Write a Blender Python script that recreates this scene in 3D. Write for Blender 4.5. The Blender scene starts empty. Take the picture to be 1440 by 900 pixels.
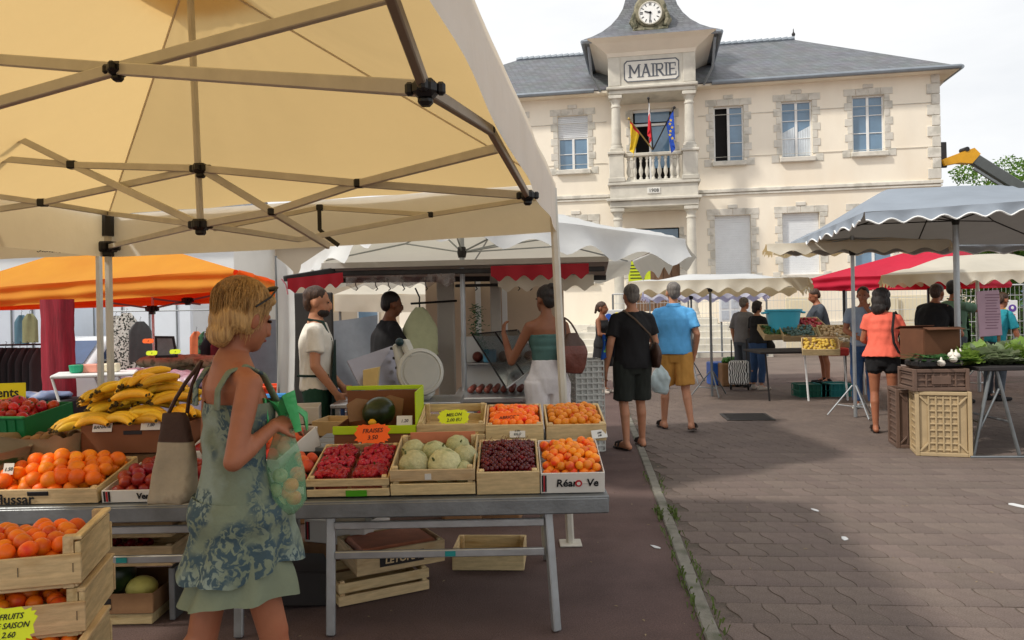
import bpy, math, random
import numpy as np
from mathutils import Vector, Matrix, noise
random.seed(7)
R = math.radians
PI = math.pi
SC = bpy.context.scene
COL = SC.collection
# ------------------------------------------------------------------ camera, sky, sun, exposure
F_PX, CAM_H, CX, CY, ROLL = 1100.0, 1.55, 720.0, 428.0, 0.02
cam = bpy.data.cameras.new('camera')
cam.sensor_width = 36.0
cam.lens = 36.0 * F_PX / 1440.0
cam.shift_y = -(450.0 - CY) / 1440.0
cam.clip_start, cam.clip_end = 0.05, 600.0
camo = bpy.data.objects.new('camera', cam)
COL.objects.link(camo)
camo.location = (0, 0, CAM_H)
camo.rotation_euler = (R(90), ROLL, 0)
SC.camera = camo
SUN_AZ = Vector((-0.908, -0.418))          # where the sun stands, seen from the square
SUN_EL = R(47)
world = bpy.data.worlds.new('World')
SC.world = world
world.use_nodes = True
_n, _l = world.node_tree.nodes, world.node_tree.links
_bg = _n['Background']
_sky = _n.new('ShaderNodeTexSky')
_sky.sky_type = 'NISHITA'
_sky.sun_disc = False
_sky.sun_elevation = SUN_EL
_sky.sun_rotation = math.atan2(SUN_AZ.x, SUN_AZ.y)
_sky.air_density, _sky.dust_density = 1.0, 3.0
_tc = _n.new('ShaderNodeTexCoord')
_mp = _n.new('ShaderNodeMapping')
_mp.inputs['Scale'].default_value = (1.0, 1.0, 3.2)
_l.new(_tc.outputs['Generated'], _mp.inputs['Vector'])
_ns = _n.new('ShaderNodeTexNoise')
_ns.inputs['Scale'].default_value = 2.2
_ns.inputs['Detail'].default_value = 6.0
_ns.inputs['Roughness'].default_value = 0.55
_l.new(_mp.outputs['Vector'], _ns.inputs['Vector'])
_rp = _n.new('ShaderNodeValToRGB')
_rp.color_ramp.elements[0].position, _rp.color_ramp.elements[0].color = 0.25, (0.8, 0.8, 0.8, 1)
_rp.color_ramp.elements[1].position, _rp.color_ramp.elements[1].color = 0.55, (1, 1, 1, 1)
_l.new(_ns.outputs['Fac'], _rp.inputs['Fac'])
_mx = _n.new('ShaderNodeMix')
_mx.data_type = 'RGBA'
_l.new(_rp.outputs['Color'], _mx.inputs['Factor'])
_l.new(_sky.outputs['Color'], _mx.inputs['A'])
_mx.inputs['B'].default_value = (9.5, 9.6, 9.7, 1)      # bright thin cloud cover
_l.new(_mx.outputs['Result'], _bg.inputs['Color'])
_bg.inputs['Strength'].default_value = 0.1
_s = bpy.data.lights.new('sun', 'SUN')
_s.energy, _s.angle, _s.color = 2.7, R(4.0), (1.0, 0.94, 0.85)
_so = bpy.data.objects.new('sun', _s)
COL.objects.link(_so)
_az = SUN_AZ.normalized()
_so.rotation_euler = Vector((_az.x * math.cos(SUN_EL), _az.y * math.cos(SUN_EL), math.sin(SUN_EL))).to_track_quat('Z', 'Y').to_euler()
_so.location = (-20, -10, 30)
SC.view_settings.view_transform = 'Standard'
SC.view_settings.look = 'None'
SC.view_settings.exposure = 0.1
SC.view_settings.gamma = 1.0
SC.cycles.use_denoising = True
SC.cycles.max_bounces = 8
SC.cycles.transparent_max_bounces = 12
SC.cycles.caustics_reflective = SC.cycles.caustics_refractive = False
SC.cycles.sample_clamp_indirect = 6.0

# ------------------------------------------------------------------ where things stand
def P(px, py, d):
    """photograph pixel seen at distance d (metres along the view) -> world point"""
    u, v = px - CX, py - CY
    X = u * math.cos(ROLL) - v * math.sin(ROLL)
    Y = u * math.sin(ROLL) + v * math.cos(ROLL)
    return Vector((X / F_PX * d, d, CAM_H - Y / F_PX * d))
def sst(a, b, x):
    t = min(1, max(0, (x - a) / (b - a)))
    return t * t * (3 - 2 * t)
def gz(x, y):
    """height of the square: it falls a little towards the town hall and towards the left"""
    return -0.012 * min(20, max(0, y - 8)) - 0.34 * sst(1.5, 9, -x) * sst(6, 11, y)
def stand(px, d):
    p = P(px, 428, d)
    return Vector((p.x, d, gz(p.x, d)))

# ------------------------------------------------------------------ materials
def S(r, g, b):
    f = lambda c: (c / 255 / 12.92) if c <= 10 else ((c / 255 + 0.055) / 1.055) ** 2.4
    return (f(r), f(g), f(b))
MATS = {}
def mat(name, col, rough=0.6, var=0.12, scale=6.0, bump=0.0, bscale=40.0, metal=0.0, rnd=0.0, spec=0.4, col2=None,
        c2pos=(0.5, 0.62), c2scale=None, trans=0.0, tcol=None, stretch=None, sss=0.0, alpha=None, coat=0.0, emit=0.0, rough_var=0.0, speck=None):
    if name in MATS:
        return MATS[name]
    m = bpy.data.materials.new(name)
    m.use_nodes = True
    nt = m.node_tree
    n, l = nt.nodes, nt.links
    b = n['Principled BSDF']
    tc = n.new('ShaderNodeTexCoord')
    vec = tc.outputs['Object']
    if stretch:
        mp = n.new('ShaderNodeMapping')
        mp.inputs['Scale'].default_value = stretch
        l.new(vec, mp.inputs['Vector'])
        vec = mp.outputs['Vector']
    ns = n.new('ShaderNodeTexNoise')
    ns.inputs['Scale'].default_value = scale
    ns.inputs['Detail'].default_value = 7
    ns.inputs['Roughness'].default_value = 0.6
    l.new(vec, ns.inputs['Vector'])
    rp = n.new('ShaderNodeValToRGB')
    e = rp.color_ramp.elements
    e[0].position, e[1].position = 0.3, 0.7
    e[0].color = tuple(max(0, c * (1 - var)) for c in col) + (1,)
    e[1].color = tuple(min(1, c * (1 + var)) for c in col) + (1,)
    l.new(ns.outputs['Fac'], rp.inputs['Fac'])
    out = rp.outputs['Color']
    if col2:
        n2 = n.new('ShaderNodeTexNoise')
        n2.inputs['Scale'].default_value = c2scale or scale * 0.6
        n2.inputs['Detail'].default_value = 5
        l.new(vec, n2.inputs['Vector'])
        r2 = n.new('ShaderNodeValToRGB')
        r2.color_ramp.elements[0].position, r2.color_ramp.elements[1].position = c2pos
        r2.color_ramp.elements[0].color, r2.color_ramp.elements[1].color = (0, 0, 0, 1), (1, 1, 1, 1)
        l.new(n2.outputs['Fac'], r2.inputs['Fac'])
        mx = n.new('ShaderNodeMix')
        mx.data_type = 'RGBA'
        l.new(r2.outputs['Color'], mx.inputs['Factor'])
        l.new(out, mx.inputs['A'])
        mx.inputs['B'].default_value = tuple(col2) + (1,)
        out = mx.outputs['Result']
    if rnd:
        oi = n.new('ShaderNodeObjectInfo')
        mr = n.new('ShaderNodeMapRange')
        mr.inputs['To Min'].default_value, mr.inputs['To Max'].default_value = 1 - rnd, 1 + rnd
        l.new(oi.outputs['Random'], mr.inputs['Value'])
        hs = n.new('ShaderNodeHueSaturation')
        l.new(mr.outputs['Result'], hs.inputs['Value'])
        mh = n.new('ShaderNodeMapRange')
        mh.inputs['From Min'].default_value, mh.inputs['To Min'].default_value, mh.inputs['To Max'].default_value = 0.0, 0.5 - rnd * .06, 0.5 + rnd * .06
        wn = n.new('ShaderNodeTexWhiteNoise')
        wn.noise_dimensions = '1D'
        l.new(oi.outputs['Random'], wn.inputs['W'])
        l.new(wn.outputs['Value'], mh.inputs['Value'])
        l.new(mh.outputs['Result'], hs.inputs['Hue'])
        l.new(out, hs.inputs['Color'])
        out = hs.outputs['Color']
    if speck:
        n3 = n.new('ShaderNodeTexNoise')
        n3.inputs['Scale'].default_value = speck[0]
        n3.inputs['Detail'].default_value = 3
        n3.inputs['Roughness'].default_value = 0.75
        l.new(tc.outputs['Object'], n3.inputs['Vector'])
        m3 = n.new('ShaderNodeMapRange')
        m3.inputs['From Min'].default_value, m3.inputs['From Max'].default_value = 0.3, 0.7
        m3.inputs['To Min'].default_value, m3.inputs['To Max'].default_value = 1 - speck[1], 1 + speck[1]
        l.new(n3.outputs['Fac'], m3.inputs['Value'])
        h3 = n.new('ShaderNodeHueSaturation')
        l.new(m3.outputs['Result'], h3.inputs['Value'])
        l.new(out, h3.inputs['Color'])
        out = h3.outputs['Color']
    l.new(out, b.inputs['Base Color'])
    b.inputs['Roughness'].default_value = rough
    b.inputs['Metallic'].default_value = metal
    b.inputs['Specular IOR Level'].default_value = spec
    b.inputs['Coat Weight'].default_value = coat
    if rough_var:
        mr = n.new('ShaderNodeMapRange')
        mr.inputs['To Min'].default_value, mr.inputs['To Max'].default_value = max(0.05, rough - rough_var), min(1, rough + rough_var)
        l.new(ns.outputs['Fac'], mr.inputs['Value'])
        l.new(mr.outputs['Result'], b.inputs['Roughness'])
    if sss:
        b.inputs['Subsurface Weight'].default_value = sss
        b.inputs['Subsurface Radius'].default_value = (0.012, 0.005, 0.003)
        b.inputs['Subsurface Scale'].default_value = 1.0
    if alpha is not None:
        b.inputs['Alpha'].default_value = alpha
    if emit:
        l.new(out, b.inputs['Emission Color'])
        b.inputs['Emission Strength'].default_value = emit
    if bump:
        nb = n.new('ShaderNodeTexNoise')
        nb.inputs['Scale'].default_value = bscale
        nb.inputs['Detail'].default_value = 6
        l.new(vec, nb.inputs['Vector'])
        bp = n.new('ShaderNodeBump')
        bp.inputs['Strength'].default_value = bump
        bp.inputs['Distance'].default_value = 0.02
        l.new(nb.outputs['Fac'], bp.inputs['Height'])
        l.new(bp.outputs['Normal'], b.inputs['Normal'])
    if trans:
        tr = n.new('ShaderNodeBsdfTranslucent')
        tr.inputs['Color'].default_value = tuple(tcol or col) + (1,)
        ms = n.new('ShaderNodeMixShader')
        ms.inputs['Fac'].default_value = trans
        o = n['Material Output']
        l.new(b.outputs['BSDF'], ms.inputs[1])
        l.new(tr.outputs['BSDF'], ms.inputs[2])
        l.new(ms.outputs['Shader'], o.inputs['Surface'])
    MATS[name] = m
    return m
def glass_mat(name, tint=(0.8, 0.86, 0.88), mixf=0.3, rough=0.03):
    """clear sheet: mostly see-through with a gloss that mirrors the sky"""
    if name in MATS:
        return MATS[name]
    m = bpy.data.materials.new(name)
    m.use_nodes = True
    n, l = m.node_tree.nodes, m.node_tree.links
    tr = n.new('ShaderNodeBsdfTransparent')
    tr.inputs['Color'].default_value = tint + (1,)
    gl = n.new('ShaderNodeBsdfGlossy')
    gl.inputs['Roughness'].default_value = rough
    ms = n.new('ShaderNodeMixShader')
    ms.inputs['Fac'].default_value = mixf
    l.new(tr.outputs[0], ms.inputs[1])
    l.new(gl.outputs[0], ms.inputs[2])
    l.new(ms.outputs[0], n['Material Output'].inputs['Surface'])
    MATS[name] = m
    return m

# ------------------------------------------------------------------ mesh collector
def frame(d, up=Vector((0, 0, 1))):
    d = d.normalized()
    if abs(d.dot(up)) > 0.995:
        up = Vector((0, 1, 0))
    x = d.cross(up).normalized()
    return x, x.cross(d).normalized(), d
class MB:
    def __init__(self):
        self.v, self.f, self.mi, self.k = [], [], [], 0
    def add(self, vs, fs, M=None):
        o = len(self.v)
        self.v += [tuple(M @ Vector(p)) for p in vs] if M else [tuple(p) for p in vs]
        self.f += [tuple(i + o for i in f) for f in fs]
        self.mi += [self.k] * len(fs)
        return self
    def box(self, c, s, M=None, bev=0.0):
        hx, hy, hz = s[0] / 2, s[1] / 2, s[2] / 2
        c = Vector(c)
        if not bev:
            vs = [c + Vector((x * hx, y * hy, z * hz)) for x in (-1, 1) for y in (-1, 1) for z in (-1, 1)]
            return self.add(vs, [(0, 1, 3, 2), (4, 6, 7, 5), (0, 4, 5, 1), (2, 3, 7, 6), (0, 2, 6, 4), (1, 5, 7, 3)], M)
        b = min(bev, hx * .9, hy * .9, hz * .9)
        vs, idx = [], {}
        for x in (-1, 1):
            for y in (-1, 1):
                for z in (-1, 1):
                    for a in range(3):
                        h = [hx - b, hy - b, hz - b]
                        h[a] += b
                        idx[(x, y, z, a)] = len(vs)
                        vs.append(c + Vector((x * h[0], y * h[1], z * h[2])))
        fs = []
        for a in range(3):
            o1, o2 = (a + 1) % 3, (a + 2) % 3
            for s_ in (-1, 1):
                q = []
                for p1, p2 in ((-1, -1), (1, -1), (1, 1), (-1, 1)):
                    k = [0, 0, 0]
                    k[a], k[o1], k[o2] = s_, p1, p2
                    q.append(idx[tuple(k) + (a,)])
                fs.append(tuple(q if s_ > 0 else q[::-1]))
            for s1 in (-1, 1):
                for s2 in (-1, 1):
                    def kk(t, ax):
                        k = [0, 0, 0]
                        k[a], k[o1], k[o2] = t, s1, s2
                        return idx[tuple(k) + (ax,)]
                    q = [kk(-1, o1), kk(1, o1), kk(1, o2), kk(-1, o2)]
                    fs.append(tuple(q if s1 * s2 < 0 else q[::-1]))
        for x in (-1, 1):
            for y in (-1, 1):
                for z in (-1, 1):
                    t = [idx[(x, y, z, a)] for a in range(3)]
                    fs.append(tuple(t if x * y * z > 0 else t[::-1]))
        return self.add(vs, fs, M)
    def bar(self, p0, p1, w, h, up=Vector((0, 0, 1)), bev=0.0, M=None):
        p0, p1 = Vector(p0), Vector(p1)
        x, y, d = frame(p1 - p0, up)
        L = (p1 - p0).length
        Q = Matrix((x, y, d)).transposed().to_4x4()
        Q.translation = (p0 + p1) / 2
        return self.box((0, 0, 0), (w, h, L), (M @ Q) if M else Q, bev)
    def loft(self, rings, caps=True, closed=False, M=None):
        n = len(rings[0])
        vs = [p for r in rings for p in r]
        fs = []
        m = len(rings)
        for i in range(m if closed else m - 1):
            a, b = i * n, ((i + 1) % m) * n
            for j in range(n):
                k = (j + 1) % n
                fs.append((a + j, a + k, b + k, b + j))
        if caps and not closed:
            fs.append(tuple(range(n))[::-1])
            fs.append(tuple(range((m - 1) * n, m * n)))
        return self.add(vs, fs, M)
    def tube(self, pts, r, n=8, M=None, up=Vector((0, 0, 1)), flat=1.0):
        pts = [Vector(p) for p in pts]
        rr = r if isinstance(r, (list, tuple)) else [r] * len(pts)
        rings, px = [], None
        for i, p in enumerate(pts):
            d = (pts[min(i + 1, len(pts) - 1)] - pts[max(i - 1, 0)])
            x, y, d = frame(d, up)
            if px is not None:
                x = (px - d * px.dot(d))
                x = x.normalized() if x.length > 1e-6 else frame(d, up)[0]
                y = x.cross(d).normalized()
            px = x
            rings.append([p + (x * math.cos(t) + y * math.sin(t) * flat) * rr[i] for t in [2 * PI * j / n for j in range(n)]])
        rings = [q[::-1] for q in rings]
        return self.loft(rings, M=M)
    def lathe(self, prof, n=16, c=(0, 0, 0), M=None, sx=1.0, sy=1.0):
        c = Vector(c)
        rings = [[c + Vector((r * sx * math.cos(2 * PI * j / n), r * sy * math.sin(2 * PI * j / n), z)) for j in range(n)] for r, z in prof]
        return self.loft(rings, M=M)
    def ball(self, c, r, n=12, m=8, M=None):
        rx, ry, rz = r if isinstance(r, (tuple, list)) else (r, r, r)
        c = Vector(c)
        Q = Matrix.Translation(c) @ (M if M else Matrix())
        rings = []
        for i in range(m + 1):
            t = -PI / 2 + PI * (i + (0.02 if i == 0 else -0.02 if i == m else 0)) / m
            rings.append([Q @ Vector((rx * math.cos(t) * math.cos(2 * PI * j / n), ry * math.cos(t) * math.sin(2 * PI * j / n), rz * math.sin(t))) for j in range(n)])
        return self.loft(rings)
    def cone(self, p0, p1, r0, r1, n=12):
        """round-ended tapered limb"""
        p0, p1 = Vector(p0), Vector(p1)
        d = (p1 - p0)
        L = d.length
        dn = d / max(L, 1e-6)
        x, y, _ = frame(dn)
        rings = []
        for (cc, rad, lo, hi) in ((p0, r0, -80, -15), (p1, r1, 15, 80)):
            for a in (lo, (lo * 2 + hi) / 3, (lo + hi * 2) / 3, hi):
                q = cc + dn * rad * math.sin(R(a))
                w = rad * math.cos(R(a))
                rings.append([q + (x * math.cos(t) + y * math.sin(t)) * w for t in [-2 * PI * j / n for j in range(n)]])
        return self.loft(rings)
    def prism(self, outline, z0, z1, M=None):
        n = len(outline)
        vs = [(x, y, z0) for x, y in outline] + [(x, y, z1) for x, y in outline]
        fs = [tuple(range(n))[::-1], tuple(range(n, 2 * n))] + [(i, (i + 1) % n, n + (i + 1) % n, n + i) for i in range(n)]
        return self.add(vs, fs, M)
    def grid(self, fn, nu, nv, M=None, flip=False):
        vs = [fn(i / nu, j / nv) for j in range(nv + 1) for i in range(nu + 1)]
        fs = []
        for j in range(nv):
            for i in range(nu):
                a = j * (nu + 1) + i
                q = (a, a + 1, a + nu + 2, a + nu + 1)
                fs.append(q[::-1] if flip else q)
        return self.add(vs, fs, M)
    def text(self, s, size, M, ext=0.001, bold=0.0, shear=0.0):
        cu = bpy.data.curves.new('t', 'FONT')
        cu.body, cu.size, cu.extrude, cu.offset, cu.shear = s, size, ext, bold, shear
        cu.align_x, cu.align_y, cu.resolution_u = 'CENTER', 'CENTER', 2
        ob = bpy.data.objects.new('t', cu)
        me = evaluated(ob)
        self.add([v.co.copy() for v in me.vertices], [tuple(p.vertices) for p in me.polygons], M)
        bpy.data.objects.remove(ob)
        bpy.data.curves.remove(cu)
        bpy.data.meshes.remove(me)
        return self
    def mesh(self, name, mats, smooth=None, inv=None):
        me = bpy.data.meshes.new(name)
        vs = [tuple(inv @ Vector(p)) for p in self.v] if inv else self.v
        me.from_pydata(vs, [], self.f)
        for m in (mats if isinstance(mats, (list, tuple)) else [mats]):
            me.materials.append(m)
        if any(self.mi):
            me.polygons.foreach_set('material_index', self.mi)
        if smooth is not None:
            me.shade_smooth()
            if smooth < 180:
                me.set_sharp_from_angle(angle=R(smooth))
        me.update()
        return me
    def build(self, name, mats, parent=None, smooth=None, loc=None, rz=0.0, world=False, label=None):
        """world=True: the points are world points and are brought into the parent's (or loc's) frame"""
        inv = None
        if world:
            M = parent_matrix(parent) if parent else Matrix.Translation(Vector(loc or (0, 0, 0))) @ Matrix.Rotation(rz, 4, 'Z')
            inv = M.inverted()
        o = bpy.data.objects.new(name, self.mesh(name, mats, smooth, inv))
        COL.objects.link(o)
        if parent:
            o.parent = parent
        if loc is not None:
            o.location = loc
            o.rotation_euler.z = rz
        if label:
            o['label'] = label
        return o
def parent_matrix(o):
    M = Matrix.LocRotScale(o.location, o.rotation_euler, o.scale)
    return parent_matrix(o.parent) @ M if o.parent else M
def tag(o, label=None, cat=None, group=None, kind=None):
    if label: o['label'] = label
    if cat: o['category'] = cat
    if group: o['group'] = group
    if kind: o['kind'] = kind
    return o
def thing(name, label, cat, loc=(0, 0, 0), rz=0.0, group=None):
    o = bpy.data.objects.new(name, None)
    COL.objects.link(o)
    o.empty_display_size = 0.1
    o.location = loc
    o.rotation_euler.z = rz
    return tag(o, label, cat, group)
def inst(me, name, parent=None, loc=(0, 0, 0), rot=(0, 0, 0), scale=(1, 1, 1)):
    o = bpy.data.objects.new(name, me)
    COL.objects.link(o)
    o.parent = parent
    o.location, o.rotation_euler, o.scale = loc, rot, scale
    return o
def copy_tree(o, parent=None):
    c = o.copy()
    COL.objects.link(c)
    c.parent = parent
    for ch in o.children:
        copy_tree(ch, c)
    return c
TMP = bpy.data.scenes.new('workbench')
def evaluated(ob):
    """mesh of an object with its modifiers, worked out in a scene of its own (fast)"""
    TMP.collection.objects.link(ob)
    vl = TMP.view_layers[0]
    vl.update()
    me = bpy.data.meshes.new_from_object(ob.evaluated_get(vl.depsgraph))
    return me
def remesh(mb, voxel, smooth=4, wrinkle=0.0, wscale=14.0, stretch=(1, 1, .45), name='r'):
    """one continuous skin over all the shapes gathered in mb"""
    ob = bpy.data.objects.new(name, mb.mesh(name, []))
    m = ob.modifiers.new('r', 'REMESH')
    m.mode, m.voxel_size, m.adaptivity = 'VOXEL', voxel, 0.0
    s = ob.modifiers.new('s', 'SMOOTH')
    s.factor, s.iterations = 0.5, smooth
    me = evaluated(ob)
    old = ob.data
    bpy.data.objects.remove(ob)
    bpy.data.meshes.remove(old)
    if wrinkle:
        n = len(me.vertices)
        co, nr = np.empty(n * 3, np.float32), np.empty(n * 3, np.float32)
        me.vertices.foreach_get('co', co)
        me.vertex_normals.foreach_get('vector', nr)
        co, nr = co.reshape(-1, 3), nr.reshape(-1, 3)
        st = co * np.array(stretch, np.float32) * wscale
        am = np.empty(n, np.float32)
        for i in range(n):
            q = Vector(st[i])
            am[i] = noise.noise(q) + 0.5 * noise.noise(q * 2.3 + Vector((7, 3, 1)))
        me.vertices.foreach_set('co', (co + nr * am[:, None] * wrinkle).ravel())
    me.shade_smooth()
    me.update()
    return me
def link_mesh(me, name, m, parent=None, label=None):
    me.materials.clear()
    for q in (m if isinstance(m, (list, tuple)) else [m]):
        me.materials.append(q)
    o = bpy.data.objects.new(name, me)
    me.name = name
    COL.objects.link(o)
    o.parent = parent
    if label: o['label'] = label
    return o
# ------------------------------------------------------------------ materials of the place
M_ASPH = mat('red_asphalt', S(92, 73, 69), 0.92, 0.22, 3.0, 0.5, 180, col2=S(106, 87, 82), c2pos=(0.45, 0.7), c2scale=0.9, speck=(110, .32))
M_FAR = mat('far_paving', S(114, 101, 93), 0.9, 0.2, 1.2, 0.3, 60, speck=(60, .25))
M_JOINT = mat('joint_sand', S(99, 87, 80), 0.95, 0.3, 12, 0.4, 120, col2=S(84, 76, 66), c2scale=2, speck=(120, .34))
M_PAVER = mat('paver', S(115, 101, 93), 0.88, 0.16, 9, 0.5, 260, rnd=0.09, col2=S(98, 86, 81), c2pos=(0.45, 0.75), c2scale=1.1, speck=(120, .40))
M_KERB = mat('kerb_concrete', S(128, 124, 114), 0.9, 0.2, 9, 0.4, 120, col2=S(98, 98, 84), c2scale=5)
M_ALU = mat('aluminium', S(176, 180, 182), 0.38, 0.1, 9, 0.06, 60, metal=0.75, rough_var=0.12)
M_ALUD = mat('dull_steel', S(128, 132, 134), 0.45, 0.15, 9, 0.08, 60, metal=0.7, rough_var=0.12)
M_BLACK = mat('black_plastic', S(24, 23, 24), 0.45, 0.2, 14)
M_DARKM = mat('dark_metal', S(52, 50, 50), 0.5, 0.2, 12, metal=0.4)
M_WHITE = mat('white_paint', S(226, 227, 226), 0.5, 0.04, 5)
M_WOOD = mat('pale_wood', S(202, 178, 134), 0.72, 0.22, 9, 0.2, 70, stretch=(1, 6, 6), rnd=0.12, col2=S(178, 146, 98), c2pos=(.55, .72), c2scale=4)
M_WOODY = mat('pale_wood_y', S(202, 178, 134), 0.72, 0.22, 9, 0.2, 70, stretch=(6, 1, 6), rnd=0.12, col2=S(178, 146, 98), c2pos=(.55, .72), c2scale=4)
M_CARD = mat('brown_card', S(138, 104, 72), 0.85, 0.1, 8, 0.1, 60)
M_INK = mat('black_ink', S(22, 22, 26), 0.6, 0.1)

# ------------------------------------------------------------------ ground
def sheet(name, xs, ys, dz, m, kind='structure'):
    mb = MB()
    vs = [(x, y, gz(x, y) + dz) for y in ys for x in xs]
    n = len(xs)
    mb.add(vs, [(j * n + i, j * n + i + 1, (j + 1) * n + i + 1, (j + 1) * n + i) for j in range(len(ys) - 1) for i in range(n - 1)])
    return tag(mb.build(name, m, smooth=180), kind=kind)
_xs = [-300, -120, -60, -30] + [-20 + i for i in range(41)] + [30, 60, 120, 300]
_ys = [-40, -20, -8] + [-2 + i for i in range(42)] + [50, 70, 120, 300, 520]
sheet('ground', _xs, _ys, -0.03, M_FAR)
K1, K0 = Vector((0.8975, 3.647, 0)), Vector((1.2989, 7.906, 0))
KD = (K0 - K1).normalized()
KN = Vector((KD.y, -KD.x, 0))
def kp(a, b, z=0.0):
    """a metres along the kerb line from its near end, b metres to its right"""
    p = K1 + KD * a + KN * b
    return Vector((p.x, p.y, gz(p.x, p.y) + z))
_as = [-6, -4, -2, 0, 1, 2, 3, 4, 5, 6, 7, 8, 9, 10, 11, 12, 13]
mb = MB()
_bs = [-14, -10, -8, -6, -5, -4, -3, -2, -1, -0.04]
mb.add([kp(a, b, 0.0) for a in _as for b in _bs], [(j * 10 + i, j * 10 + i + 1, (j + 1) * 10 + i + 1, (j + 1) * 10 + i) for j in range(16) for i in range(9)])
tag(mb.build('asphalt', M_ASPH, smooth=180), kind='structure')
mb = MB()
_bs = [0.04, 1, 2, 3, 4, 5, 6, 7, 8, 9]
mb.add([kp(a, b, -0.0048) for a in _as for b in _bs], [(j * 10 + i, j * 10 + i + 1, (j + 1) * 10 + i + 1, (j + 1) * 10 + i) for j in range(16) for i in range(9)])
pave = tag(mb.build('pavement', M_JOINT, smooth=180), kind='structure')
# wavy interlocking pavers
PW, PL = 0.175, 0.25
def paver_outline(g=0.0035):
    wave = [(.016, 0), (.024, .16), (.018, .36), (-.016, .64), (-.024, .84), (-.016, 1)]
    lft = [(-PW / 2 + dx + g, -PL / 2 + g + t * (PL - 2 * g)) for dx, t in wave]
    rgt = [(PW / 2 + dx - g, -PL / 2 + g + t * (PL - 2 * g)) for dx, t in wave]
    return rgt + lft[::-1]
def paver(mb, M, g=0.0035):
    o0, o1 = paver_outline(g), paver_outline(g + 0.0022)
    n = len(o0)
    vs = [(x, y, -0.02) for x, y in o0] + [(x, y, -0.002) for x, y in o0] + [(x, y, 0.0) for x, y in o1]
    fs = []
    for k in (0, n):
        fs += [(k + i, k + (i + 1) % n, k + n + (i + 1) % n, k + n + i) for i in range(n)]
    fs.append(tuple(range(2 * n, 3 * n)))
    mb.add(vs, fs, M)
_pm = []
for g in (0.0008, 0.0008, 0.0008, 0.001, 0.0025, 0.005):
    t = MB()
    paver(t, Matrix(), g)
    _pm.append(t.mesh('paver', M_PAVER))
_ang = math.atan2(KD.y, KD.x) - PI / 2
_spots = []
_rw = random.Random(3)
for r_ in range(-3, 53):
    a = r_ * PL
    for c_ in range(0, 40):
        b = 0.15 + c_ * PW + (PW / 2 if r_ % 2 else 0)
        p = kp(a, b)
        pr = (p.y > 0.4) and abs(p.x / p.y) < 0.70
        if not pr or p.y < 3.35:
            continue
        _spots.append((p.y, p, a, b))
_spots.sort(key=lambda q: q[0])
_far = MB()
for i, (d, p, a, b) in enumerate(_spots):
    dz = _rw.uniform(-0.0016, 0.0012)
    tilt = (_rw.uniform(-.008, .008), _rw.uniform(-.008, .008), _ang + _rw.uniform(-.012, .012))
    if i < 300:
        inst(_rw.choice(_pm), 'paver', pave, p + Vector((0, 0, dz)), tilt)
    else:
        from mathutils import Euler
        paver(_far, Matrix.Translation(p + Vector((0, 0, dz))) @ Euler(tilt).to_matrix().to_4x4(), _rw.choice((0.0008, .0008, .001, 0.0025, 0.005)))
tag(_far.build('paver_field', M_PAVER, pave), kind='stuff')
# kerb line of narrow concrete edging stones
kerb = thing('kerb', 'narrow line of pale concrete edging stones between asphalt and pavers', 'kerb', tuple(K1))
a = -1.2
while a < 9.5:
    L = 0.98
    t = MB()
    p0, p1 = kp(a + 0.006, 0), kp(a + L - 0.006, 0)
    t.bar(p0 + Vector((0, 0, -0.03)), p1 + Vector((0, 0, -0.03)), 0.075, 0.085, bev=0.008)
    t.build('edging_stone', M_KERB, kerb, world=True)
    a += L
M_WEED = mat('weed', S(86, 102, 48), 0.7, 0.3, 20, trans=0.3)
for k, (a, n, sp) in enumerate(((0.25, 60, .22), (0.75, 50, .16), (2.05, 130, .10), (3.0, 40, .2), (1.3, 40, .25))):
    t = MB()
    rr = random.Random(k)
    for _ in range(n):
        q = kp(a + rr.gauss(0, sp), rr.choice((-0.05, 0.05)) + rr.gauss(0, 0.012), 0)
        hh, an = rr.uniform(.01, .045), rr.uniform(0, 2 * PI)
        dv = Vector((math.cos(an), math.sin(an), 0))
        sd = Vector((-dv.y, dv.x, 0)) * rr.uniform(.004, .009)
        t.add([q - sd * .4, q + sd * .4, q + dv * hh * .5 + Vector((0, 0, hh)) + sd, q + dv * hh * .5 + Vector((0, 0, hh)) - sd], [(0, 1, 2, 3)])
    tag(t.build('weed', M_WEED, world=True, loc=kp(a, 0)), ['scattered green weeds at the near end of the kerb', 'thin weeds in the kerb joint second from the camera', 'thick green weed tuft sprouting midway along the kerb line', 'sparse weeds on the kerb near the sandalled man', 'thin strip of weeds along the middle kerb'][k], 'weeds', kind='stuff')
# service cover and litter
t = MB()
t.box((0, 0, 0.003), (0.62, 0.62, 0.012), bev=.004)
for i in range(7):
    t.box((0, -0.24 + i * .08, 0.011), (0.54, 0.02, 0.006))
tag(t.build('manhole_cover', M_DARKM, loc=(3.12, 10.5, gz(3.12, 10.5) + 0.006), rz=_ang), 'dark square metal service cover set in the pavers', 'manhole cover')
_m = mat('paper_scrap', S(205, 205, 205), 0.8, 0.1)
for k, (px, py, sz, lb) in enumerate(((1146, 718, .05, 'small pale paper scrap on the sunlit pavers'), (1188, 758, .06, 'pale flattened scrap on pavers below the shade edge'), (922, 770, .05, 'white litter scrap lying on the red asphalt'), (1432, 712, .11, 'long white strip on the pavers by the right edge'))):
    u = P(px, py, 1) - Vector((0, 0, CAM_H))
    d = -CAM_H / u.z
    x, y = u.x * d, d
    t = MB()
    rr = random.Random(k)
    n = 7
    ring = [(sz * (.6 + .4 * rr.random()) * math.cos(2 * PI * i / n), sz * .45 * (.6 + .4 * rr.random()) * math.sin(2 * PI * i / n)) for i in range(n)]
    t.prism(ring, 0.0, 0.003)
    tag(t.build('paper_scrap', _m, loc=(x, y, 0.003), rz=rr.random() * 3), lb, 'litter')

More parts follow.
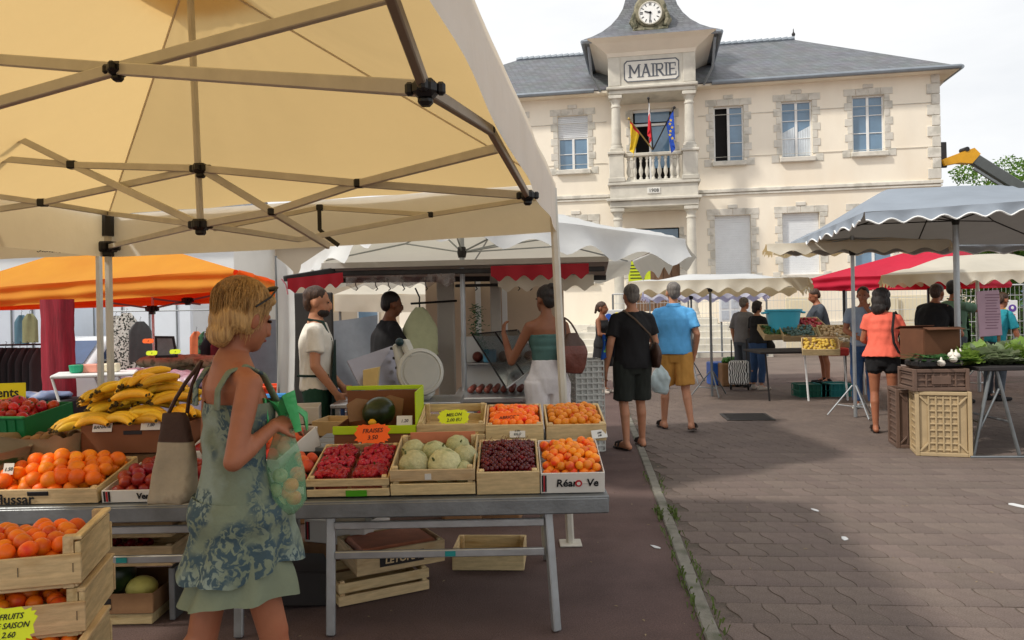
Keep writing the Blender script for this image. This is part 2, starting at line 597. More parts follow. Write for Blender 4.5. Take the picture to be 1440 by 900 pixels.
_m = mat('dry_debris', S(150, 132, 104), .9, .3, 30)
t = MB()
rr = random.Random(21)
for k in range(260):
    x, y = rr.uniform(-2.6, 3.2), rr.uniform(3.4, 8.5)
    z = gz(x, y) + .001
    a, L_ = rr.uniform(0, 6.3), rr.uniform(.004, .016)
    u, w = Vector((math.cos(a), math.sin(a), 0)) * L_, Vector((-math.sin(a), math.cos(a), 0)) * L_ * .35
    c = Vector((x, y, z))
    t.add([c - u, c - w + Vector((0, 0, .003)), c + u, c + w + Vector((0, 0, .002))], [(0, 1, 2, 3)])
tag(t.build('debris', _m), 'tiny dry bits of leaf and straw scattered on the ground', 'debris', kind='stuff')
# ------------------------------------------------------------------ the town hall
M_REND = mat('cream_render', S(244, 234, 216), 0.9, 0.06, 0.9, 0.15, 60, stretch=(1, 1, .35), col2=S(232, 216, 192), c2pos=(.5, .75), c2scale=.35)
M_STONE = mat('grey_stone', S(214, 209, 198), 0.9, 0.10, 4, 0.25, 60, rnd=0.06, col2=S(190, 186, 175), c2scale=2.5)
M_STONEL = mat('pale_stone', S(208, 203, 190), 0.88, 0.10, 3, 0.2, 50, col2=S(176, 172, 160), c2pos=(.52, .75), c2scale=1.4)
M_CLOCKST = mat('weathered_stone', S(140, 134, 112), 0.9, 0.3, 8, 0.3, 50, col2=S(90, 90, 72), c2scale=6)
M_ZINC = mat('zinc', S(140, 148, 156), 0.45, 0.12, 3, metal=0.3)
M_PVC = mat('white_frame', S(232, 232, 230), 0.45, 0.03, 4)
M_SHUT = mat('roller_shutter', S(222, 225, 228), 0.6, 0.05, 3)
M_PANE = mat('window_glass', S(104, 134, 160), 0.05, 0.25, 1.1, spec=0.9, rough_var=0.0)
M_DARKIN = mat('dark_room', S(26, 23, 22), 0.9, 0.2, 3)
M_CURT = mat('net_curtain', S(206, 214, 220), 0.8, 0.08, 6)
M_DOOR = mat('door_wood', S(112, 84, 62), 0.6, 0.15, 4)
def slate_mat():
    m = bpy.data.materials.new('slate')
    m.use_nodes = True
    n, l = m.node_tree.nodes, m.node_tree.links
    b = n['Principled BSDF']
    tc = n.new('ShaderNodeTexCoord')
    sx = n.new('ShaderNodeSeparateXYZ')
    l.new(tc.outputs['Object'], sx.inputs[0])
    ad = n.new('ShaderNodeMath')
    l.new(sx.outputs['X'], ad.inputs[0])
    l.new(sx.outputs['Y'], ad.inputs[1])
    ad.operation = 'ADD'
    cb = n.new('ShaderNodeCombineXYZ')
    l.new(ad.outputs[0], cb.inputs['X'])
    mu = n.new('ShaderNodeMath')
    mu.operation = 'MULTIPLY'
    mu.inputs[1].default_value = 1.7
    l.new(sx.outputs['Z'], mu.inputs[0])
    l.new(mu.outputs[0], cb.inputs['Y'])
    br = n.new('ShaderNodeTexBrick')
    br.inputs['Scale'].default_value = 1.0
    br.inputs['Brick Width'].default_value, br.inputs['Row Height'].default_value = 0.22, 0.16
    br.inputs['Mortar Size'].default_value, br.inputs['Mortar Smooth'].default_value = 0.012, 0.3
    br.inputs['Color1'].default_value = S(90, 95, 103) + (1,)
    br.inputs['Color2'].default_value = S(108, 114, 122) + (1,)
    br.inputs['Mortar'].default_value = S(80, 84, 90) + (1,)
    l.new(cb.outputs[0], br.inputs['Vector'])
    ns = n.new('ShaderNodeTexNoise')
    ns.inputs['Scale'].default_value = 1.4
    ns.inputs['Detail'].default_value = 8
    l.new(tc.outputs['Object'], ns.inputs['Vector'])
    mx = n.new('ShaderNodeMix')
    mx.data_type, mx.blend_type = 'RGBA', 'OVERLAY'
    mx.inputs['Factor'].default_value = 0.3
    l.new(br.outputs['Color'], mx.inputs['A'])
    l.new(ns.outputs['Color'], mx.inputs['B'])
    hs = n.new('ShaderNodeHueSaturation')
    hs.inputs['Saturation'].default_value = 0.55
    l.new(mx.outputs['Result'], hs.inputs['Color'])
    l.new(hs.outputs['Color'], b.inputs['Base Color'])
    b.inputs['Roughness'].default_value = 0.6
    bp = n.new('ShaderNodeBump')
    bp.inputs['Strength'].default_value = 0.6
    bp.inputs['Distance'].default_value = 0.03
    l.new(br.outputs['Fac'], bp.inputs['Height'])
    bp.invert = True
    l.new(bp.outputs['Normal'], b.inputs['Normal'])
    return m
M_SLATE = slate_mat()
M_LET = mat('faded_lettering', S(92, 96, 104), .7, .2, 8)
HO = Vector((5.0483, 28.2, gz(5.05, 28.2)))
hall = thing('town_hall', 'cream rendered town hall with grey stone trim, slate roof and clock gable', 'building', HO, R(-10))
# local frame: x along the front, -y towards the square, z up (metres above world zero are z - HO.z)
Z0 = -HO.z
def hz(z):
    return z + Z0
HL, HR, HD = -9.5, 9.72, 9.0
UP = [(-3.29, 6.43, 1.11, 2.0, 'shut'), (2.28, 6.46, 1.03, 1.97, 'open'), (4.58, 6.49, 1.03, 1.97, 'curt'), (6.93, 6.55, 1.04, 1.95, 'full'), (-5.7, 6.43, 1.1, 2.0, 'full'), (-8.0, 6.43, 1.1, 2.0, 'full')]
LOW = [(2.25, 2.4, 1.24, 2.15, 'roll'), (4.55, 2.4, 1.24, 2.15, 'roll'), (6.93, 2.4, 1.24, 2.15, 'full'), (-3.29, 2.4, 1.2, 2.15, 'full'), (-5.7, 2.4, 1.2, 2.15, 'roll')]
BALC = (-0.55, 5.75, 1.36, 2.75, 'balc')
DOOR = (-0.75, 1.2, 1.76, 3.0, 'door')
holes = [(x, hz(z), x + w, hz(z) + h) for x, z, w, h, k in UP + LOW + [BALC, DOOR]]
xs = sorted({HL, HR} | {h[0] for h in holes} | {h[2] for h in holes})
zs = sorted({-0.3, hz(9.25)} | {h[1] for h in holes} | {h[3] for h in holes})
mb = MB()
for i in range(len(xs) - 1):
    for j in range(len(zs) - 1):
        cx, cz = (xs[i] + xs[i + 1]) / 2, (zs[j] + zs[j + 1]) / 2
        if any(h[0] < cx < h[2] and h[1] < cz < h[3] for h in holes):
            continue
        mb.add([(xs[i], 0, zs[j]), (xs[i + 1], 0, zs[j]), (xs[i + 1], 0, zs[j + 1]), (xs[i], 0, zs[j + 1])], [(0, 1, 2, 3)])
for x0, z0, x1, z1 in holes:
    for a, b in (((x0, z0), (x0, z1)), ((x1, z1), (x1, z0)), ((x0, z1), (x1, z1)), ((x1, z0), (x0, z0))):
        mb.add([(a[0], 0, a[1]), (b[0], 0, b[1]), (b[0], .24, b[1]), (a[0], .24, a[1])], [(0, 1, 2, 3)])
zt = hz(9.25)
mb.add([(HL, 0, -.3), (HL, HD, -.3), (HL, HD, zt), (HL, 0, zt)], [(3, 2, 1, 0)])
mb.add([(HR, 0, -.3), (HR, HD, -.3), (HR, HD, zt), (HR, 0, zt)], [(0, 1, 2, 3)])
mb.add([(HL, HD, -.3), (HR, HD, -.3), (HR, HD, zt), (HL, HD, zt)], [(3, 2, 1, 0)])
mb.build('wall', M_REND, hall)
# string course, plinth, cornice boards
mb = MB()
mb.box(((HL + HR) / 2, -0.045, hz(5.42)), (HR - HL + .1, .09, .13), bev=.02)
mb.box(((HL + HR) / 2, -0.03, hz(5.30)), (HR - HL + .06, .06, .06))
mb.build('string_course', M_STONE, hall)
mb = MB()
mb.box(((HL + HR) / 2, -0.04, 0.35), (HR - HL + .08, .08, 1.3), bev=.02)
mb.build('plinth', M_STONE, hall)
mb = MB()
for x0, x1 in ((HL, -1.5), (1.75, HR)):
    mb.box(((x0 + x1) / 2, -0.02, hz(8.12)), (x1 - x0, .02, .016))
    mb.box(((x0 + x1) / 2, -0.02, hz(6.62)), (x1 - x0, .02, .012))
mb.build('cable', M_STONE, hall)
def quoins(x, z0, z1, side, parent, h=0.36, w=(.42, .27), t=.045):
    z, k = z0, 0
    while z < z1 - .1:
        hh = min(h, z1 - z)
        ww = w[k % 2]
        m = MB()
        m.box((x - side * ww / 2, -t / 2 + .008, z + hh / 2), (ww, t + .016, hh - .016), bev=.012)
        m.build('quoin_stone', M_STONE, parent)
        z += hh
        k += 1
quoins(HR + .012, 0.9, hz(5.2), 1, hall)
quoins(HR + .012, hz(5.52), hz(9.1), 1, hall)
def window(x, z, w, h, kind):
    z = hz(z)
    m = MB()
    fw, y = .055, .16
    def fr(x0, x1, z0, z1, yy=y):
        m.box(((x0 + x1) / 2, yy, (z0 + z1) / 2), (x1 - x0, .06, z1 - z0), bev=.008)
    top = z + h
    if kind == 'shut':
        top = z + h * .60
    panes = []
    if kind != 'roll':
        fr(x, x + fw, z, top)
        fr(x + w - fw, x + w, z, top)
        fr(x + fw, x + w - fw, z, z + fw)
        fr(x + fw, x + w - fw, top - fw, top)
        fr(x + w / 2 - fw * .8, x + w / 2 + fw * .8, z + fw, top - fw, y - .01)
        rows = 2 if kind == 'shut' else 3
        hh = (top - z - 2 * fw) / rows
        for r_ in range(rows):
            for c_ in range(2):
                if kind == 'open' and c_ == 0:
                    continue
                x0 = x + fw + .004 + c_ * (w / 2 - fw * .2)
                panes.append((x0, x0 + w / 2 - fw * 1.85, z + fw + r_ * hh, z + fw + (r_ + 1) * hh))
            if r_:
                if kind != 'open':
                    fr(x + fw, x + w / 2 - fw * .8, z + fw + r_ * hh - .014, z + fw + r_ * hh + .014)
                fr(x + w / 2 + fw * .8, x + w - fw, z + fw + r_ * hh - .014, z + fw + r_ * hh + .014)
    else:
        n = 26
        for i in range(n):
            m.box((x + w / 2, y, z + (i + .5) * h / n), (w - .01, .03, h / n - .002), bev=.003)
    o = m.build('window', M_SHUT if kind == 'roll' else M_PVC, hall)
    for (x0, x1, z0, z1) in panes:
        q = MB()
        q.box(((x0 + x1) / 2, y + .008, (z0 + z1) / 2), (x1 - x0, .012, z1 - z0 - .02))
        q.build('pane', M_PANE, o)
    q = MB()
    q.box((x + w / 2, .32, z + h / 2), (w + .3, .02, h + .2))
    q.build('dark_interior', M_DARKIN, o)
    if kind == 'curt':
        for c_ in range(2):
            q = MB()
            q.grid(lambda a, b: (x + .06 + c_ * w / 2 + a * (w / 2 - .12), .148 + .008 * math.sin(a * 30), z + .07 + b * (h * (.42 + .1 * a))), 14, 3)
            q.build('curtain', M_CURT, o)
    if kind == 'shut':
        q = MB()
        for i in range(12):
            q.box((x + w / 2, y - .03, top + (i + .5) * (z + h - top) / 12), (w, .03, (z + h - top) / 12 - .006), bev=.005)
        q.build('roller_blind', M_SHUT, o)
    if kind == 'open':
        q = MB()
        q.box((x + .03, .42, z + h / 2), (.05, .48, h - .1), bev=.01)
        q.build('open_sash', M_PVC, o)
    q = MB()
    q.box((x + w / 2, -.05, z - .085), (w + .16, .22, .17), bev=.02)
    q.build('sill', M_STONE, o)
    # stone surround: alternating blocks, lintel and key stone
    for sd in (-1, 1):
        zz, k = z - .17, 0
        while zz < z + h - .02:
            hh = min(.27, z + h - zz)
            ww = (.26, .17)[k % 2]
            xx = (x - .0 - ww / 2) if sd < 0 else (x + w + ww / 2)
            if k == 0:
                xx += sd * .09
            q = MB()
            q.box((xx, -.006, zz + hh / 2), (ww, .034, hh - .010), bev=.008)
            q.build('surround_stone', M_STONE, o)
            zz += hh
            k += 1
    n = 4
    for i in range(n):
        q = MB()
        ww = (w + .56) / n
        q.box((x - .28 + (i + .5) * ww, -.006, z + h + .12), (ww - .010, .034, .235), bev=.008)
        q.build('surround_stone', M_STONE, o)
    q = MB()
    q.box((x + w / 2, -.02, z + h + .31), (.34, .055, .14), bev=.015)
    q.build('key_stone', M_STONE, o)
for a in UP + LOW:
    window(*a)
# balcony window and door
def tall(x, z, w, h, kind):
    z = hz(z)
    m = MB()
    y = .16
    if kind == 'balc':
        m.box((x + w / 2, y, z + h - .05), (w, .07, .1), bev=.01)
        m.box((x + w / 2, y, z + h * .80), (w, .07, .09), bev=.01)
        for xx in (x + .04, x + w * .44, x + w - .04):
            m.box((xx, y, z + h * .37), (.08, .07, h * .75), bev=.01)
        o = m.build('window', M_PVC, hall)
        q = MB()
        q.box((x + w * .72, y, z + h * .5), (w * .5, .02, h * .55))
        q.build('pane', M_PANE, o)
        q = MB()
        q.box((x + w * .5, y, z + h * .9), (w * .9, .02, h * .13))
        q.build('pane', M_PANE, o)
    else:
        for i in range(6):
            m.box((x + (i + .5) * w / 6, y, z + h * .4), (w / 6 - .012, .07, h * .8), bev=.01)
        m.box((x + w / 2, y, z + h * .83), (w, .1, .1), bev=.02)
        o = m.build('door', M_DOOR, hall)
        q = MB()
        q.box((x + w * .5, y, z + h * .92), (w * .96, .02, h * .13))
        q.build('pane', M_PANE, o)
        q = MB()
        q.ball((x + w / 2 + .1, y - .07, z + 1.0), .04)
        q.build('handle', M_DARKM, o)
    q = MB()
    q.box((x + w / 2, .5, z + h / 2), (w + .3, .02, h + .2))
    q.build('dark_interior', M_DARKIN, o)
    for sd in (-1, 1):
        zz, k = z, 0
        while zz < z + h - .02:
            hh = min(.3, z + h - zz)
            ww = (.26, .17)[k % 2]
            q = MB()
            q.box(((x - ww / 2) if sd < 0 else (x + w + ww / 2), -.014, zz + hh / 2), (ww, .045, hh - .012), bev=.01)
            q.build('surround_stone', M_STONE, o)
            zz += hh
            k += 1
tall(*BALC)
tall(*DOOR)
# main roof
mb = MB()
ov, ze, zr = .5, hz(9.16), hz(12.02)
e = [(HL - ov, -ov, ze), (HR + ov, -ov, ze), (HR + ov, HD + ov, ze), (HL - ov, HD + ov, ze)]
rl, rr_ = (HL + 4.0, HD / 2, zr), (5.85, HD / 2, zr)
mb.add(e + [rl, rr_], [(0, 1, 5, 4), (1, 2, 5), (2, 3, 4, 5), (3, 0, 4)])
roof = mb.build('roof', M_SLATE, hall)
mb = MB()
mb.box(((HL + HR) / 2, HD / 2, ze - .06), (HR - HL + 2 * ov - .06, HD + 2 * ov - .06, .08))
mb.build('soffit', M_REND, roof)
for a, b in (((HL - ov, -ov - .05), (-1.9, -ov - .05)), ((2.2, -ov - .05), (HR + ov, -ov - .05)), ((HR + ov + .05, -ov), (HR + ov + .05, HD + ov))):
    mb = MB()
    mb.tube([a + (ze - .02,), b + (ze - .02,)], .075, 8)
    mb.build('gutter', M_ZINC, roof, smooth=40)
mb = MB()
n = 46
for i in range(n):
    x0 = rl[0] + (rr_[0] - rl[0]) * i / n
    mb.tube([(x0, HD / 2, zr + .0), (x0 + (rr_[0] - rl[0]) / n * 1.04, HD / 2, zr + .02)], [.1, .125], 6)
mb.build('ridge_tile', M_ZINC, roof)
mb = MB()
mb.lathe([(.05, 0), (.035, .12), (.07, .18), (.07, .24), (.025, .30), (.015, .42), (.002, .45)], 8, rr_)
mb.build('finial', M_DARKM, roof, smooth=50)
for x in (rl[0], 1.9):
    pass
# porch
PC, PO = 0.13, 1.5                # centre along the front, how far it stands out
def pbox(m, x0, x1, y0, y1, z0, z1, bev=.015):
    m.box(((x0 + x1) / 2, (y0 + y1) / 2, (z0 + z1) / 2), (x1 - x0, y1 - y0, z1 - z0), bev=bev)
m = MB()
for i in range(6):
    pbox(m, PC - 2.0 - .3 * i, PC + 2.0 + .3 * i, -PO - .55 - .32 * i, -.09, -.2, 1.2 - i * .2, .02)
for i in range(6):
    pass
m.build('entrance_step', M_STONEL, hall)
def column(x, z0, z1, r, parent=hall):
    c = MB()
    y = -PO + .22
    h = z1 - z0
    c.box((x, y, z0 + .06), (r * 2.7, r * 2.7, .12), bev=.015)
    c.lathe([(r * 1.3, z0 + .12), (r * 1.32, z0 + .2), (r * 1.1, z0 + .25), (r * 1.15, z0 + .3), (r, z0 + .36), (r * .98, z0 + h * .5), (r * .88, z1 - .42),
             (r * 1.02, z1 - .40), (r * 1.02, z1 - .35), (r * .88, z1 - .33), (r * .88, z1 - .24), (r * 1.25, z1 - .12)], 20, (x, y, 0))
    c.box((x, y, z1 - .06), (r * 2.8, r * 2.8, .118), bev=.015)
    c.build('column', M_STONEL, parent, smooth=40)
for sx in (-1.24, 1.24):
    column(PC + sx, 1.2, hz(4.78), .17)
    column(PC + sx, hz(6.72), hz(8.68), .165)
    m = MB()
    x = PC + sx
    y = -PO + .22
    m.box((x, y, hz(6.16)), (.5, .5, .94), bev=.015)
    m.box((x, y, hz(6.68)), (.6, .6, .1), bev=.02)
    m.box((x, y, hz(5.75)), (.58, .58, .16), bev=.02)
    m.build('pedestal', M_STONEL, hall)
m = MB()
pbox(m, PC - 1.5, PC + 1.5, -PO, -.095, hz(4.80), hz(5.02), .02)
pbox(m, PC - 1.6, PC + 1.6, -PO - .1, -.1, hz(5.022), hz(5.12), .02)
pbox(m, PC - 1.48, PC + 1.48, -PO + .01, -.105, hz(5.122), hz(5.56), .01)
pbox(m, PC - 1.56, PC + 1.56, -PO - .06, -.11, hz(5.562), hz(5.67), .02)
slab = m.build('balcony_slab', M_STONEL, hall)
m = MB()
m.box((PC, -PO + .0, hz(5.34)), (.44, .04, .2), bev=.01)
m.build('date_plaque', mat('date_stone', S(222, 220, 212), .8, .05), slab)
m = MB()
m.text('1908', .17, Matrix.Translation((PC, -PO - .026, hz(5.34))) @ Matrix.Rotation(R(90), 4, 'X'), .003)
m.build('date_lettering', M_DARKM, slab)
m = MB()
pbox(m, PC - .98, PC + .98, -PO + .12, -PO + .34, hz(6.56), hz(6.68), .02)
pbox(m, PC - .98, PC + .98, -PO + .14, -PO + .32, hz(5.67), hz(5.76), .02)
rail = m.build('balustrade', M_STONEL, hall)
t = MB()
prof = [(.06, 0), (.06, .06), (.035, .09), (.04, .14), (.075, .26), (.07, .34), (.035, .48), (.03, .58), (.05, .64), (.035, .68), (.06, .72), (.06, .80)]
t.lathe(prof, 10)
_bm = t.mesh('baluster', M_STONEL, 40)
for i in range(9):
    inst(_bm, 'baluster', rail, (PC - .84 + i * .21, -PO + .23, hz(5.76)))
# entablature with the name
m = MB()
pbox(m, PC - 1.46, PC + 1.46, -PO + .0, 0.5, hz(8.70), hz(8.84), .02)
pbox(m, PC - 1.54, PC + 1.54, -PO - .08, 0.5, hz(8.842), hz(8.96), .03)
pbox(m, PC - 1.46, PC + 1.46, -PO + .01, 2.2, hz(8.962), hz(9.98), .01)
pbox(m, PC - 1.47, PC - 1.05, -PO - .03, -PO + .1, hz(8.97), hz(9.96), .02)
pbox(m, PC + 1.05, PC + 1.47, -PO - .03, -PO + .1, hz(8.97), hz(9.96), .02)
ent = m.build('entablature', M_STONEL, hall)
m = MB()
PX0, PX1, PZ0, PZ1 = PC - .93, PC + .93, hz(9.08), hz(9.82)
def octo(x0, x1, z0, z1, c):
    return [(x0 + c, z0), (x1 - c, z0), (x1, z0 + c), (x1, z1 - c), (x1 - c, z1), (x0 + c, z1), (x0, z1 - c), (x0, z0 + c)]
_MX = Matrix(((1, 0, 0, 0), (0, 0, -1, -PO), (0, 1, 0, 0), (0, 0, 0, 1)))        # outline xy -> front plane, extruded outwards
m.prism(octo(PX0, PX1, PZ0, PZ1, .1), -.02, .015, _MX)
m.build('name_panel', mat('name_stone', S(220, 217, 208), .85, .05, 3), ent)
m = MB()
a, b = octo(PX0, PX1, PZ0, PZ1, .1), octo(PX0 + .035, PX1 - .035, PZ0 + .035, PZ1 - .035, .09)
for i in range(8):
    j = (i + 1) % 8
    m.prism([a[i], a[j], b[j], b[i]], .012, .024, _MX)
m.build('panel_border', M_LET, ent)
def letters(word, x0, pitch, h, z, m):
    """block capitals with slab serifs, drawn as strokes on the front plane"""
    t, s = .055, .024
    def st(p, q, w=t):
        d = Vector((q[0] - p[0], q[1] - p[1]))
        nn = Vector((-d.y, d.x)).normalized() * w / 2
        m.prism([(p[0] - nn.x, p[1] - nn.y), (q[0] - nn.x, q[1] - nn.y), (q[0] + nn.x, q[1] + nn.y), (p[0] + nn.x, p[1] + nn.y)][::-1 if False else 1], .0152, .026 + random.uniform(0, .003), _MX)
    def serif(x, zz, w=.15):
        st((x - w / 2, zz), (x + w / 2, zz), s)
    x = x0
    for ch in word:
        w = {'M': .3, 'I': .02, 'A': .25, 'R': .2, 'E': .2}[ch]
        l, r, b_, t_ = x, x + w, z, z + h
        if ch == 'M':
            st((l, b_), (l, t_)); st((r, b_), (r, t_)); st((l, t_), ((l + r) / 2, b_ + h * .3), .05); st((r, t_), ((l + r) / 2, b_ + h * .3), .05)
            serif(l, b_, .13); serif(r, b_, .13); serif(l - .02, t_, .09); serif(r + .02, t_, .09)
        if ch == 'A':
            c = (l + r) / 2
            st((l, b_), (c, t_), .045); st((r, b_), (c, t_), .065); st((l + .05, b_ + h * .34), (r - .05, b_ + h * .34), .035)
            serif(l, b_, .12); serif(r, b_, .12); serif(c, t_, .1)
        if ch == 'I':
            st(((l + r) / 2, b_), ((l + r) / 2, t_)); serif((l + r) / 2, b_); serif((l + r) / 2, t_)
        if ch in 'RE':
            st((l, b_), (l, t_)); serif(l, b_, .13)
            st((l - .06, t_ - .015), (r - .02, t_ - .015), .035); st((l, b_ + h * .5), (r - .04, b_ + h * .5), .035)
        if ch == 'E':
            st((l, b_ + .015), (r, b_ + .015), .035); st((r, b_), (r, b_ + .12), .03); st((r - .02, t_), (r - .02, t_ - .12), .03)
        if ch == 'R':
            st((r - .02, t_ - .03), (r, t_ - h * .25), .05); st((r, t_ - h * .25), (r - .03, b_ + h * .52), .05)
            st((l + .07, b_ + h * .5), (r + .02, b_), .06); serif(r + .04, b_, .09)
        x += w + pitch
m = MB()
letters('MAIRIE', PC - .72, .11, .42, hz(9.24), m)
m.build('lettering', M_LET, ent)
# flared cream cove, bell-cast slate roof and clock
m = MB()
rings = []
for hw, z, yo in ((1.46, 9.98, 0), (1.52, 10.1, .06), (1.9, 10.36, .4), (2.12, 10.48, .62)):
    rings.append([(PC - hw, -PO - yo, hz(z)), (PC + hw, -PO - yo, hz(z)), (PC + hw, 2.8, hz(z)), (PC - hw, 2.8, hz(z))])
m.loft(rings)
m.build('cove', M_REND, hall)
m = MB()
rings = []
cyy = .55
prof = [(2.26, 10.46), (2.26, 10.54), (1.98, 10.72), (1.66, 10.98), (1.36, 11.3), (1.12, 11.65), (.95, 12.0), (.82, 12.5), (.7, 13.2), (.55, 14.2), (.48, 14.6)]
for hw, z in prof:
    k = hw
    rings.append([(PC - k, cyy - k - .08 * hw, hz(z)), (PC + k, cyy - k - .08 * hw, hz(z)), (PC + k, cyy + k + .4, hz(z)), (PC - k, cyy + k + .4, hz(z))])
m.loft(rings)
trf = m.build('tower_roof', M_SLATE, hall)
for a, b in (((PC - 2.3, -1.89), (PC + 2.3, -1.89)), ((PC - 2.3, -1.89), (PC - 2.3, 2.6)), ((PC + 2.3, -1.89), (PC + 2.3, 2.6))):
    m = MB()
    m.tube([(a[0], a[1], hz(10.46)), (b[0], b[1], hz(10.46))], .07, 8)
    m.build('gutter', M_ZINC, trf, smooth=40)
for sx in (-1.56, 1.56):
    m = MB()
    x = PC + sx
    m.tube([(x + math.copysign(.55, sx), -1.7, hz(10.35)), (x + math.copysign(.5, sx), -1.2, hz(9.5)), (x + math.copysign(.25, sx), -.5, hz(9.12))], .045, 8)
    m.build('downpipe', M_ZINC, hall, smooth=40)
CZ, CYF = hz(11.42), -1.32
m = MB()
m.box((PC, CYF + .35, CZ - .05), (1.02, .7, 1.0), bev=.05)
m.lathe([(.56, -.35), (.56, .05), (.5, .1)], 24, M=Matrix.Translation((PC, CYF, CZ + .12)) @ Matrix.Rotation(R(90), 4, 'X'))
m.box((PC, CYF - .02, CZ - .52), (1.2, .16, .12), bev=.03)
for sx in (-1, 1):
    m.tube([(PC + sx * .5, CYF - .03, CZ - .45), (PC + sx * .6, CYF - .03, CZ - .25), (PC + sx * .55, CYF - .03, CZ - .02), (PC + sx * .48, CYF - .03, CZ + .2)], [.1, .13, .08, .05], 8)
m.build('clock_surround', M_CLOCKST, hall, smooth=40)
m = MB()
Mc = Matrix.Translation((PC, CYF - .13, CZ)) @ Matrix.Rotation(R(90), 4, 'X')
m.lathe([(.36, -.1), (.40, 0), (.40, .04), (.365, .045), (.365, .02)], 32, M=Mc)
clk = m.build('clock', M_STONEL, hall, smooth=40)
m = MB()
m.lathe([(.37, 0), (.37, .024)], 32, M=Mc)
m.build('clock_face', mat('enamel', S(244, 244, 240), .3, .02), clk)
m = MB()
for i in range(12):
    an = 2 * PI * i / 12
    u, w = math.sin(an), math.cos(an)
    for off in ((0,) if i % 3 else (-.025, .025)):
        m.bar((u * .25 + w * off, w * .25 - u * off, .03), (u * .34 + w * off, w * .34 - u * off, .03), .026, .008, M=Mc)
m.build('hour_mark', M_INK, clk)
for nm, deg, L, w in (('hour_hand', 286, .2, .04), ('minute_hand', 184, .29, .03)):
    q = MB()
    u, w_ = math.sin(R(deg)), math.cos(R(deg))
    q.bar((-u * .05, -w_ * .05, .042), (u * L, w_ * L, .042), w, .008, M=Mc)
    q.lathe([(.04, .034), (.04, .05)], 10, M=Mc)
    q.build(nm, M_INK, clk)
# brackets of the eaves at the right corner
m = MB()
for i in range(3):
    m.bar((HR + .05, 1 + i * 2.5, ze - .5), (HR + .45, 1 + i * 2.5, ze - .1), .1, .12)
m.build('eaves_bracket', M_STONE, hall)
# ------------------------------------------------------------------ flags on the balcony
HM = parent_matrix(hall)
def flag(label, base, tip, cloth, cols, fold, wid, ln):
    base, tip = HM @ Vector(base), HM @ Vector(tip)
    o = thing('flag', label, 'flag', base)
    m = MB()
    m.tube([base, tip], .022, 8)
    m.ball(tip, .05, 8, 6)
    m.build('pole', cloth[1], o, smooth=50, world=True)
    m = MB()
    d = (tip - base).normalized()
    side = Vector((-d.y, d.x, 0))
    side = side.normalized() if side.length > .1 else Vector((1, 0, 0))
    a0 = tip - d * .05
    nu, nv = 18, 14
    for j in range(nv):
        for i in range(nu):
            m.k = min(len(cols) - 1, int((i + .5) / nu * len(cols))) if fold != 'h' else min(len(cols) - 1, int((j + .5) / nv * len(cols)))
            q = []
            for (ii, jj) in ((i, j), (i + 1, j), (i + 1, j + 1), (i, j + 1)):
                u, v = ii / nu, jj / nv
                p = a0 - d * (v * .55 * (1 - u * .75)) + Vector((0, 0, -1)) * (u * ln * (.75 + .25 * v))
                p += Vector((1, -.2, 0)) * (wid * (math.sin(v * 9 + u * 2) * .5 * (0.35 + .65 * u) + (v - .5) * .55 * u)) + Vector((.2, 1, 0)) * (wid * .55 * math.cos(v * 11 + u * 3) * (.3 + .7 * u))
                q.append(p)
            m.add(q, [(0, 1, 2, 3)])
    c = m.build('cloth', cols, o, smooth=180, world=True)
    return o, c
M_FR = [mat('flag_blue', S(24, 46, 120), .8, .1), mat('flag_white', S(232, 232, 232), .8, .05), mat('flag_red', S(206, 40, 52), .8, .1)]
M_FY = mat('flag_yellow', S(226, 190, 40), .8, .12)
M_FE = mat('flag_eu', S(28, 72, 170), .8, .14)
M_POLE = mat('brass_pole', S(176, 150, 84), .4, .1, metal=.5)
flag('limp tricolour flag hanging from the middle pole of the balcony', (PC - .0, -PO - .05, hz(6.7)), (PC - .12, -PO - .75, hz(8.3)), (0, M_DARKM), [M_FR[1], M_FR[2], M_FR[2]], 'v', .11, 1.35)
o, c = flag('yellow and red flag drooping at the left balcony column', (PC - .0, -PO - .02, hz(6.72)), (PC - .78, -PO - .5, hz(7.72)), (0, M_POLE), [M_FR[2]] + [M_FY] * 8, 'v', .09, 1.2)
o, c = flag('blue flag with yellow stars drooping at the right balcony column', (PC + .0, -PO - .02, hz(6.72)), (PC + .72, -PO - .5, hz(8.0)), (0, M_DARKM), [M_FE], 'v', .13, 1.35)
st_ = MB()
rs = random.Random(4)
for k in range(6):
    ctr = HM @ Vector((PC + .66 + rs.uniform(-.12, .12), -PO - .66, hz(7.55 - k * .12)))
    out = []
    for i in range(10):
        rad = .06 if i % 2 == 0 else .025
        out.append((rad * math.sin(i * PI / 5), rad * math.cos(i * PI / 5)))
    st_.prism(out, -.004, .004, Matrix.Translation(ctr) @ Matrix.Rotation(R(90), 4, 'X'))
st_.build('star', M_FY, c, world=True)
# ------------------------------------------------------------------ tents and market parasols
def cloth(name, col, tcol, trans=0.5, **k):
    return mat(name, col, 0.8, 0.10, 1.5, 0.45, 5, trans=trans, tcol=tcol, **k)
M_CREAM = cloth('cream_canvas', S(216, 208, 190), S(228, 194, 132), .5)
M_CREAMV = cloth('cream_valance', S(240, 238, 232), S(226, 206, 164), .35)
M_ORANGE = cloth('orange_canvas', S(255, 176, 58), S(226, 30, 12), .50)
M_REDC = cloth('red_canvas', S(206, 36, 66), S(206, 20, 30), .3)
M_GREYC = cloth('grey_canvas', S(156, 166, 178), S(120, 112, 104), .28)
M_BEIGEC = cloth('ivory_canvas', S(226, 220, 204), S(206, 180, 130), .40)
M_WHITEC = cloth('white_canvas', S(228, 230, 230), S(222, 216, 200), .35)
M_LILACC = cloth('lilac_white_canvas', S(214, 216, 232), S(186, 186, 220), .35)
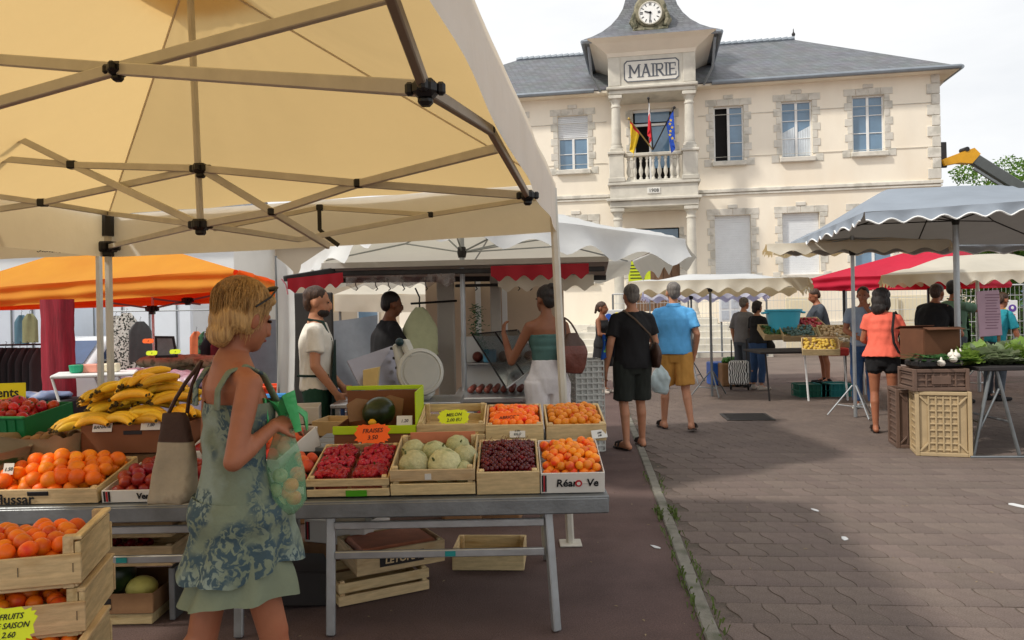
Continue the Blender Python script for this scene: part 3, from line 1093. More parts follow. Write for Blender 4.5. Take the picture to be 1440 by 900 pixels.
M_TRIM = mat('white_trim', S(238, 238, 236), .7, .03)
M_BRONZE = mat('tent_frame_bronze', S(150, 136, 118), .5, .12, 8, metal=.35)
M_TUBE = mat('tent_frame_grey', S(200, 195, 182), .42, .1, 8, metal=.15)
def lerp(a, b, t):
    return a + (b - a) * t
def popup(o, c, peak, drop, m_roof, m_val, near=1.0, fold=0.0, sag=.05, wob=.012, corner_fold=True, vent=True, nval=40):
    """pop-up tent cloth: four roof faces from the eaves c[0..3] to the peak, a valance hanging from each eave"""
    for i in range(4):
        a, b = c[i], c[(i + 1) % 4]
        r = MB()
        def fn(u, v):
            p = lerp(lerp(a, b, u), peak, v)
            s = math.sin(PI * u) * math.sin(PI * min(1, v * 1.05)) * (1 - v)
            p = p - Vector((0, 0, sag * s * 2.2))
            return p + Vector((0, 0, (.02 * noise.noise(p * 1.7) + .008 * noise.noise(Vector((u * 14, v * 3, i)))) * math.sin(PI * u)))
        r.grid(fn, 40, 26)
        r.build('roof_panel', m_roof, o, smooth=180, world=True)
        v_ = MB()
        nrm = Vector((b.y - a.y, a.x - b.x, 0)).normalized()
        cen = sum(c, Vector()) / 4
        if nrm.dot((a + b) / 2 - cen) < 0:
            nrm = -nrm
        def fv(u, v):
            p = lerp(a, b, u) + nrm * .02
            q = p - Vector((0, 0, drop * v * (near + (1 - near) * u if i == 3 else 1)))
            w = wob * (1 + v) * (noise.noise(Vector((u * 9 + i * 5, v * 1.1, 3))) + .6 * math.sin(u * 21 + i)) * (1 if 0 < u < 1 else 0) + fold * math.sin(v * 10 + 2.5 * u + 1.2 * math.sin(u * 5))
            return q + nrm * w - Vector((0, 0, sag * .25 * math.sin(PI * u) * v))
        v_.grid(fv, nval, 14 if fold else 5)
        v_.build('valance', m_val, o, smooth=180, world=True)
    for i in range(4):
        t = MB()
        t.tube([lerp(c[i], peak, k / 8) - Vector((0, 0, .006)) for k in range(9)], .006, 5)
        t.build('seam', m_val, o, world=True)
    if vent:
        for i in range(4):
            a, b = c[i], c[(i + 1) % 4]
            r = MB()
            up = Vector((0, 0, .07))
            r.grid(lambda u, v: lerp(lerp(a, b, u), peak, .84 + .16 * v) + up * (1 - .2 * v) + Vector((0, 0, -.035 * math.sin(PI * u) * (1 - v))), 10, 4)
            r.build('vent_cap', m_roof, o, smooth=180, world=True)
def bars(o, lst, w, h, m, name='frame_bar'):
    for a, b in lst:
        t = MB()
        t.bar(a, b, w, h, bev=.003)
        t.build(name, m, o, world=True)
def joint(o, p, s=.05, big=False):
    t = MB()
    if big:
        t.box(p, (s * 1.5, s * 1.5, s * 1.1), bev=.012)
        t.box(p - Vector((0, 0, s * .75)), (s * .9, s * .9, s * .6), bev=.008)
        for dx, dy in ((1, 0), (-1, 0), (0, 1), (0, -1)):
            t.box(p + Vector((dx * s * .95, dy * s * .95, 0)), (s * .55, s * .55, s * .8), bev=.006)
    else:
        t.box(p, (s, s, s * .9), bev=.006)
    t.build('joint', M_BLACK, o, world=True)
def pole(o, base, top, r, m=M_TUBE, name='pole', n=6, foot=.07):
    t = MB()
    t.tube([base + Vector((0, 0, .006)), top], r, n)
    t.build(name, m, o, smooth=40, world=True)
    if foot:
        t = MB()
        t.box(base + Vector((0, 0, .008)), (foot * 2, foot * 2, .012), bev=.003)
        t.build('foot_plate', m, o, world=True)

# --- the cream tent overhead
CR, CL = P(777, 258, 5.04), P(152, 302, 5.75)
RD = Vector((.122, .9925, 0))
FR_, FL_ = CR - RD * 4.25, CL - RD * 4.6
FL_.z = CR.z
T1 = thing('market_tent', 'large cream pop-up tent overhead shading the fruit tables, seen from below', 'tent', (CR.x, CR.y, 0))
popup(T1, [CR, CL, FL_, FR_], P(266, -44, 3.75), .31, M_CREAM, M_CREAMV, near=.55, wob=.006)
def J(x, y, d): return P(x, y, d)
h1, h2, h3 = J(598, 125, 1.75), J(690, 183, 2.45), J(742, 275, 3.4)
cF = J(165, 97, 2.35)
k1, k2 = J(282, 237, 3.9), J(282, 316, 3.95)
nL, nF, nB = J(102, 232, 4.3), J(505, 258, 3.65), J(383, 298, 3.9)
lL = J(60, 285, 4.6)
slider, topL = J(152, 347, 5.72), J(152, 306, 5.72)
bars(T1, [(cF, h1), (J(-120, 75, 2.75), cF), (J(-140, 184, 2.6), cF), (cF, J(560, -10, 2.0))], .024, .036, M_TUBE)
bars(T1, [(J(545, -20, 1.45), h1), (h2, h3), (h1, h2)], .022, .030, M_BRONZE)
bars(T1, [(h3, nF), (nF, k1), (k1, nL), (nL, J(-80, 216, 4.45)), (J(698, 209, 2.95), nF), (nF, nB), (nB, k2), (J(-80, 142, 4.2), nL), (nL, k2), (k1, lL), (lL, J(-60, 303, 4.7)), (k1, nB), (nB, J(462, 346, 4.4))], .022, .036, M_TUBE)
bars(T1, [(J(-60, 268, 4.6), lL), (lL, J(152, 300, 5.3)), (J(152, 300, 5.3), k2), (slider, k2), (k2, J(420, 337, 4.6)), (J(300, 322, 5.2), J(450, 292, 5.2)), (J(450, 292, 5.2), J(605, 302, 5.1)), (J(605, 302, 5.1), J(770, 276, 5.05)), (J(420, 337, 4.6), J(605, 302, 5.1)), (slider, J(28, 311, 5.5)), (J(28, 311, 5.5), J(-60, 290, 5.4))], .02, .032, M_TUBE)
for p, s, b in ((h1, .037, 1), (h2, .028, 0), (h3, .04, 1), (cF, .036, 1), (k1, .045, 1), (k2, .05, 1), (nL, .05, 0), (nF, .045, 0), (nB, .04, 0), (lL, .05, 0), (slider, .07, 1), (J(605, 302, 5.1), .04, 0), (J(450, 292, 5.2), .045, 0), (J(28, 311, 5.5), .05, 0)):
    joint(T1, p, s, b)
t = MB()
t.tube([k2, P(266, -40, 3.75)], .017, 8)
t.build('centre_pole', M_TUBE, T1, smooth=40, world=True)
t = MB()
t.tube([J(152, 300, 5.72), J(152, 332, 5.72)], .042, 8)
t.build('pole_sleeve', M_BLACK, T1, smooth=40, world=True)
t = MB()
q = J(449, 295, 5.15)
t.tube([q, q + Vector((0, 0, -.13)), q + Vector((.05, -.02, -.18)), q + Vector((.13, -.03, -.24))], .014, 6, flat=.4)
t.build('strap', M_BLACK, T1, world=True)
pole(T1, Vector((0.345, 5.03, 0)), CR - Vector((.0, .0, .03)), .026, foot=.07)
pole(T1, Vector((P(154, 428, 5.72).x, 5.72, 0)), J(151, 300, 5.72), .028)

# --- the neighbouring cream tent at the far left
d2 = 6.4
a, b = P(138, 296, d2), P(-330, 322, 7.0)
T2 = thing('market_tent', 'second cream tent at the left edge with writing on its valance', 'tent', (a.x, a.y, 0))
cc = [a, b, b - RD * 3.1, a - RD * 3.1]
for q in cc: q.z = a.z
popup(T2, [cc[0], cc[1], cc[2] - Vector((0, 0, 0)), cc[3]], sum(cc, Vector()) / 4 + Vector((0, 0, .75)), .36, M_CREAM, M_CREAMV, vent=False)
pole(T2, Vector((P(139, 428, d2).x, d2, gz(-3.3, d2))), a - Vector((.0, 0, .02)), .028)
bars(T2, [(P(138, 330, d2), P(-60, 312, 6.7)), (P(138, 300, d2), P(-60, 340, 6.7))], .02, .032, M_TUBE)
t = MB()
for k in range(16):
    p0 = P(52 + k * 3.4, 353.5 + k * .12, d2 - .06)
    t.bar(p0, p0 + Vector((.014, 0, random.uniform(-.012, .018))), .004, .006)
t.build('valance_writing', M_INK, T2, world=True)

# --- orange tent
def z_at(p, z): return Vector((p.x, p.y, z))
A = P(331, 379, 9.3)
B = P(-95, 411, 10.8)
Cc = P(-70, 419, 14.2)
D = P(404, 401, 12.6)
T3 = thing('market_tent', 'bright orange pop-up tent with red glowing underside behind the bananas', 'tent', (A.x, A.y, gz(A.x, A.y)))
popup(T3, [A, B, Cc, D], P(165, 330, 11.5) , .25, M_ORANGE, M_ORANGE, fold=.022, wob=.03, nval=60, vent=False)
for p, f_ in ((A, 0), (D, 0)):
    pass
for px, d in ((216, 12.9),):
    q = stand(px, d)
    pole(T3, q, P(214, 405, d), .022, M_WHITE)
    joint(T3, P(214, 434, d), .09, 1)
    bars(T3, [(P(214, 434, d), P(150, 425, d)), (P(214, 420, d), P(282, 428, d)), (P(214, 434, d), P(300, 415, d))], .025, .03, M_ALUD)
    joint(T3, P(264, 422, d), .08, 1)
M_VELVET = mat('crimson_drape', S(140, 16, 36), .7, .35, 5, .3, 12, stretch=(4, 4, .5), spec=.5)
t = MB()
p0 = P(81, 425, 9.6)
g0 = gz(p0.x, 9.6)
rings = []
for i in range(15):
    z = lerp(g0 + .45, P(81, 421, 9.6).z, i / 14)
    ring = []
    for j in range(32):
        an = 2 * PI * j / 32
        rr = .19 + .018 * math.sin(an * 7 + i * .25) + .012 * noise.noise(Vector((an * 2, i * .7, 1)))
        ring.append(Vector((p0.x + rr * math.cos(an), 9.6 + .55 * rr * math.sin(an), z)))
    rings.append(ring)
t.loft(rings)
t.build('drape', M_VELVET, T3, smooth=60, world=True)

# --- parasol with a scalloped valance on four free corners
def parasol(o, c, rise, drop, m_top, m_val, pole_at, pole_foot_z, scal=(10, 8), ridge=.35, amp=.06, trim=None, pole_r=.022, m_pole=M_ALU, ribs=True, sag=.06, hub_drop=.35, tripod=True, cup=.25, mrib=None):
    cen = sum(c, Vector()) / 4
    top = MB()
    def surf(u, v):
        p = lerp(lerp(c[0], c[1], u), lerp(c[3], c[2], u), v)
        a_, b_ = abs(2 * u - 1), abs(2 * v - 1)
        e = max(a_, b_)
        g = max(0.0, (max((a_ - ridge) / (1 - ridge), 0), b_)[0]) if ridge else a_
        h = 1 - max(g, b_) ** 1.15
        p = p + Vector((0, 0, rise * h))
        s = math.sin(PI * u * 2) ** 2 * math.sin(PI * v * 2) ** 2
        p.z -= sag * s
        p.z += .012 * noise.noise(p * 2.1)
        return p
    top.grid(surf, 28, 24)
    top.build('canopy', m_top, o, smooth=180, world=True)
    for i in range(4):
        a, b = c[i], c[(i + 1) % 4]
        n = scal[i % 2]
        v_ = MB()
        nrm = Vector((b.y - a.y, a.x - b.x, 0)).normalized()
        if nrm.dot((a + b) / 2 - cen) < 0: nrm = -nrm
        NU = n * 10
        def dr(u): return drop * (1 - .38 * abs(math.cos(PI * u * n)) ** 1.5)
        def fv(u, v):
            w = amp * v * (math.sin(u * n * 2 * PI * .5 + i) * .5 + noise.noise(Vector((u * 5 + i * 9, 1, 2))))
            return lerp(a, b, u) + nrm * (.012 + w + cup * drop * v * v) - Vector((0, 0, dr(u) * v))
        v_.grid(fv, NU, 4)
        vo = v_.build('valance', m_val, o, smooth=180, world=True)
        if trim:
            t = MB()
            t.tube([fv(j / NU, 1.0) for j in range(NU + 1)], .009, 5)
            t.build('trim', trim, vo, world=True)
    q = pole_at
    apex = Vector((q.x, q.y, cen.z + rise * .92))
    if q is not None and pole_foot_z is not None:
        base = Vector((q.x, q.y, pole_foot_z))
        pole(o, base, apex, pole_r, m_pole, n=10, foot=0)
        t = MB()
        for k in range(3 if tripod else 0):
            an = 2 * PI * k / 3 + .6
            dv = Vector((math.cos(an), math.sin(an), 0))
            t.tube([base + Vector((0, 0, .42)) + dv * .03, base + dv * .34 + Vector((0, 0, .02))], .012, 6)
            t.tube([base + Vector((0, 0, .14)) + dv * .02, base + dv * .22 + Vector((0, 0, .16))], .009, 6)
        if tripod:
            tag(t.build('tripod_foot', m_pole, o, world=True))
    if ribs:
        hub = Vector((q.x, q.y, cen.z + rise - hub_drop))
        t = MB()
        t.lathe([(.035, -.05), (.045, 0), (.035, .05)], 10, hub)
        t.build('hub', M_DARKM, o, world=True)
        for (u, v) in ((0, 0), (1, 0), (1, 1), (0, 1), (.5, 0), (1, .5), (.5, 1), (0, .5)):
            e = surf(lerp(.5, u, .97), lerp(.5, v, .97)) - Vector((0, 0, .02))
            mid = surf(lerp(.5, u, .5), lerp(.5, v, .5)) - Vector((0, 0, .02))
            t = MB()
            t.tube([apex - Vector((0, 0, .03)), mid, e], .009, 6)
            t.tube([hub, mid], .008, 6)
            t.build('rib', mrib or m_pole, o, world=True)
# grey parasol on the right
c = [P(1216, 299, 7.95), P(1560, 274, 7.4), Vector((7.6, 11.0, 2.25)), P(1100, 347, 11.2)]
q = stand(1346, 9.3)
T4 = thing('market_parasol', 'big grey parasol with white scalloped trim over the vegetable stall', 'parasol', q)
parasol(T4, c, .50, .13, M_GREYC, M_GREYC, q, q.z, (9, 12), ridge=.42, trim=M_TRIM, pole_r=.034, mrib=M_DARKM, hub_drop=.42, tripod=False, amp=.04)
# ivory parasol tucked below it
q = stand(1200, 10.3)
c = [P(1078, 343, 10.0), P(1335, 337, 9.6), P(1330, 341, 11.9), P(1088, 350, 12.0)]
T5 = thing('market_parasol', 'small ivory parasol on a tripod tucked below the grey one', 'parasol', q)
parasol(T5, c, .08, .15, M_BEIGEC, M_BEIGEC, q, q.z, (7, 6), pole_r=.024, hub_drop=.22, amp=.05)
# white parasol in the middle
q = stand(999, 13.1)
c = [P(884, 396, 11.9), P(1136, 390, 11.6), P(1122, 402, 14.6), P(905, 404, 14.8)]
T6 = thing('market_parasol', 'low white parasol on a tripod in front of the town hall steps', 'parasol', q)
parasol(T6, c, .16, .20, M_WHITEC, M_BEIGEC, q, q.z, (9, 7), pole_r=.022, hub_drop=.25, amp=.05, m_pole=M_ALUD)
q = stand(972, 15.6)
c = [P(905, 408, 15.0), P(1078, 404, 14.9), P(1070, 412, 17.0), P(915, 414, 17.0)]
T7 = thing('market_parasol', 'farther pale lilac parasol half hidden behind the low white one', 'parasol', q)
parasol(T7, c, .14, .2, M_LILACC, M_LILACC, q, q.z, (8, 7), pole_r=.02, hub_drop=.25, amp=.05, m_pole=M_ALUD)
# ivory parasol right
q = stand(1375, 13.0)
c = [P(1240, 387, 12.0), P(1500, 378, 11.7), P(1500, 378, 14.2), P(1262, 390, 14.4)]
T8 = thing('market_parasol', 'ivory parasol with brown shaded scallops over the cheese sellers on the right', 'parasol', q)
parasol(T8, c, .3, .2, M_BEIGEC, M_BEIGEC, q, q.z, (10, 9), pole_r=.028, hub_drop=.25, amp=.05)
# red tent
a, b, c_, d_ = P(1143, 391, 15.2), P(1352, 388, 14.2), P(1420, 388, 17.4), P(1228, 392, 18.4)
T9 = thing('market_tent', 'bright red pop-up tent in front of the town hall', 'tent', stand(1240, 16))
for q in (b, c_, d_): q.z = a.z
popup(T9, [a, b, c_, d_], P(1335, 338, 16.2), .24, M_REDC, M_REDC, fold=.018, wob=.03, nval=50, vent=False)
for px, d in ((1187, 15.1), (1306, 17.9)):
    q = stand(px, d)
    pole(T9, q, Vector((q.x, q.y, a.z)), .028, M_BLACK)
# the deli stall's big pale parasol (centre)
q = stand(651, 7.3)
c = [P(560, 284, 5.6), P(962, 336, 7.0), P(888, 366, 9.4), P(425, 372, 8.8)]
T10 = thing('market_parasol', 'wide pale parasol over the delicatessen stall beside the cream tent', 'parasol', q)
parasol(T10, c, .34, .27, M_WHITEC, M_WHITEC, q, q.z, (5, 4), ridge=.3, pole_r=.024, hub_drop=.42, amp=.05, cup=.3)
# ------------------------------------------------------------------ fruit stall: tables
TZ = 0.64
def table(label, x0, x1, y0, y1, legs, zz=TZ):
    o = thing('market_table', label, 'table', ((x0 + x1) / 2, (y0 + y1) / 2, 0))
    cx, cy = (x0 + x1) / 2, (y0 + y1) / 2
    n = 5
    for i in range(n):
        m = MB()
        w = (y1 - y0) / n
        m.box((0, y0 + (i + .5) * w - cy, zz - .015), (x1 - x0, w - .006, .03), bev=.004)
        m.build('table_plank', M_ALUD, o)
    m = MB()
    m.box((0, y0 - cy + .012, zz - .045), (x1 - x0 - .004, .024, .075), bev=.006)
    m.build('front_rail', M_ALUD, o)
    for (lx, splay) in legs:
        for ly, sg in ((y0 + .06, -1), (y1 - .08, 1)):
            m = MB()
            m.bar((lx - cx, ly - cy, zz - .08), (lx - cx + splay, ly - cy + sg * .05, 0.006), .042, .03, bev=.005)
            m.build('leg', M_ALU, o)
    if len(legs) > 1:
        a, b = legs[0][0] - cx, legs[-1][0] - cx
        for z in (zz - .125, zz - .265):
            m = MB()
            m.bar((a + .02, y0 + .05 - cy - .012, z), (b - .02, y0 + .05 - cy - .012, z), .022, .036, bev=.004)
            m.build('cross_rail', M_ALU, o)
    m = MB()
    m.box((legs[0][0] - cx + (legs[-1][0] - legs[0][0]) * .55, y0 + .05 - cy - .026, zz - .265), (.05, .004, .024))
    m.build('sticker', mat('teal_sticker', S(30, 130, 130), .5), o)
    return o
table('long grey aluminium market table carrying the melon and cherry crates', -1.155, 0.44, 3.68, 4.75, [(-.885, 0), (.15, .03)])
table('grey aluminium market table on the left carrying oranges and bananas', -3.3, -1.165, 3.68, 4.75, [(-2.55, 0), (-1.32, 0)])
# ------------------------------------------------------------------ crates
def crate(name, label, cat, loc, size, rz=0.0, tilt=0.0, style='wood', mats=None, group=None, front_gap=False, ends=True, text=None, tcol=None, tsize=.05, handle=False, stripes=False, tbox=None, slats=2):
    """open-topped box; loc = middle of its bottom front edge; tilted up towards the back"""
    w, d, h = size
    o = thing(name, label, cat, loc, rz, group)
    o.rotation_euler.x = tilt
    t = .011 if style == 'wood' else .006
    M1, M2 = mats or (M_WOOD, M_WOODY)
    def part(nm, c, s, m, bev=.003):
        q = MB()
        q.box(c, s, bev=bev)
        return q.build(nm, m, o)
    part('bottom_board', (0, d / 2, t / 2), (w - 2 * t, d - 2 * t, t), M1)
    if style == 'wood' and slats == 2:
        hh = (h - .018) / 2
        for yy in (t / 2, d - t / 2):
            for k in range(2):
                part('slat', (0, yy, .004 + hh / 2 + k * (hh + .014)), (w, t * .8, hh), M1)
        for sx in (-1, 1):
            for k in range(2):
                part('slat', (sx * (w / 2 - t / 2), d / 2, .004 + hh / 2 + k * (hh + .014)), (t * .8, d - 2 * t - .002, hh), M2)
            for yy in (t + .014, d - t - .014):
                part('corner_post', (sx * (w / 2 - t - .013), yy, h * .54), (.025, .025, h * 1.05), M2)
    else:
        for yy in (t / 2, d - t / 2):
            part('side_panel', (0, yy, h / 2), (w, t, h), M1)
        for sx in (-1, 1):
            part('side_panel', (sx * (w / 2 - t / 2), d / 2, h / 2), (t, d - 2 * t - .002, h), M2)
        if style == 'wood':
            for sx in (-1, 1):
                for yy in (t + .014, d - t - .014):
                    part('corner_post', (sx * (w / 2 - t - .013), yy, h * .52), (.025, .025, h * 1.03), M2)
    MF = Matrix.Translation((0, -.0015, h * .5)) @ Matrix.Rotation(R(90), 4, 'X')
    if tbox:
        q = MB()
        q.box((tbox[0] * w, -.001, tbox[1] * h), (tbox[2] * w, .003, tbox[3] * h))
        q.build('printed_band', tbox[4], o)
    if text:
        q = MB()
        q.text(text, tsize, Matrix.Translation(((tbox[0] * w if tbox else 0), -.0035, h * (tbox[1] if tbox else .5))) @ Matrix.Rotation(R(90), 4, 'X'), .0008, .0012, shear=.1)
        q.build('lettering', tcol or M_INK, o)
    if stripes:
        q = MB()
        for k, xx in enumerate((-.47, -.445, -.42)):
            q.k = k % 2
            q.box((xx * w, -.001, h * .5), (.012 * w + .003, .003, h * .8))
        q.build('printed_stripe', [M_INK, mat('print_red', S(176, 40, 48), .6)], o)
    if handle:
        q = MB()
        q.box((0, -.0012, h * .72), (.1, .004, .022), bev=.0015)
        q.build('handle_hole', M_BLACK, o)
    return o
M_WCARD = mat('white_card', S(214, 210, 202), .7, .05, 6)
M_BCARD = mat('black_card', S(34, 30, 29), .7, .2, 8)
M_LIME = mat('lime_plastic', S(176, 204, 20), .5, .06)
M_GREENP = mat('green_plastic', S(16, 112, 62), .45, .1)
M_BROWNCARD = mat('banana_box', S(120, 74, 46), .8, .1, 7)
M_TAGY = mat('tag_yellow', S(222, 236, 34), .6, .04)
M_TAGO = mat('tag_orange', S(255, 104, 22), .6, .04)
M_TAGW = mat('tag_white', S(216, 214, 206), .6, .04)
def tilt_pt(loc, rz, tilt, x, y, z):
    M = Matrix.Translation(loc) @ Matrix.Rotation(rz, 4, 'Z') @ Matrix.Rotation(tilt, 4, 'X')
    return M @ Vector((x, y, z))
# ------------------------------------------------------------------ fruit
def fruit_mesh(name, r, m, sq=.94, dimple=.12, n=14, stem=None, ribs=0, rib_m=None):
    t = MB()
    prof = []
    for i in range(11):
        a = -PI / 2 + PI * i / 10
        rad, z = math.cos(a), math.sin(a) * sq
        if i > 7: z -= dimple * ((i - 7) / 3) ** 2
        if i < 2: z += dimple * .5 * (1 - i / 2)
        prof.append((max(rad, .03) * r, z * r))
    if ribs:
        rings = []
        for rad, z in prof:
            rings.append([Vector((rad * (1 - .05 * abs(math.cos(ribs / 2 * q))) * math.cos(q), rad * (1 - .05 * abs(math.cos(ribs / 2 * q))) * math.sin(q), z)) for q in [2 * PI * j / 40 for j in range(40)]])
        t.loft(rings)
    else:
        t.lathe(prof, n)
    if stem:
        t.k = 1
        t.tube([(0, 0, r * sq - r * dimple * 1.1), (0, .1 * r, r * sq + stem)], [.006, .004], 5)
    return t.mesh(name, [m, M_STEM] if stem else [m], 60)
M_STEM = mat('stem', S(86, 92, 46), .8, .2)
def fm(name, c, c2, **k):
    d = dict(rough=.45, var=.16, scale=16, rnd=.2, col2=c2, c2pos=(.45, .65), c2scale=9, bump=.05, bscale=140, sss=.05)
    d.update(k)
    return mat(name, c, **d)
M_ORNG = fm('orange_peel', S(236, 118, 14), S(244, 138, 24), bump=.12, bscale=160)
M_APR = fm('apricot_skin', S(240, 136, 26), S(222, 74, 26), c2pos=(.5, .66), c2scale=16)
M_APR2 = fm('ripe_apricot_skin', S(238, 120, 20), S(206, 60, 24), c2pos=(.52, .7), c2scale=11)
M_NECT = fm('nectarine_skin', S(136, 24, 30), S(206, 96, 44), c2pos=(.58, .78), rough=.3)
M_PEACH = fm('peach_skin', S(206, 78, 44), S(150, 34, 36), rough=.6)
M_CHER = fm('cherry_skin', S(74, 10, 18), S(130, 22, 24), rough=.18, c2pos=(.5, .8), c2scale=20)
M_BERRY = fm('strawberry_skin', S(178, 24, 30), S(120, 10, 20), rough=.3, scale=30, bump=.2)
M_TOM = fm('tomato_skin', S(178, 40, 24), S(196, 66, 30), rough=.25)
M_MEL = fm('melon_skin', S(184, 182, 136), S(132, 140, 96), c2pos=(.55, .7), c2scale=14, scale=50, bump=.3, bscale=90, rough=.7)
M_WMEL = fm('watermelon_skin', S(28, 44, 22), S(48, 66, 32), rough=.3, stretch=(1, 1, .3))
M_POT = fm('potato_skin', S(142, 104, 66), S(110, 78, 48), rough=.85)
M_BAN = fm('banana_skin', S(226, 178, 46), S(196, 150, 40), rough=.5, c2pos=(.6, .8), c2scale=10)
M_BANT = mat('banana_tip', S(74, 62, 34), .8, .2)
FM = dict(orange=fruit_mesh('orange', .038, M_ORNG, .95, .06), apricot=fruit_mesh('apricot', .0235, M_APR, .97, .14, 12), nectarine=fruit_mesh('nectarine', .034, M_NECT, .95, .14), peach=fruit_mesh('peach', .035, M_PEACH, .94, .16),
          cherry=fruit_mesh('cherry', .0125, M_CHER, .95, .15, 8), tomato=fruit_mesh('tomato', .036, M_TOM, .85, .14, stem=.006), melon=fruit_mesh('melon', .078, M_MEL, .95, .03, ribs=10, stem=.012), big_apricot=fruit_mesh('apricot', .031, M_APR2, .95, .12), potato=fruit_mesh('potato', .034, M_POT, .8, 0))
FR_R = dict(orange=.038, apricot=.0235, nectarine=.034, peach=.035, cherry=.0125, tomato=.036, melon=.078, potato=.034, big_apricot=.031)
rf = random.Random(11)
def heap(kind, label, group, loc, rz, tilt, size, zfill, dome=.0, sp=1.86, layers=2, stuff=False, skip=0.0, back_drop=0.0):
    """fruit heaped in a crate whose bottom front edge middle is at loc"""
    w, d, h = size
    r = FR_R[kind]
    pts = []
    for L in range(layers):
        ny = max(1, int((d - .03) / (r * sp * .88)))
        nx = max(1, int((w - .03) / (r * sp)))
        for j in range(ny):
            for i in range(nx):
                x = (i - (nx - 1) / 2 + (.25 if (j + L) % 2 else -.25)) * r * sp + rf.uniform(-.2, .2) * r
                y = d / 2 + (j - (ny - 1) / 2) * r * sp * .88 + rf.uniform(-.2, .2) * r + L * .4 * r
                if abs(x) > w / 2 - r - .008 or y < r + .012 or y > d - r - .012: continue
                u, v = 2 * x / w, 2 * y / d - 1
                hz_ = dome * max(0, 1 - u * u) * max(0, 1 - v * v)
                z = zfill - r * .2 + hz_ - (layers - 1 - L) * r * 1.25 + rf.uniform(-.25, .25) * r
                if L == layers - 1 and layers > 1 and rf.random() < .18: continue
                if rf.random() < skip: continue
                pts.append((x, y, z))
    if stuff:
        t = MB()
        src = FM[kind]
        vs = [v.co.copy() for v in src.vertices]
        fs = [tuple(p.vertices) for p in src.polygons]
        from mathutils import Euler
        for p in pts:
            t.add(vs, fs, Matrix.Translation(p) @ Euler((rf.random() * 6, rf.random() * 6, 0)).to_matrix().to_4x4() @ Matrix.Scale(rf.uniform(.88, 1.1), 4))
        for p in (pts[::4] if kind == 'cherry' else []):
            q = Vector(p)
            t.tube([q + Vector((0, 0, r)), q + Vector((rf.uniform(-.02, .02), rf.uniform(-.02, .02), r + .02))], .0012, 3)
        o = t.build(kind + '_heap', list(src.materials), smooth=60, loc=loc, rz=rz)
        o.rotation_euler.x = tilt
        tag(o, label, {'cherry': 'cherries', 'apricot': 'apricots'}.get(kind, kind), kind='stuff')
        return
    for p in pts:
        q = tilt_pt(loc, rz, tilt, *p)
        s = rf.uniform(.84, 1.12)
        o = inst(FM[kind], kind.replace('big_', ''), None, q, (rf.uniform(-1, 1), rf.uniform(-1, 1), rf.random() * 6), (s, s, s))
        tag(o, label, kind.replace('big_', ''), group)
# price tags
def star_tag(label, c, w, h, m, writing, face=0.0, lean=.25, seed=0):
    o = thing('price_tag', label, 'price tag', c, face)
    o.rotation_euler.x = -lean
    q = MB()
    rr = random.Random(seed)
    n = 30
    out = []
    for i in range(n):
        a = 2 * PI * i / n
        ca, sa = math.cos(a), math.sin(a)
        sx = math.copysign(abs(ca) ** .5, ca) * w / 2
        sz = math.copysign(abs(sa) ** .5, sa) * h / 2
        k = (1.0 if i % 2 else .86) * rr.uniform(.96, 1.03)
        out.append((sx * k, sz * k + h / 2))
    q.prism(out, -.001, .001, Matrix.Rotation(R(90), 4, 'X'))
    q.build('card', m, o)
    scribble(o, w, h, writing, rr)
    return o
def scribble(o, w, h, writing, rr):
    """quick marker-pen capitals"""
    q = MB()
    for k, line in enumerate(writing):
        sz = h * .95 / (len(writing) + 1.2)
        q.text(line, sz, Matrix.Translation((0, -.0025, h * .97 - (k + 1) * h / (len(writing) + 1.0))) @ Matrix.Rotation(R(90), 4, 'X') @ Matrix.Rotation(R(rr.uniform(2, 5)), 4, 'Z'), .0005, .0002, shear=.25)
    q.build('writing', M_INK, o)
def plain_tag(label, c, w, h, m=None, face=0.0, lean=.3, lines=('2.50', 'ESP')):
    o = thing('price_tag', label, 'price tag', c, face)
    o.rotation_euler.x = -lean
    q = MB()
    q.box((0, 0, h / 2), (w, .002, h), bev=.0008)
    q.build('card', m or M_TAGW, o)
    scribble(o, w, h, lines, random.Random(len(label)))
    return o
# --- front row on the long table (front edge y ~ 3.74)
TI = R(13)
FY = 3.735
def on(x, y, dz=0.0): return Vector((x, y, TZ + .003 + dz))
def tilted(x, y, d, tl): return on(x, y)
rows = [
    ('apricot', (.27, FY), (.305, .40, .105)),
    ('cherry', (-.035, FY), (.30, .40, .11)),
    ('melon', (-.395, FY), (.405, .42, .135)),
    ('straw', (-.80, FY), (.395, .42, .10)),
]
def wedge(x, y, w, d, tl, label):
    """small riser block under the back of a tilted crate"""
    o = MB()
    hh = d * math.sin(tl) - .006
    o.box((0, 0, hh / 2), (w * .9, .04, hh), bev=.004)
    tag(o.build('riser_block', M_WOOD, loc=on(x, y + d * math.cos(tl) - .05)), label, 'riser')
L = on(.272, FY)
crate('fruit_carton', 'white printed carton full of apricots at the right end of table', 'carton', L, (.305, .40, .105), 0, TI, 'card', (M_WCARD, M_WCARD), text='Réart  Ve', tsize=.052, tbox=(.07, .5, .5, .02, M_WCARD), stripes=True)
q = MB()
q.lathe([(.017, -.001), (.017, .002)], 14, M=Matrix.Translation((.028, -.004, .052)) @ Matrix.Rotation(R(90), 4, 'X'))
q.k = 1
q.lathe([(.009, .002), (.009, .003)], 12, M=Matrix.Translation((.028, -.004, .052)) @ Matrix.Rotation(R(90), 4, 'X'))
o = q.build('printed_fruit', [mat('print_red', S(176, 40, 48), .6), M_WCARD], bpy.data.objects['fruit_carton'])
heap('apricot', 'plump orange apricot heaped in the white printed carton', 'apricots in the white carton', L, 0, TI, (.305, .40, .105), .105, .035)
wedge(.272, FY, .3, .40, TI, 'wooden block propping up the white apricot carton')
L = on(-.035, FY)
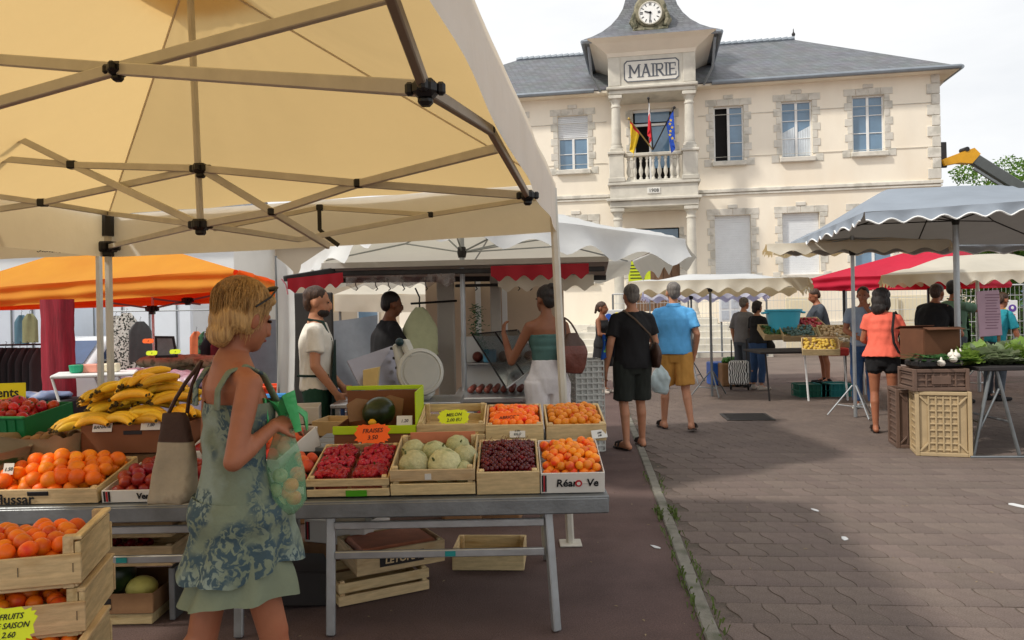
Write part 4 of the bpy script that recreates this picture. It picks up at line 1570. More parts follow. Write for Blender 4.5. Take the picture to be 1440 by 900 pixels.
crate('fruit_crate', 'plain pale wooden crate full of dark cherries', 'crate', L, (.30, .40, .115), 0, TI, slats=1)
heap('cherry', 'heap of glossy dark red cherries in a pale crate', None, L, 0, TI, (.30, .40, .115), .108, .04, stuff=True, layers=3)
wedge(-.035, FY, .3, .40, TI, 'wooden block propping up the cherry crate')
L = on(-.395, FY)
o = crate('fruit_crate', 'slatted pale wooden crate holding striped melons', 'crate', L, (.405, .43, .135), 0, TI)
q = MB()
q.box((-.02, -.001, .1), (.03, .003, .03))
q.build('crate_sticker', M_TAGW, o)
wedge(-.395, FY, .4, .43, TI, 'wooden block propping up the melon crate')
k = 0
for x, y, s, lb in ((-.10, .12, 1.0, 'pale round melon at the front left of the melon crate'), (.05, .11, 1.12, 'largest ribbed melon in the middle of the melon crate'), (.145, .2, .86, 'smaller melon at the right side of the melon crate'), (-.12, .28, .85, 'melon at the back left of the melon crate'), (.10, .33, .85, 'melon at the back right of the melon crate'), (-.01, .25, .9, 'melon tucked behind the largest melon'), (.14, .09, .7, 'small melon in the front right of the crate')):
    z = .085 if s > .8 else .06
    o = inst(FM['melon'], 'melon', None, tilt_pt(L, 0, TI, x, y, z + .02), (rf.uniform(.6, 1.3), rf.uniform(-.6, .6), rf.random() * 6), (s, s, s))
    tag(o, lb, 'melon', 'striped melons in the slatted crate')
q = MB()
q.box((.02, .405, .13), (.34, .004, .06), Matrix.Rotation(R(0), 4, 'X'))
o = q.build('card_divider', mat('salmon_card', S(206, 130, 96), .8, .1), loc=L)
o.rotation_euler.x = TI
tag(o, 'salmon coloured card lying behind the melons', 'card')
L = on(-.80, FY)
o = crate('fruit_crate', 'low slatted wooden crate with green label full of strawberry punnets', 'crate', L, (.395, .43, .095), 0, TI)
q = MB()
q.box((.04, -.0015, .022), (.1, .004, .03))
q.build('green_label', mat('green_label', S(80, 160, 30), .6), o)
wedge(-.80, FY, .38, .43, TI, 'wooden block propping up the strawberry crate')
# strawberry punnets
def berry(t, M, s):
    prof = [(.002, -.018), (.007, -.012), (.012, -.002), (.0135, .007), (.009, .014), (.002, .013)]
    t.lathe([(a * s, b * s) for a, b in prof], 7, M=M)
from mathutils import Euler
M_PUN = mat('clear_punnet', S(170, 60, 60), .2, .1, alpha=.35)
M_CALYX = mat('berry_leaf', S(70, 110, 40), .7, .2)
pl = ['front left', 'front right', 'middle left', 'middle right', 'back left', 'back right']
for i in range(6):
    cxp, cyp = (-.095 if i % 2 == 0 else .095), .085 + (i // 2) * .125
    o = thing('strawberry_punnet', 'punnet of red strawberries at the %s of the strawberry crate' % pl[i], 'punnet', tilt_pt(L, 0, TI, cxp, cyp, .03), 0, 'strawberry punnets')
    o.rotation_euler.x = TI
    q = MB()
    for a in range(4):
        an = a * PI / 2
        q.box((0, 0, 0), (.165 if a % 2 == 0 else .11, .003, .06), Matrix.Rotation(an, 4, 'Z') @ Matrix.Translation((0, (.056 if a % 2 == 0 else .083), .03)))
    q.build('punnet_wall', M_PUN, o)
    q = MB()
    for b in range(70):
        x, y = rf.uniform(-.072, .072), rf.uniform(-.047, .047)
        z = .05 + .02 * (1 - (x / .08) ** 2) + rf.uniform(-.008, .008)
        Mq = Matrix.Translation((x, y, z)) @ Euler((rf.uniform(-1.8, 1.8), rf.uniform(-1.8, 1.8), 0)).to_matrix().to_4x4()
        q.k = 0
        berry(q, Mq, rf.uniform(.9, 1.25))
        if b % 3 == 0:
            q.k = 1
            for c_ in range(5):
                an = c_ * 2 * PI / 5
                q.add([(0, 0, .015), (.004 * math.cos(an - .4), .004 * math.sin(an - .4), .016), (.013 * math.cos(an), .013 * math.sin(an), .014), (.004 * math.cos(an + .4), .004 * math.sin(an + .4), .016)], [(0, 1, 2, 3)], Mq)
    tag(q.build('strawberries', [M_BERRY, M_CALYX], o, smooth=50), kind='stuff')
L = on(-1.055, FY + .005)
o = crate('fruit_carton', 'black cardboard tray of red peaches with a white label', 'carton', L, (.185, .36, .085), 0, TI, 'card', (M_BCARD, M_BCARD))
q = MB()
q.box((.0, -.002, .042), (.09, .004, .035))
q.build('label', M_TAGW, o)
heap('peach', 'red peach in the black cardboard tray', 'peaches in the black tray', L, 0, TI, (.185, .36, .085), .07, .02, layers=1)
wedge(-1.055, FY, .18, .36, TI, 'block propping up the black peach tray')
# --- back row, raised on a shelf behind
SH = .155
o = thing('riser_shelf', 'raised grey shelf at the back of the fruit table', 'shelf', on(-.35, 4.47))
for i in range(3):
    q = MB()
    q.box((0, -.16 + i * .16, SH - .012), (1.56, .152, .022), bev=.003)
    q.build('shelf_plank', M_ALUD, o)
for x in (-.74, 0, .74):
    q = MB()
    q.box((x, 0, (SH - .026) / 2), (.03, .44, SH - .028), bev=.003)
    q.build('shelf_leg', M_ALUD, o)
TB = R(9)
def back(x, dy=0.0): return on(x, 4.245 + dy, SH + .002)
L = back(.335)
crate('fruit_crate', 'pale wooden crate of red and orange apricots at the far right corner', 'crate', L, (.325, .40, .095), 0, TB, slats=1)
heap('apricot', 'heap of red flushed apricots in the far right wooden crate', 'apricots in the far right crate', L, 0, TB, (.325, .40, .095), .085, .03, stuff=True)
L = back(.0)
crate('fruit_crate', 'pale wooden crate of apricots behind the cherries', 'crate', L, (.315, .40, .10), 0, TB, slats=1)
heap('apricot', 'heap of orange apricots in the wooden crate behind the cherries', 'apricots behind the cherries', L, 0, TB, (.315, .40, .10), .085, .03, stuff=True)
L = back(-.345)
crate('fruit_crate', 'almost empty wooden crate behind the melons', 'crate', L, (.37, .40, .11), 0, TB)
L = back(-.76)
o = crate('fruit_crate', 'lime green edged brown box behind the strawberries', 'box', L, (.44, .36, .10), 0, 0, 'card', (M_BROWNCARD, M_BROWNCARD))
for (c, s) in (((0, -.006, .085), (.45, .008, .045)), ((0, .366, .16), (.45, .008, .26)), ((.226, .18, .16), (.008, .36, .25))):
    q = MB()
    if s[0] > .1 and s[2] > .2:
        q.box((c[0], c[1], .275), (s[0], .012, .025), bev=.003)
        q.k = 1
        q.box((c[0], c[1], .135), (s[0] - .01, .006, .25))
        q.build('back_panel', [M_LIME, M_BROWNCARD], o)
    else:
        q.box(c, s, bev=.002)
        q.build('lime_edge', M_LIME, o)
q = MB()
prof = [(max(.01, .085 * math.cos(a)), .1 * math.sin(a)) for a in [-PI / 2 + PI * i / 12 for i in range(13)]]
q.lathe(prof, 20)
o = q.build('watermelon', M_WMEL, smooth=60, loc=L + Vector((.0, .15, .16)))
o.rotation_euler = (R(70), 0, R(60))
tag(o, 'dark green watermelon in the lime edged box', 'watermelon')
for k, (dx, dy, an, lb) in enumerate(((-.10, .16, .5, 'torn brown cardboard flap left of the watermelon'), (.05, .27, -.4, 'torn brown cardboard flap behind the watermelon'))):
    q = MB()
    q.prism([(-.07, 0), (.07, .01), (.075, .11), (-.02, .13), (-.08, .1)], -.002, .002, Matrix.Rotation(R(80), 4, 'X'))
    o = q.build('cardboard_flap', M_CARD, loc=L + Vector((dx, dy, .11)), rz=an)
    tag(o, lb, 'cardboard')
q = MB()
q.lathe([(.004, 0), (.02, .008), (.024, .02), (.012, .034), (.003, .036)], 10)
tag(q.build('lemon', mat('lemon_skin', S(226, 168, 30), .5, .1), smooth=60, loc=L + Vector((-.02, .05, .1))), 'small yellow fruit in front of the watermelon', 'fruit')
star_tag('orange starburst price tag above the strawberries', tilt_pt(on(-.80, FY), 0, TI, .06, .36, .12), .19, .105, M_TAGO, ('FRAISES', '3.50'), seed=1)
star_tag('yellow starburst price tag above the melons', back(-.33) + Vector((.0, .02, .1)), .175, .085, M_TAGY, ('MELON', '2.00 EU'), seed=2)
star_tag('flat orange starburst tag lying on the apricots behind the cherries', back(-.03) + Vector((0, .05, .105)), .17, .06, M_TAGO, ('ABRICOT',), lean=.7, seed=3)
plain_tag('white price card clipped between the two apricot crates', back(.0) + Vector((.015, -.02, .03)), .085, .06, lines=('3.80', 'KILO'))
plain_tag('white price card on the far right apricot crate', back(.34) + Vector((.12, -.03, .02)), .10, .045, face=.5, lines=('ABRI', '2.80'))
plain_tag('grey price card beside the watermelon', L + Vector((.16, .02, .10)), .085, .055, lines=('1.20',))
# wire rack and cherry punnet boxes at the left end of the long table
o = thing('wire_basket', 'white wire basket standing behind the black peach tray', 'basket', on(-1.0, 4.16, .0))
for k in range(6):
    q = MB()
    y = k * .085
    q.tube([(-.16, y, .16 + y * .12), (-.16, y, .05), (.16, y, .05), (.16, y, .16 + y * .12)], .005, 5)
    q.build('wire', M_WHITE, o)
for x, z in ((-.16, .16), (.16, .16), (-.16, .05), (.16, .05), (0, .05)):
    q = MB()
    q.tube([(x, 0, z), (x, .43, z + (.05 if z > .1 else 0))], .006, 5)
    q.build('wire', M_WHITE, o)
L = on(-1.30, 4.05, .03)
o = crate('fruit_carton', 'open white printed carton of peaches beside the plastic bag', 'carton', L, (.25, .34, .12), R(-24), R(22), 'card', (M_WCARD, M_WCARD), stripes=True, text='VERGER', tsize=.035)
heap('peach', 'peach in the tilted white carton beside the plastic bag', 'peaches in the tilted white carton', L, R(-24), R(22), (.25, .34, .12), .11, .02, layers=1)
# --- left table
L = on(-2.27, FY - .01)
crate('fruit_crate', 'pale wooden tray of oranges with black script print at the left', 'crate', L, (.56, .42, .075), 0, R(10), slats=1, text='flussar', tsize=.07, tbox=(-.2, .35, .02, .02, M_WOOD), handle=True)
heap('orange', 'bright orange in the wooden tray on the left table', 'oranges on the left table', L, 0, R(10), (.56, .42, .075), .09, .05)
L = on(-1.74, FY - .01)
crate('fruit_carton', 'white striped carton of dark red nectarines on the left table', 'carton', L, (.46, .40, .062), 0, R(8), 'card', (M_WCARD, M_WCARD), text='Vergers', tsize=.04, stripes=True)
heap('nectarine', 'dark red nectarine in the striped carton on the left table', 'nectarines on the left table', L, 0, R(8), (.46, .40, .062), .075, .03)
L = on(-1.62, 4.20, .05)
crate('fruit_carton', 'white carton with red printed apple standing behind the nectarines', 'carton', L, (.26, .36, .11), 0, R(12), 'card', (M_WCARD, M_WCARD), stripes=True)
heap('nectarine', 'red nectarine in the white carton beside the bananas', 'nectarines beside the bananas', L, 0, R(12), (.26, .36, .11), .09, .0, layers=1)
L = on(-2.06, 4.22, .145)
q = MB()
q.box((0, .2, .068), (.54, .38, .136), bev=.005)
tag(q.build('cardboard_box', M_CARD, loc=on(-2.06, 4.24)), 'flat box underneath the banana box', 'box')
o = crate('banana_box', 'brown cardboard box heaped with bananas', 'box', L, (.56, .42, .155), 0, 0, 'card', (M_BROWNCARD, M_BROWNCARD), handle=True)
def banana(t, M, L_=.17, r=.018, bend=.9):
    pts, rad = [], []
    n = 9
    for i in range(n):
        u = i / (n - 1)
        a = (u - .5) * bend
        pts.append(Vector((math.sin(a) / bend * L_, 0, (math.cos(a) - math.cos(bend / 2)) / bend * L_)))
        rad.append(r * (.34 if i in (0,) else .55 if i in (n - 1,) else .8 if i in (1, n - 2) else 1))
    t.tube(pts, rad, 7, M=M)
    t.k = 1
    t.tube([pts[0], pts[0] + (pts[0] - pts[1]) * .6], [r * .35, r * .28], 5, M=M)
    t.tube([pts[-1], pts[-1] + (pts[-1] - pts[-2]) * .12], [r * .45, r * .25], 5, M=M)
    t.k = 0
_bm = []
for bd in (.8, 1.05, 1.3):
    t = MB()
    banana(t, Matrix(), bend=bd, L_=.205, r=.0225)
    _bm.append(t.mesh('banana', [M_BAN, M_BANT], 60))
blab = ['at the far left of the heap', 'lying low at the front left', 'at the front behind the white price card', 'low at the front right', 'standing in the middle of the heap', 'at the top of the heap', 'on the right shoulder of the heap', 'at the back right of the heap', 'at the far right end', 'on the left slope of the heap', 'between the two price cards', 'upright at the back of the heap', 'lying over the top right', 'hanging over the left box edge']
bspots = [(-.24, .12, .17, .5, .2), (-.14, .06, .17, .1, .15), (.0, .05, .175, -.1, .2), (.16, .06, .175, -.3, .2), (-.06, .22, .25, 1.2, .55), (.04, .26, .29, 1.4, .6), (.15, .2, .26, .9, .4), (.20, .32, .27, .5, .4), (.27, .16, .19, -.6, .2), (-.18, .22, .22, .9, .3), (.08, .12, .20, .2, .3), (-.06, .34, .28, 1.5, .6), (.13, .30, .31, .3, .3), (-.27, .06, .15, .8, .1)]
blab += ['crowning the left of the mound', 'crowning the right of the mound', 'high in the middle of the mound', 'leaning at the upper left', 'on the upper front of the mound', 'propped at the upper back']
bspots += [(-.14, .2, .32, 1.0, .5), (.10, .22, .36, .7, .5), (-.02, .2, .35, 1.3, .6), (-.22, .24, .28, .7, .4), (.02, .12, .29, .2, .4), (.0, .32, .38, 1.2, .6)]
for (x, y, z, yaw, pit), lb in zip(bspots, blab):
    o = thing('banana_bunch', 'small yellow bunch of bananas ' + lb, 'bananas', L + Vector((x * 1.05 - .07, y, z)), yaw, 'bananas in the brown box')
    o.rotation_euler.x = -pit
    n = 5
    for i in range(n):
        f_ = (i - (n - 1) / 2)
        b = inst(rf.choice(_bm), 'banana', o, (rf.uniform(-.008, .008), f_ * .037, -.012 * abs(f_)), (rf.uniform(-.15, .15) + f_ * .18, rf.uniform(-.1, .1), f_ * .12), (1, 1, 1))
    q = MB()
    q.ball((-.085, 0, .0), (.014, .03, .014), 8, 6)
    q.build('crown', M_BANT, o)
plain_tag('left white price card leaning on the banana box', L + Vector((-.16, -.012, .12)), .105, .055, lines=('BANANE',))
plain_tag('right white price card leaning on the banana box', L + Vector((.10, -.012, .125)), .105, .055, lines=('1.80',))
# paper sacks of potatoes and the green crates at the far left
M_PAPER = mat('kraft_paper', S(150, 130, 100), .85, .12, 7, .3, 14)
def sack(label, loc, w, d, h, rz, m, kind, lab2, grp, fill):
    o = thing('paper_sack', label, 'sack', loc, rz)
    q = MB()
    rings = []
    for i, (z, k) in enumerate(((0, .96), (.3, 1.0), (.6, 1.02), (.9, 1.05), (1.0, 1.1), (.97, 1.04), (.8, .97), (.5, .95))):
        ring = []
        for j in range(36):
            a = 2 * PI * j / 36
            ca, sa = math.cos(a), math.sin(a)
            x = math.copysign(abs(ca) ** .35, ca) * w / 2 * k
            y = math.copysign(abs(sa) ** .35, sa) * d / 2 * k
            zz = z * h + (.03 * noise.noise(Vector((a * 3, z * 3, w * 9))) if z > .5 else 0)
            ring.append(Vector((x + .012 * noise.noise(Vector((a * 4, z * 4, 2))), y, zz)))
        rings.append(ring)
    q.loft(rings, caps=False)
    q.build('sack_wall', m, o, smooth=70)
    heap(kind, lab2, grp, Vector(loc) - Matrix.Rotation(rz, 3, 'Z') @ Vector((0, d / 2, 0)), rz, 0, (w * .94, d * .94, h), h * fill, .03, layers=1)
M_LEAFPRINT = mat('green_print_paper', S(150, 132, 104), .85, .12, 7, .3, 14, col2=S(56, 84, 52), c2pos=(.5, .56), c2scale=7, stretch=(1, 1, 2.5))
sack('kraft paper lined box of potatoes left of the bananas', on(-2.55, 4.36, .06), .42, .44, .2, R(-6), M_PAPER, 'potato', 'brown potato in the paper lined box', 'potatoes left of the bananas', .7)
sack('paper lined box with green print behind the oranges', on(-2.80, 3.98, .02), .46, .4, .2, R(-8), M_LEAFPRINT, 'potato', 'brown potato in the green printed box', 'potatoes in the green printed box', .6)
plain_tag('blank tilted grey card sticking up from the potatoes', on(-2.45, 4.55, .2), .14, .09, M_PAPER, face=.15, lines=(' ',))
plain_tag('small white price card on the green printed paper box', on(-2.46, 3.79, .13), .05, .055, lines=('1.50',))
L = on(-3.0, 4.40, .2)
o = crate('plastic_crate', 'dark green plastic crate of tomatoes at the left edge', 'crate', L, (.55, .40, .13), R(-8), R(6), 'card', (M_GREENP, M_GREENP))
for k in range(9):
    q = MB()
    q.box((-.22 + k * .055, -.004, .065), (.012, .008, .11), bev=.002)
    q.build('crate_rib', M_GREENP, o)
q = MB()
q.box((0, 0, .132), (.56, .024, .014), Matrix.Translation((0, .0, 0)), bev=.004)
q.build('crate_rim', mat('green_rim', S(40, 150, 84), .4, .1), o)
heap('tomato', 'ridged red tomato in the green crate', 'tomatoes in the green crate', L, R(-8), R(6), (.55, .4, .13), .12, .05)
q = MB()
q.box((0, .2, -.103), (.5, .36, .2), bev=.01)
o = q.build('stacked_box', M_BCARD, loc=L, rz=R(-8))
tag(o, 'dark box under the green tomato crate', 'box')
o = thing('sign_card', 'yellow card sign with black lettering above the tomatoes', 'sign', on(-3.17, 4.80, .36), R(4))
q = MB()
q.box((0, 0, .06), (.34, .003, .13), bev=.001)
q.build('card', mat('sign_yellow', S(238, 226, 20), .6, .03), o)
q = MB()
q.text('aliments', .078, Matrix.Translation((.0, -.003, .065)) @ Matrix.Rotation(R(90), 4, 'X'), .0006, .0016)
q.build('lettering', M_INK, o)
# --- crates at the front left corner, nearer than the table
def near_crate(label, loc, rz, w=.60, d=.38, h=.17, heaped=None, zf=.12, tl=0.0, lab=None, grp=None, nl=2):
    o = thing('fruit_crate', label, 'crate', loc, rz)
    o.rotation_euler.x = tl
    t = .012
    def part(nm, c, s, m, bev=.003):
        q = MB()
        q.box(c, s, bev=bev)
        q.build(nm, m, o)
    part('bottom_board', (0, d / 2, t / 2), (w - .03, d - .03, t), M_WOOD)
    for yy in (t / 2, d - t / 2):
        part('slat', (0, yy, .065), (w, t * .8, .10), M_WOOD)
    for sx in (-1, 1):
        part('end_board', (sx * (w / 2 - t * 1.2), d / 2, .08), (t * 1.6, d - 2 * t - .003, .14), M_WOODY)
        for yy in (t + .016, d - t - .016):
            q = MB()
            q.prism([(-.016, -.016), (.016, -.016), (.016, .016), (-.016, .016)], .0, h + .0, Matrix.Translation((sx * (w / 2 - t * 2.2 - .016), yy, 0)))
            q.build('corner_post', M_WOODY, o)
        part('top_rail', (sx * (w / 2 - t * 1.2), d / 2, h - .006), (.028, d - .02, .014), M_WOODY)
    for xx in (-.4, -.1, .2, .46):
        q = MB()
        q.tube([(xx * w, -.002, .055), (xx * w, -.002, .085)], .0012, 4)
        q.build('staple', M_DARKM, o)
    if heaped:
        heap(heaped, lab, grp, loc, rz, tl, (w - .06, d, h), zf, .03, layers=nl)
NR = R(14)
base = P(100, 800, 2.62)
bx = Vector((-1.735, 2.50, 0))
q = MB()
near_crate('topmost pale wooden crate of apricots in the near left corner stack', bx + Vector((0, 0, .645)), NR, .62, .40, .17, 'big_apricot', .115, 0, 'orange apricot in the topmost near left crate', 'apricots in the topmost near left crate')
near_crate('middle wooden crate of apricots in the near left corner stack', bx + Vector((.01, -.0, .487)), NR, .62, .40, .155, 'big_apricot', .09, 0, 'orange apricot showing in the middle near left crate', 'apricots in the middle near left crate', 1)
near_crate('lowest pale wooden crate of apricots in the near left corner', bx + Vector((.05, -.13, .325)), NR, .64, .40, .17, 'big_apricot', .13, 0, 'orange apricot in the lowest near left crate', 'apricots in the lowest near left crate')
q = MB()
q.box((0, .2, .16), (.6, .42, .318), bev=.01)
tag(q.build('stacked_box', M_BCARD, loc=bx + Vector((.03, -.06, 0)), rz=NR), 'dark box underneath the near left crate stack', 'box')
star_tag('yellow starburst tag with handwriting on the lowest near left crate', P(10, 905, 2.26), .155, .10, M_TAGY, ('FRUITS', 'DE SAISON', '2.60'), seed=5, lean=.3)
# --- boxes under the tables
crate('fruit_crate', 'printed wooden crate on top of the pair under the table', 'crate', (-.62, 4.22, .135), (.5, .38, .12), R(28), 0, slats=1, mats=(M_WOOD, M_WOODY), text='LETONA', tsize=.05, tcol=M_WOOD, tbox=(0, .5, .5, .5, M_BCARD))
crate('fruit_crate', 'slatted wooden crate at the bottom of the pair under the table', 'crate', (-.70, 4.14, .005), (.5, .38, .12), R(28), 0)
q = MB()
q.box((0, .19, .1), (.44, .32, .05), bev=.02)
tag(q.build('salmon_tray', mat('salmon_tray', S(176, 106, 76), .7, .2, 9), loc=(-.62, 4.22, .135), rz=R(28)), 'salmon coloured filling in the upper crate under the table', 'packing')
crate('fruit_crate', 'small empty wooden crate on the asphalt under the table', 'crate', (-.17, 4.55, .005), (.42, .3, .12), R(-4), 0, slats=1)
q = MB()
q.box((0, 0, .09), (.42, .34, .18), Matrix.Rotation(R(8), 4, 'Y'), bev=.01)
tag(q.build('cardboard_box', M_BCARD, loc=(-1.24, 4.15, .028), rz=R(20)), 'crushed dark cardboard box on the ground below the table', 'box')
crate('fruit_carton', 'white printed carton on the ground left of the crate pair', 'carton', (-1.05, 4.5, .19), (.40, .3, .13), R(-20), 0, 'card', (M_WCARD, M_WCARD), stripes=True)
q = MB()
q.box((0, 0, .09), (.4, .3, .18), bev=.008)
tag(q.build('cardboard_box', M_CARD, loc=(-1.05, 4.66, .004), rz=R(-20)), 'brown box under the white carton below the table', 'box')
L = Vector((-2.06, 3.86, .06))
crate('fruit_crate', 'printed card tray with a watermelon under the left table', 'tray', L, (.52, .40, .1), 0, 0, 'card', (M_CARD, M_CARD), text='LEPISOL', tsize=.05, tcol=M_WCARD, tbox=(-.15, .5, .5, .55, M_BCARD))
q = MB()
q.box((0, 0, .028), (.5, .38, .054), bev=.004)
tag(q.build('pallet', M_WOOD, loc=(-2.06, 4.06, .002)), 'low wooden pallet under the printed card tray', 'pallet')
q = MB()
q.lathe([(max(.01, .12 * math.cos(a)), .15 * math.sin(a)) for a in [-PI / 2 + PI * i / 12 for i in range(13)]], 20)
o = q.build('watermelon', M_WMEL, smooth=60, loc=L + Vector((-.06, .16, .14)))
o.rotation_euler = (0, R(90), R(10))
tag(o, 'large dark watermelon in the tray under the left table', 'watermelon')
q = MB()
q.ball((0, 0, 0), (.08, .07, .06), 12, 8)
tag(q.build('melon_half', mat('melon_pale', S(188, 180, 96), .6, .2, 9), smooth=60, loc=L + Vector((.14, .14, .08))), 'pale yellow melon beside the watermelon under the table', 'melon')
# red mesh of onions behind
q = MB()
for i in range(26):
    q.ball((rf.uniform(-.12, .12), rf.uniform(-.05, .05), rf.uniform(0, .07)), rf.uniform(.02, .03), 8, 6)
tag(q.build('red_fruit', M_NECT, smooth=60, loc=L + Vector((-.04, .34, .21))), 'dull red fruit heap behind the watermelon under the table', 'fruit', kind='stuff')
for k, (z, lb) in enumerate(((.44, 'upper'), (.30, 'lower'))):
    o = crate('fruit_crate', '%s black lined wooden crate stored under the left table' % lb, 'crate', (-2.0, 3.90, z - .02), (.56, .38, .10), 0, 0, slats=1 if k else 2, mats=(M_WOOD, M_WOODY))
for x in (-2.27, -1.73):
    q = MB()
    q.box((0, 0, .13), (.03, .36, .26), bev=.004)
    tag(q.build('shelf_support', M_ALUD, loc=(x, 4.09, .005)), 'grey upright carrying the stored crates, %s one' % ('left' if x < -2 else 'right'), 'support')
# ------------------------------------------------------------------ people
def skin(name, c):
    return mat('skin_' + name, c, .5, .10, 14, .06, 180, sss=.12, spec=.35, col2=tuple(a * b for a, b in zip(c, (.9, .74, .7))), c2pos=(.55, .75), c2scale=7)
SK_TAN, SK_MID, SK_DEEP = skin('tan', S(160, 102, 74)), skin('mid', S(184, 130, 100)), skin('deep', S(134, 86, 60))
M_EYE, M_LIP = mat('eye_dark', S(40, 28, 22), .2), mat('lip', S(150, 72, 66), .5)
def hairm(name, a, b):
    return mat('hair_' + name, a, .5, .3, 40, .5, 60, stretch=(2.5, 2.5, .35), col2=b, c2pos=(.5, .7), c2scale=30)
H_BLOND, H_BLACK, H_BROWN, H_GREY = hairm('blond', S(188, 150, 96), S(134, 98, 56)), hairm('black', S(32, 25, 22), S(54, 40, 34)), hairm('brown', S(62, 42, 30), S(92, 64, 46)), hairm('grey', S(116, 110, 104), S(74, 68, 64))
def fabric(name, c, **k):
    d = dict(rough=.85, var=.10, scale=9, bump=.12, bscale=60)
    d.update(k)
    return mat('fabric_' + name, c, **d)
class Person:
    def __init__(s, label, px, d, h, face, J=None, sk=SK_MID, fem=False, lean=0.0, head=(0, 0), fat=1.0, voxel=.011, loc=None, zoff=0.0, group=None):
        """face: heading in degrees, 0 = away from the camera, 90 = to the left, -90 = to the right"""
        s.k = k = h / 1.75
        s.fem, s.fat, s.voxel = fem, fat, voxel
        p = Vector(loc) if loc is not None else stand(px, d)
        p.z += zoff
        s.root = thing('person', label, 'person', p, R(face), group)
        sw, hw = (.155, .095) if fem else (.182, .095)
        j = dict(pelvis=(0, 0, .95), neck=(0, -.01, 1.475), head=(0, .02, 1.625),
                 shL=(-sw, 0, 1.385), shR=(sw, 0, 1.385), elL=(-sw - .05, -.03, 1.13), elR=(sw + .05, -.03, 1.13), wrL=(-sw - .06, .06, .89), wrR=(sw + .06, .06, .89),
                 hiL=(-hw, 0, .91), hiR=(hw, 0, .91), knL=(-hw - .005, .02, .50), knR=(hw + .005, .02, .50), anL=(-hw - .005, -.02, .085), anR=(hw + .005, -.02, .085),
                 toL=(-hw - .03, .16, .03), toR=(hw + .03, .16, .03))
        ml = Matrix.Translation((0, 0, .95)) @ Matrix.Rotation(-lean, 4, 'X') @ Matrix.Translation((0, 0, -.95))
        s.ml = ml
        upper = ('neck', 'head', 'shL', 'shR', 'elL', 'elR', 'wrL', 'wrR')
        for a in j:
            v = Vector(j[a])
            j[a] = ml @ v if a in upper else v
        for a, v in (J or {}).items():
            j[a] = Vector(v)
        for sd in 'LR':
            if 'an' + sd in (J or {}) and 'to' + sd not in J:
                j['to' + sd] = j['an' + sd] + Vector((-.02 if sd == 'L' else .02, .19, -.055))
        s.j = {a: v * k for a, v in j.items()}
        s.hm = Matrix.Translation(s.j['head']) @ Matrix.Rotation(R(head[0]), 4, 'Z') @ Matrix.Rotation(R(-head[1]), 4, 'X') @ Matrix.Scale(k * 1.06, 4)
        s.sk = sk
    def rings(s, z0, z1, inf=0.0, flare=0.0, n=22, steps=12):
        k = s.k
        if s.fem:
            prof = [(.80, .10, .09), (.86, .165, .115), (.93, .178, .125), (1.0, .155, .11), (1.09, .125, .092), (1.17, .128, .094), (1.26, .15, .118), (1.34, .15, .10), (1.40, .14, .082), (1.44, .10, .07), (1.49, .055, .055)]
        else:
            prof = [(.80, .10, .09), (.86, .155, .11), (.93, .165, .118), (1.0, .158, .112), (1.09, .15, .108), (1.18, .16, .112), (1.28, .176, .12), (1.35, .172, .112), (1.40, .145, .09), (1.44, .098, .072), (1.49, .06, .06)]
        zs = [z0 + (z1 - z0) * i / (steps - 1) for i in range(steps)]
        out = []
        for z in zs:
            for a, b in zip(prof, prof[1:]):
                if a[0] <= z <= b[0]:
                    t = (z - a[0]) / (b[0] - a[0])
                    rx, ry = lerp(a[1], b[1], t), lerp(a[2], b[2], t)
                    break
            else:
                rx, ry = prof[0][1:] if z < prof[0][0] else prof[-1][1:]
            w = s.fat if z < 1.32 else 1 + (s.fat - 1) * .4
            fl = flare * (1 - (z - z0) / (z1 - z0))
            rx, ry = rx * w + inf + fl, ry * w * (1 + .25 * (s.fat - 1)) + inf + fl
            c = Vector((0, .005 + (.02 if s.fem and 1.2 < z < 1.32 else 0), z))
            ring = [s.ml @ (c + Vector((rx * math.cos(a) * (1 if abs(math.cos(a)) < .99 else 1), ry * math.sin(a), 0))) * 1 for a in [2 * PI * i / n for i in range(n)]]
            out.append([p * k for p in ring])
        return out
    def body(s):
        k, j, m = s.k, s.j, MB()
        m.loft(s.rings(.80, 1.49))
        f = (.82 if s.voxel < .008 else .92) if s.fem else 1.0
        m.cone(j['neck'] - (j['head'] - j['neck']) * .15, j['head'] - Vector((0, 0, .03 * k)), .056 * k * f, .052 * k * f)
        for sd in 'LR':
            sh, el, wr = j['sh' + sd], j['el' + sd], j['wr' + sd]
            m.cone(lerp(sh, j['neck'], .45) - Vector((0, 0, .012)) * k, sh, .052 * k * f, .054 * k * f)
            m.cone(sh, lerp(sh, el, .45), .055 * k * f, .05 * k * f)
            m.cone(lerp(sh, el, .35), el, .05 * k * f, .041 * k * f)
            m.cone(el, lerp(el, wr, .35), .042 * k * f, .042 * k * f)
            m.cone(lerp(el, wr, .3), wr, .042 * k * f, .028 * k * f)
            s.hand(m, sd)
            hi, kn, an, to = j['hi' + sd], j['kn' + sd], j['an' + sd], j['to' + sd]
            lf = .86 if s.voxel < .008 else 1.0
            m.cone(hi, lerp(hi, kn, .5), .088 * k * lf, .074 * k * lf)
            m.cone(lerp(hi, kn, .45), kn, .074 * k * lf, .055 * k)
            bk = (an - kn).normalized().cross(Vector((1, 0, 0)))
            cal = lerp(kn, an, .3) + Vector((0, -.018 * k, 0))
            m.cone(kn, cal, .052 * k, .055 * k)
            m.cone(cal, an, .054 * k, .034 * k)
            hl = an + (an - to).normalized() * .045 * k
            hl.z = an.z - .045 * k
            m.cone(an - Vector((0, 0, .01)), hl, .036 * k, .034 * k)
            m.cone(hl, to, .034 * k, .026 * k)
            m.cone(an, lerp(hl, to, .6) + Vector((0, 0, .012 * k)), .036 * k, .03 * k)
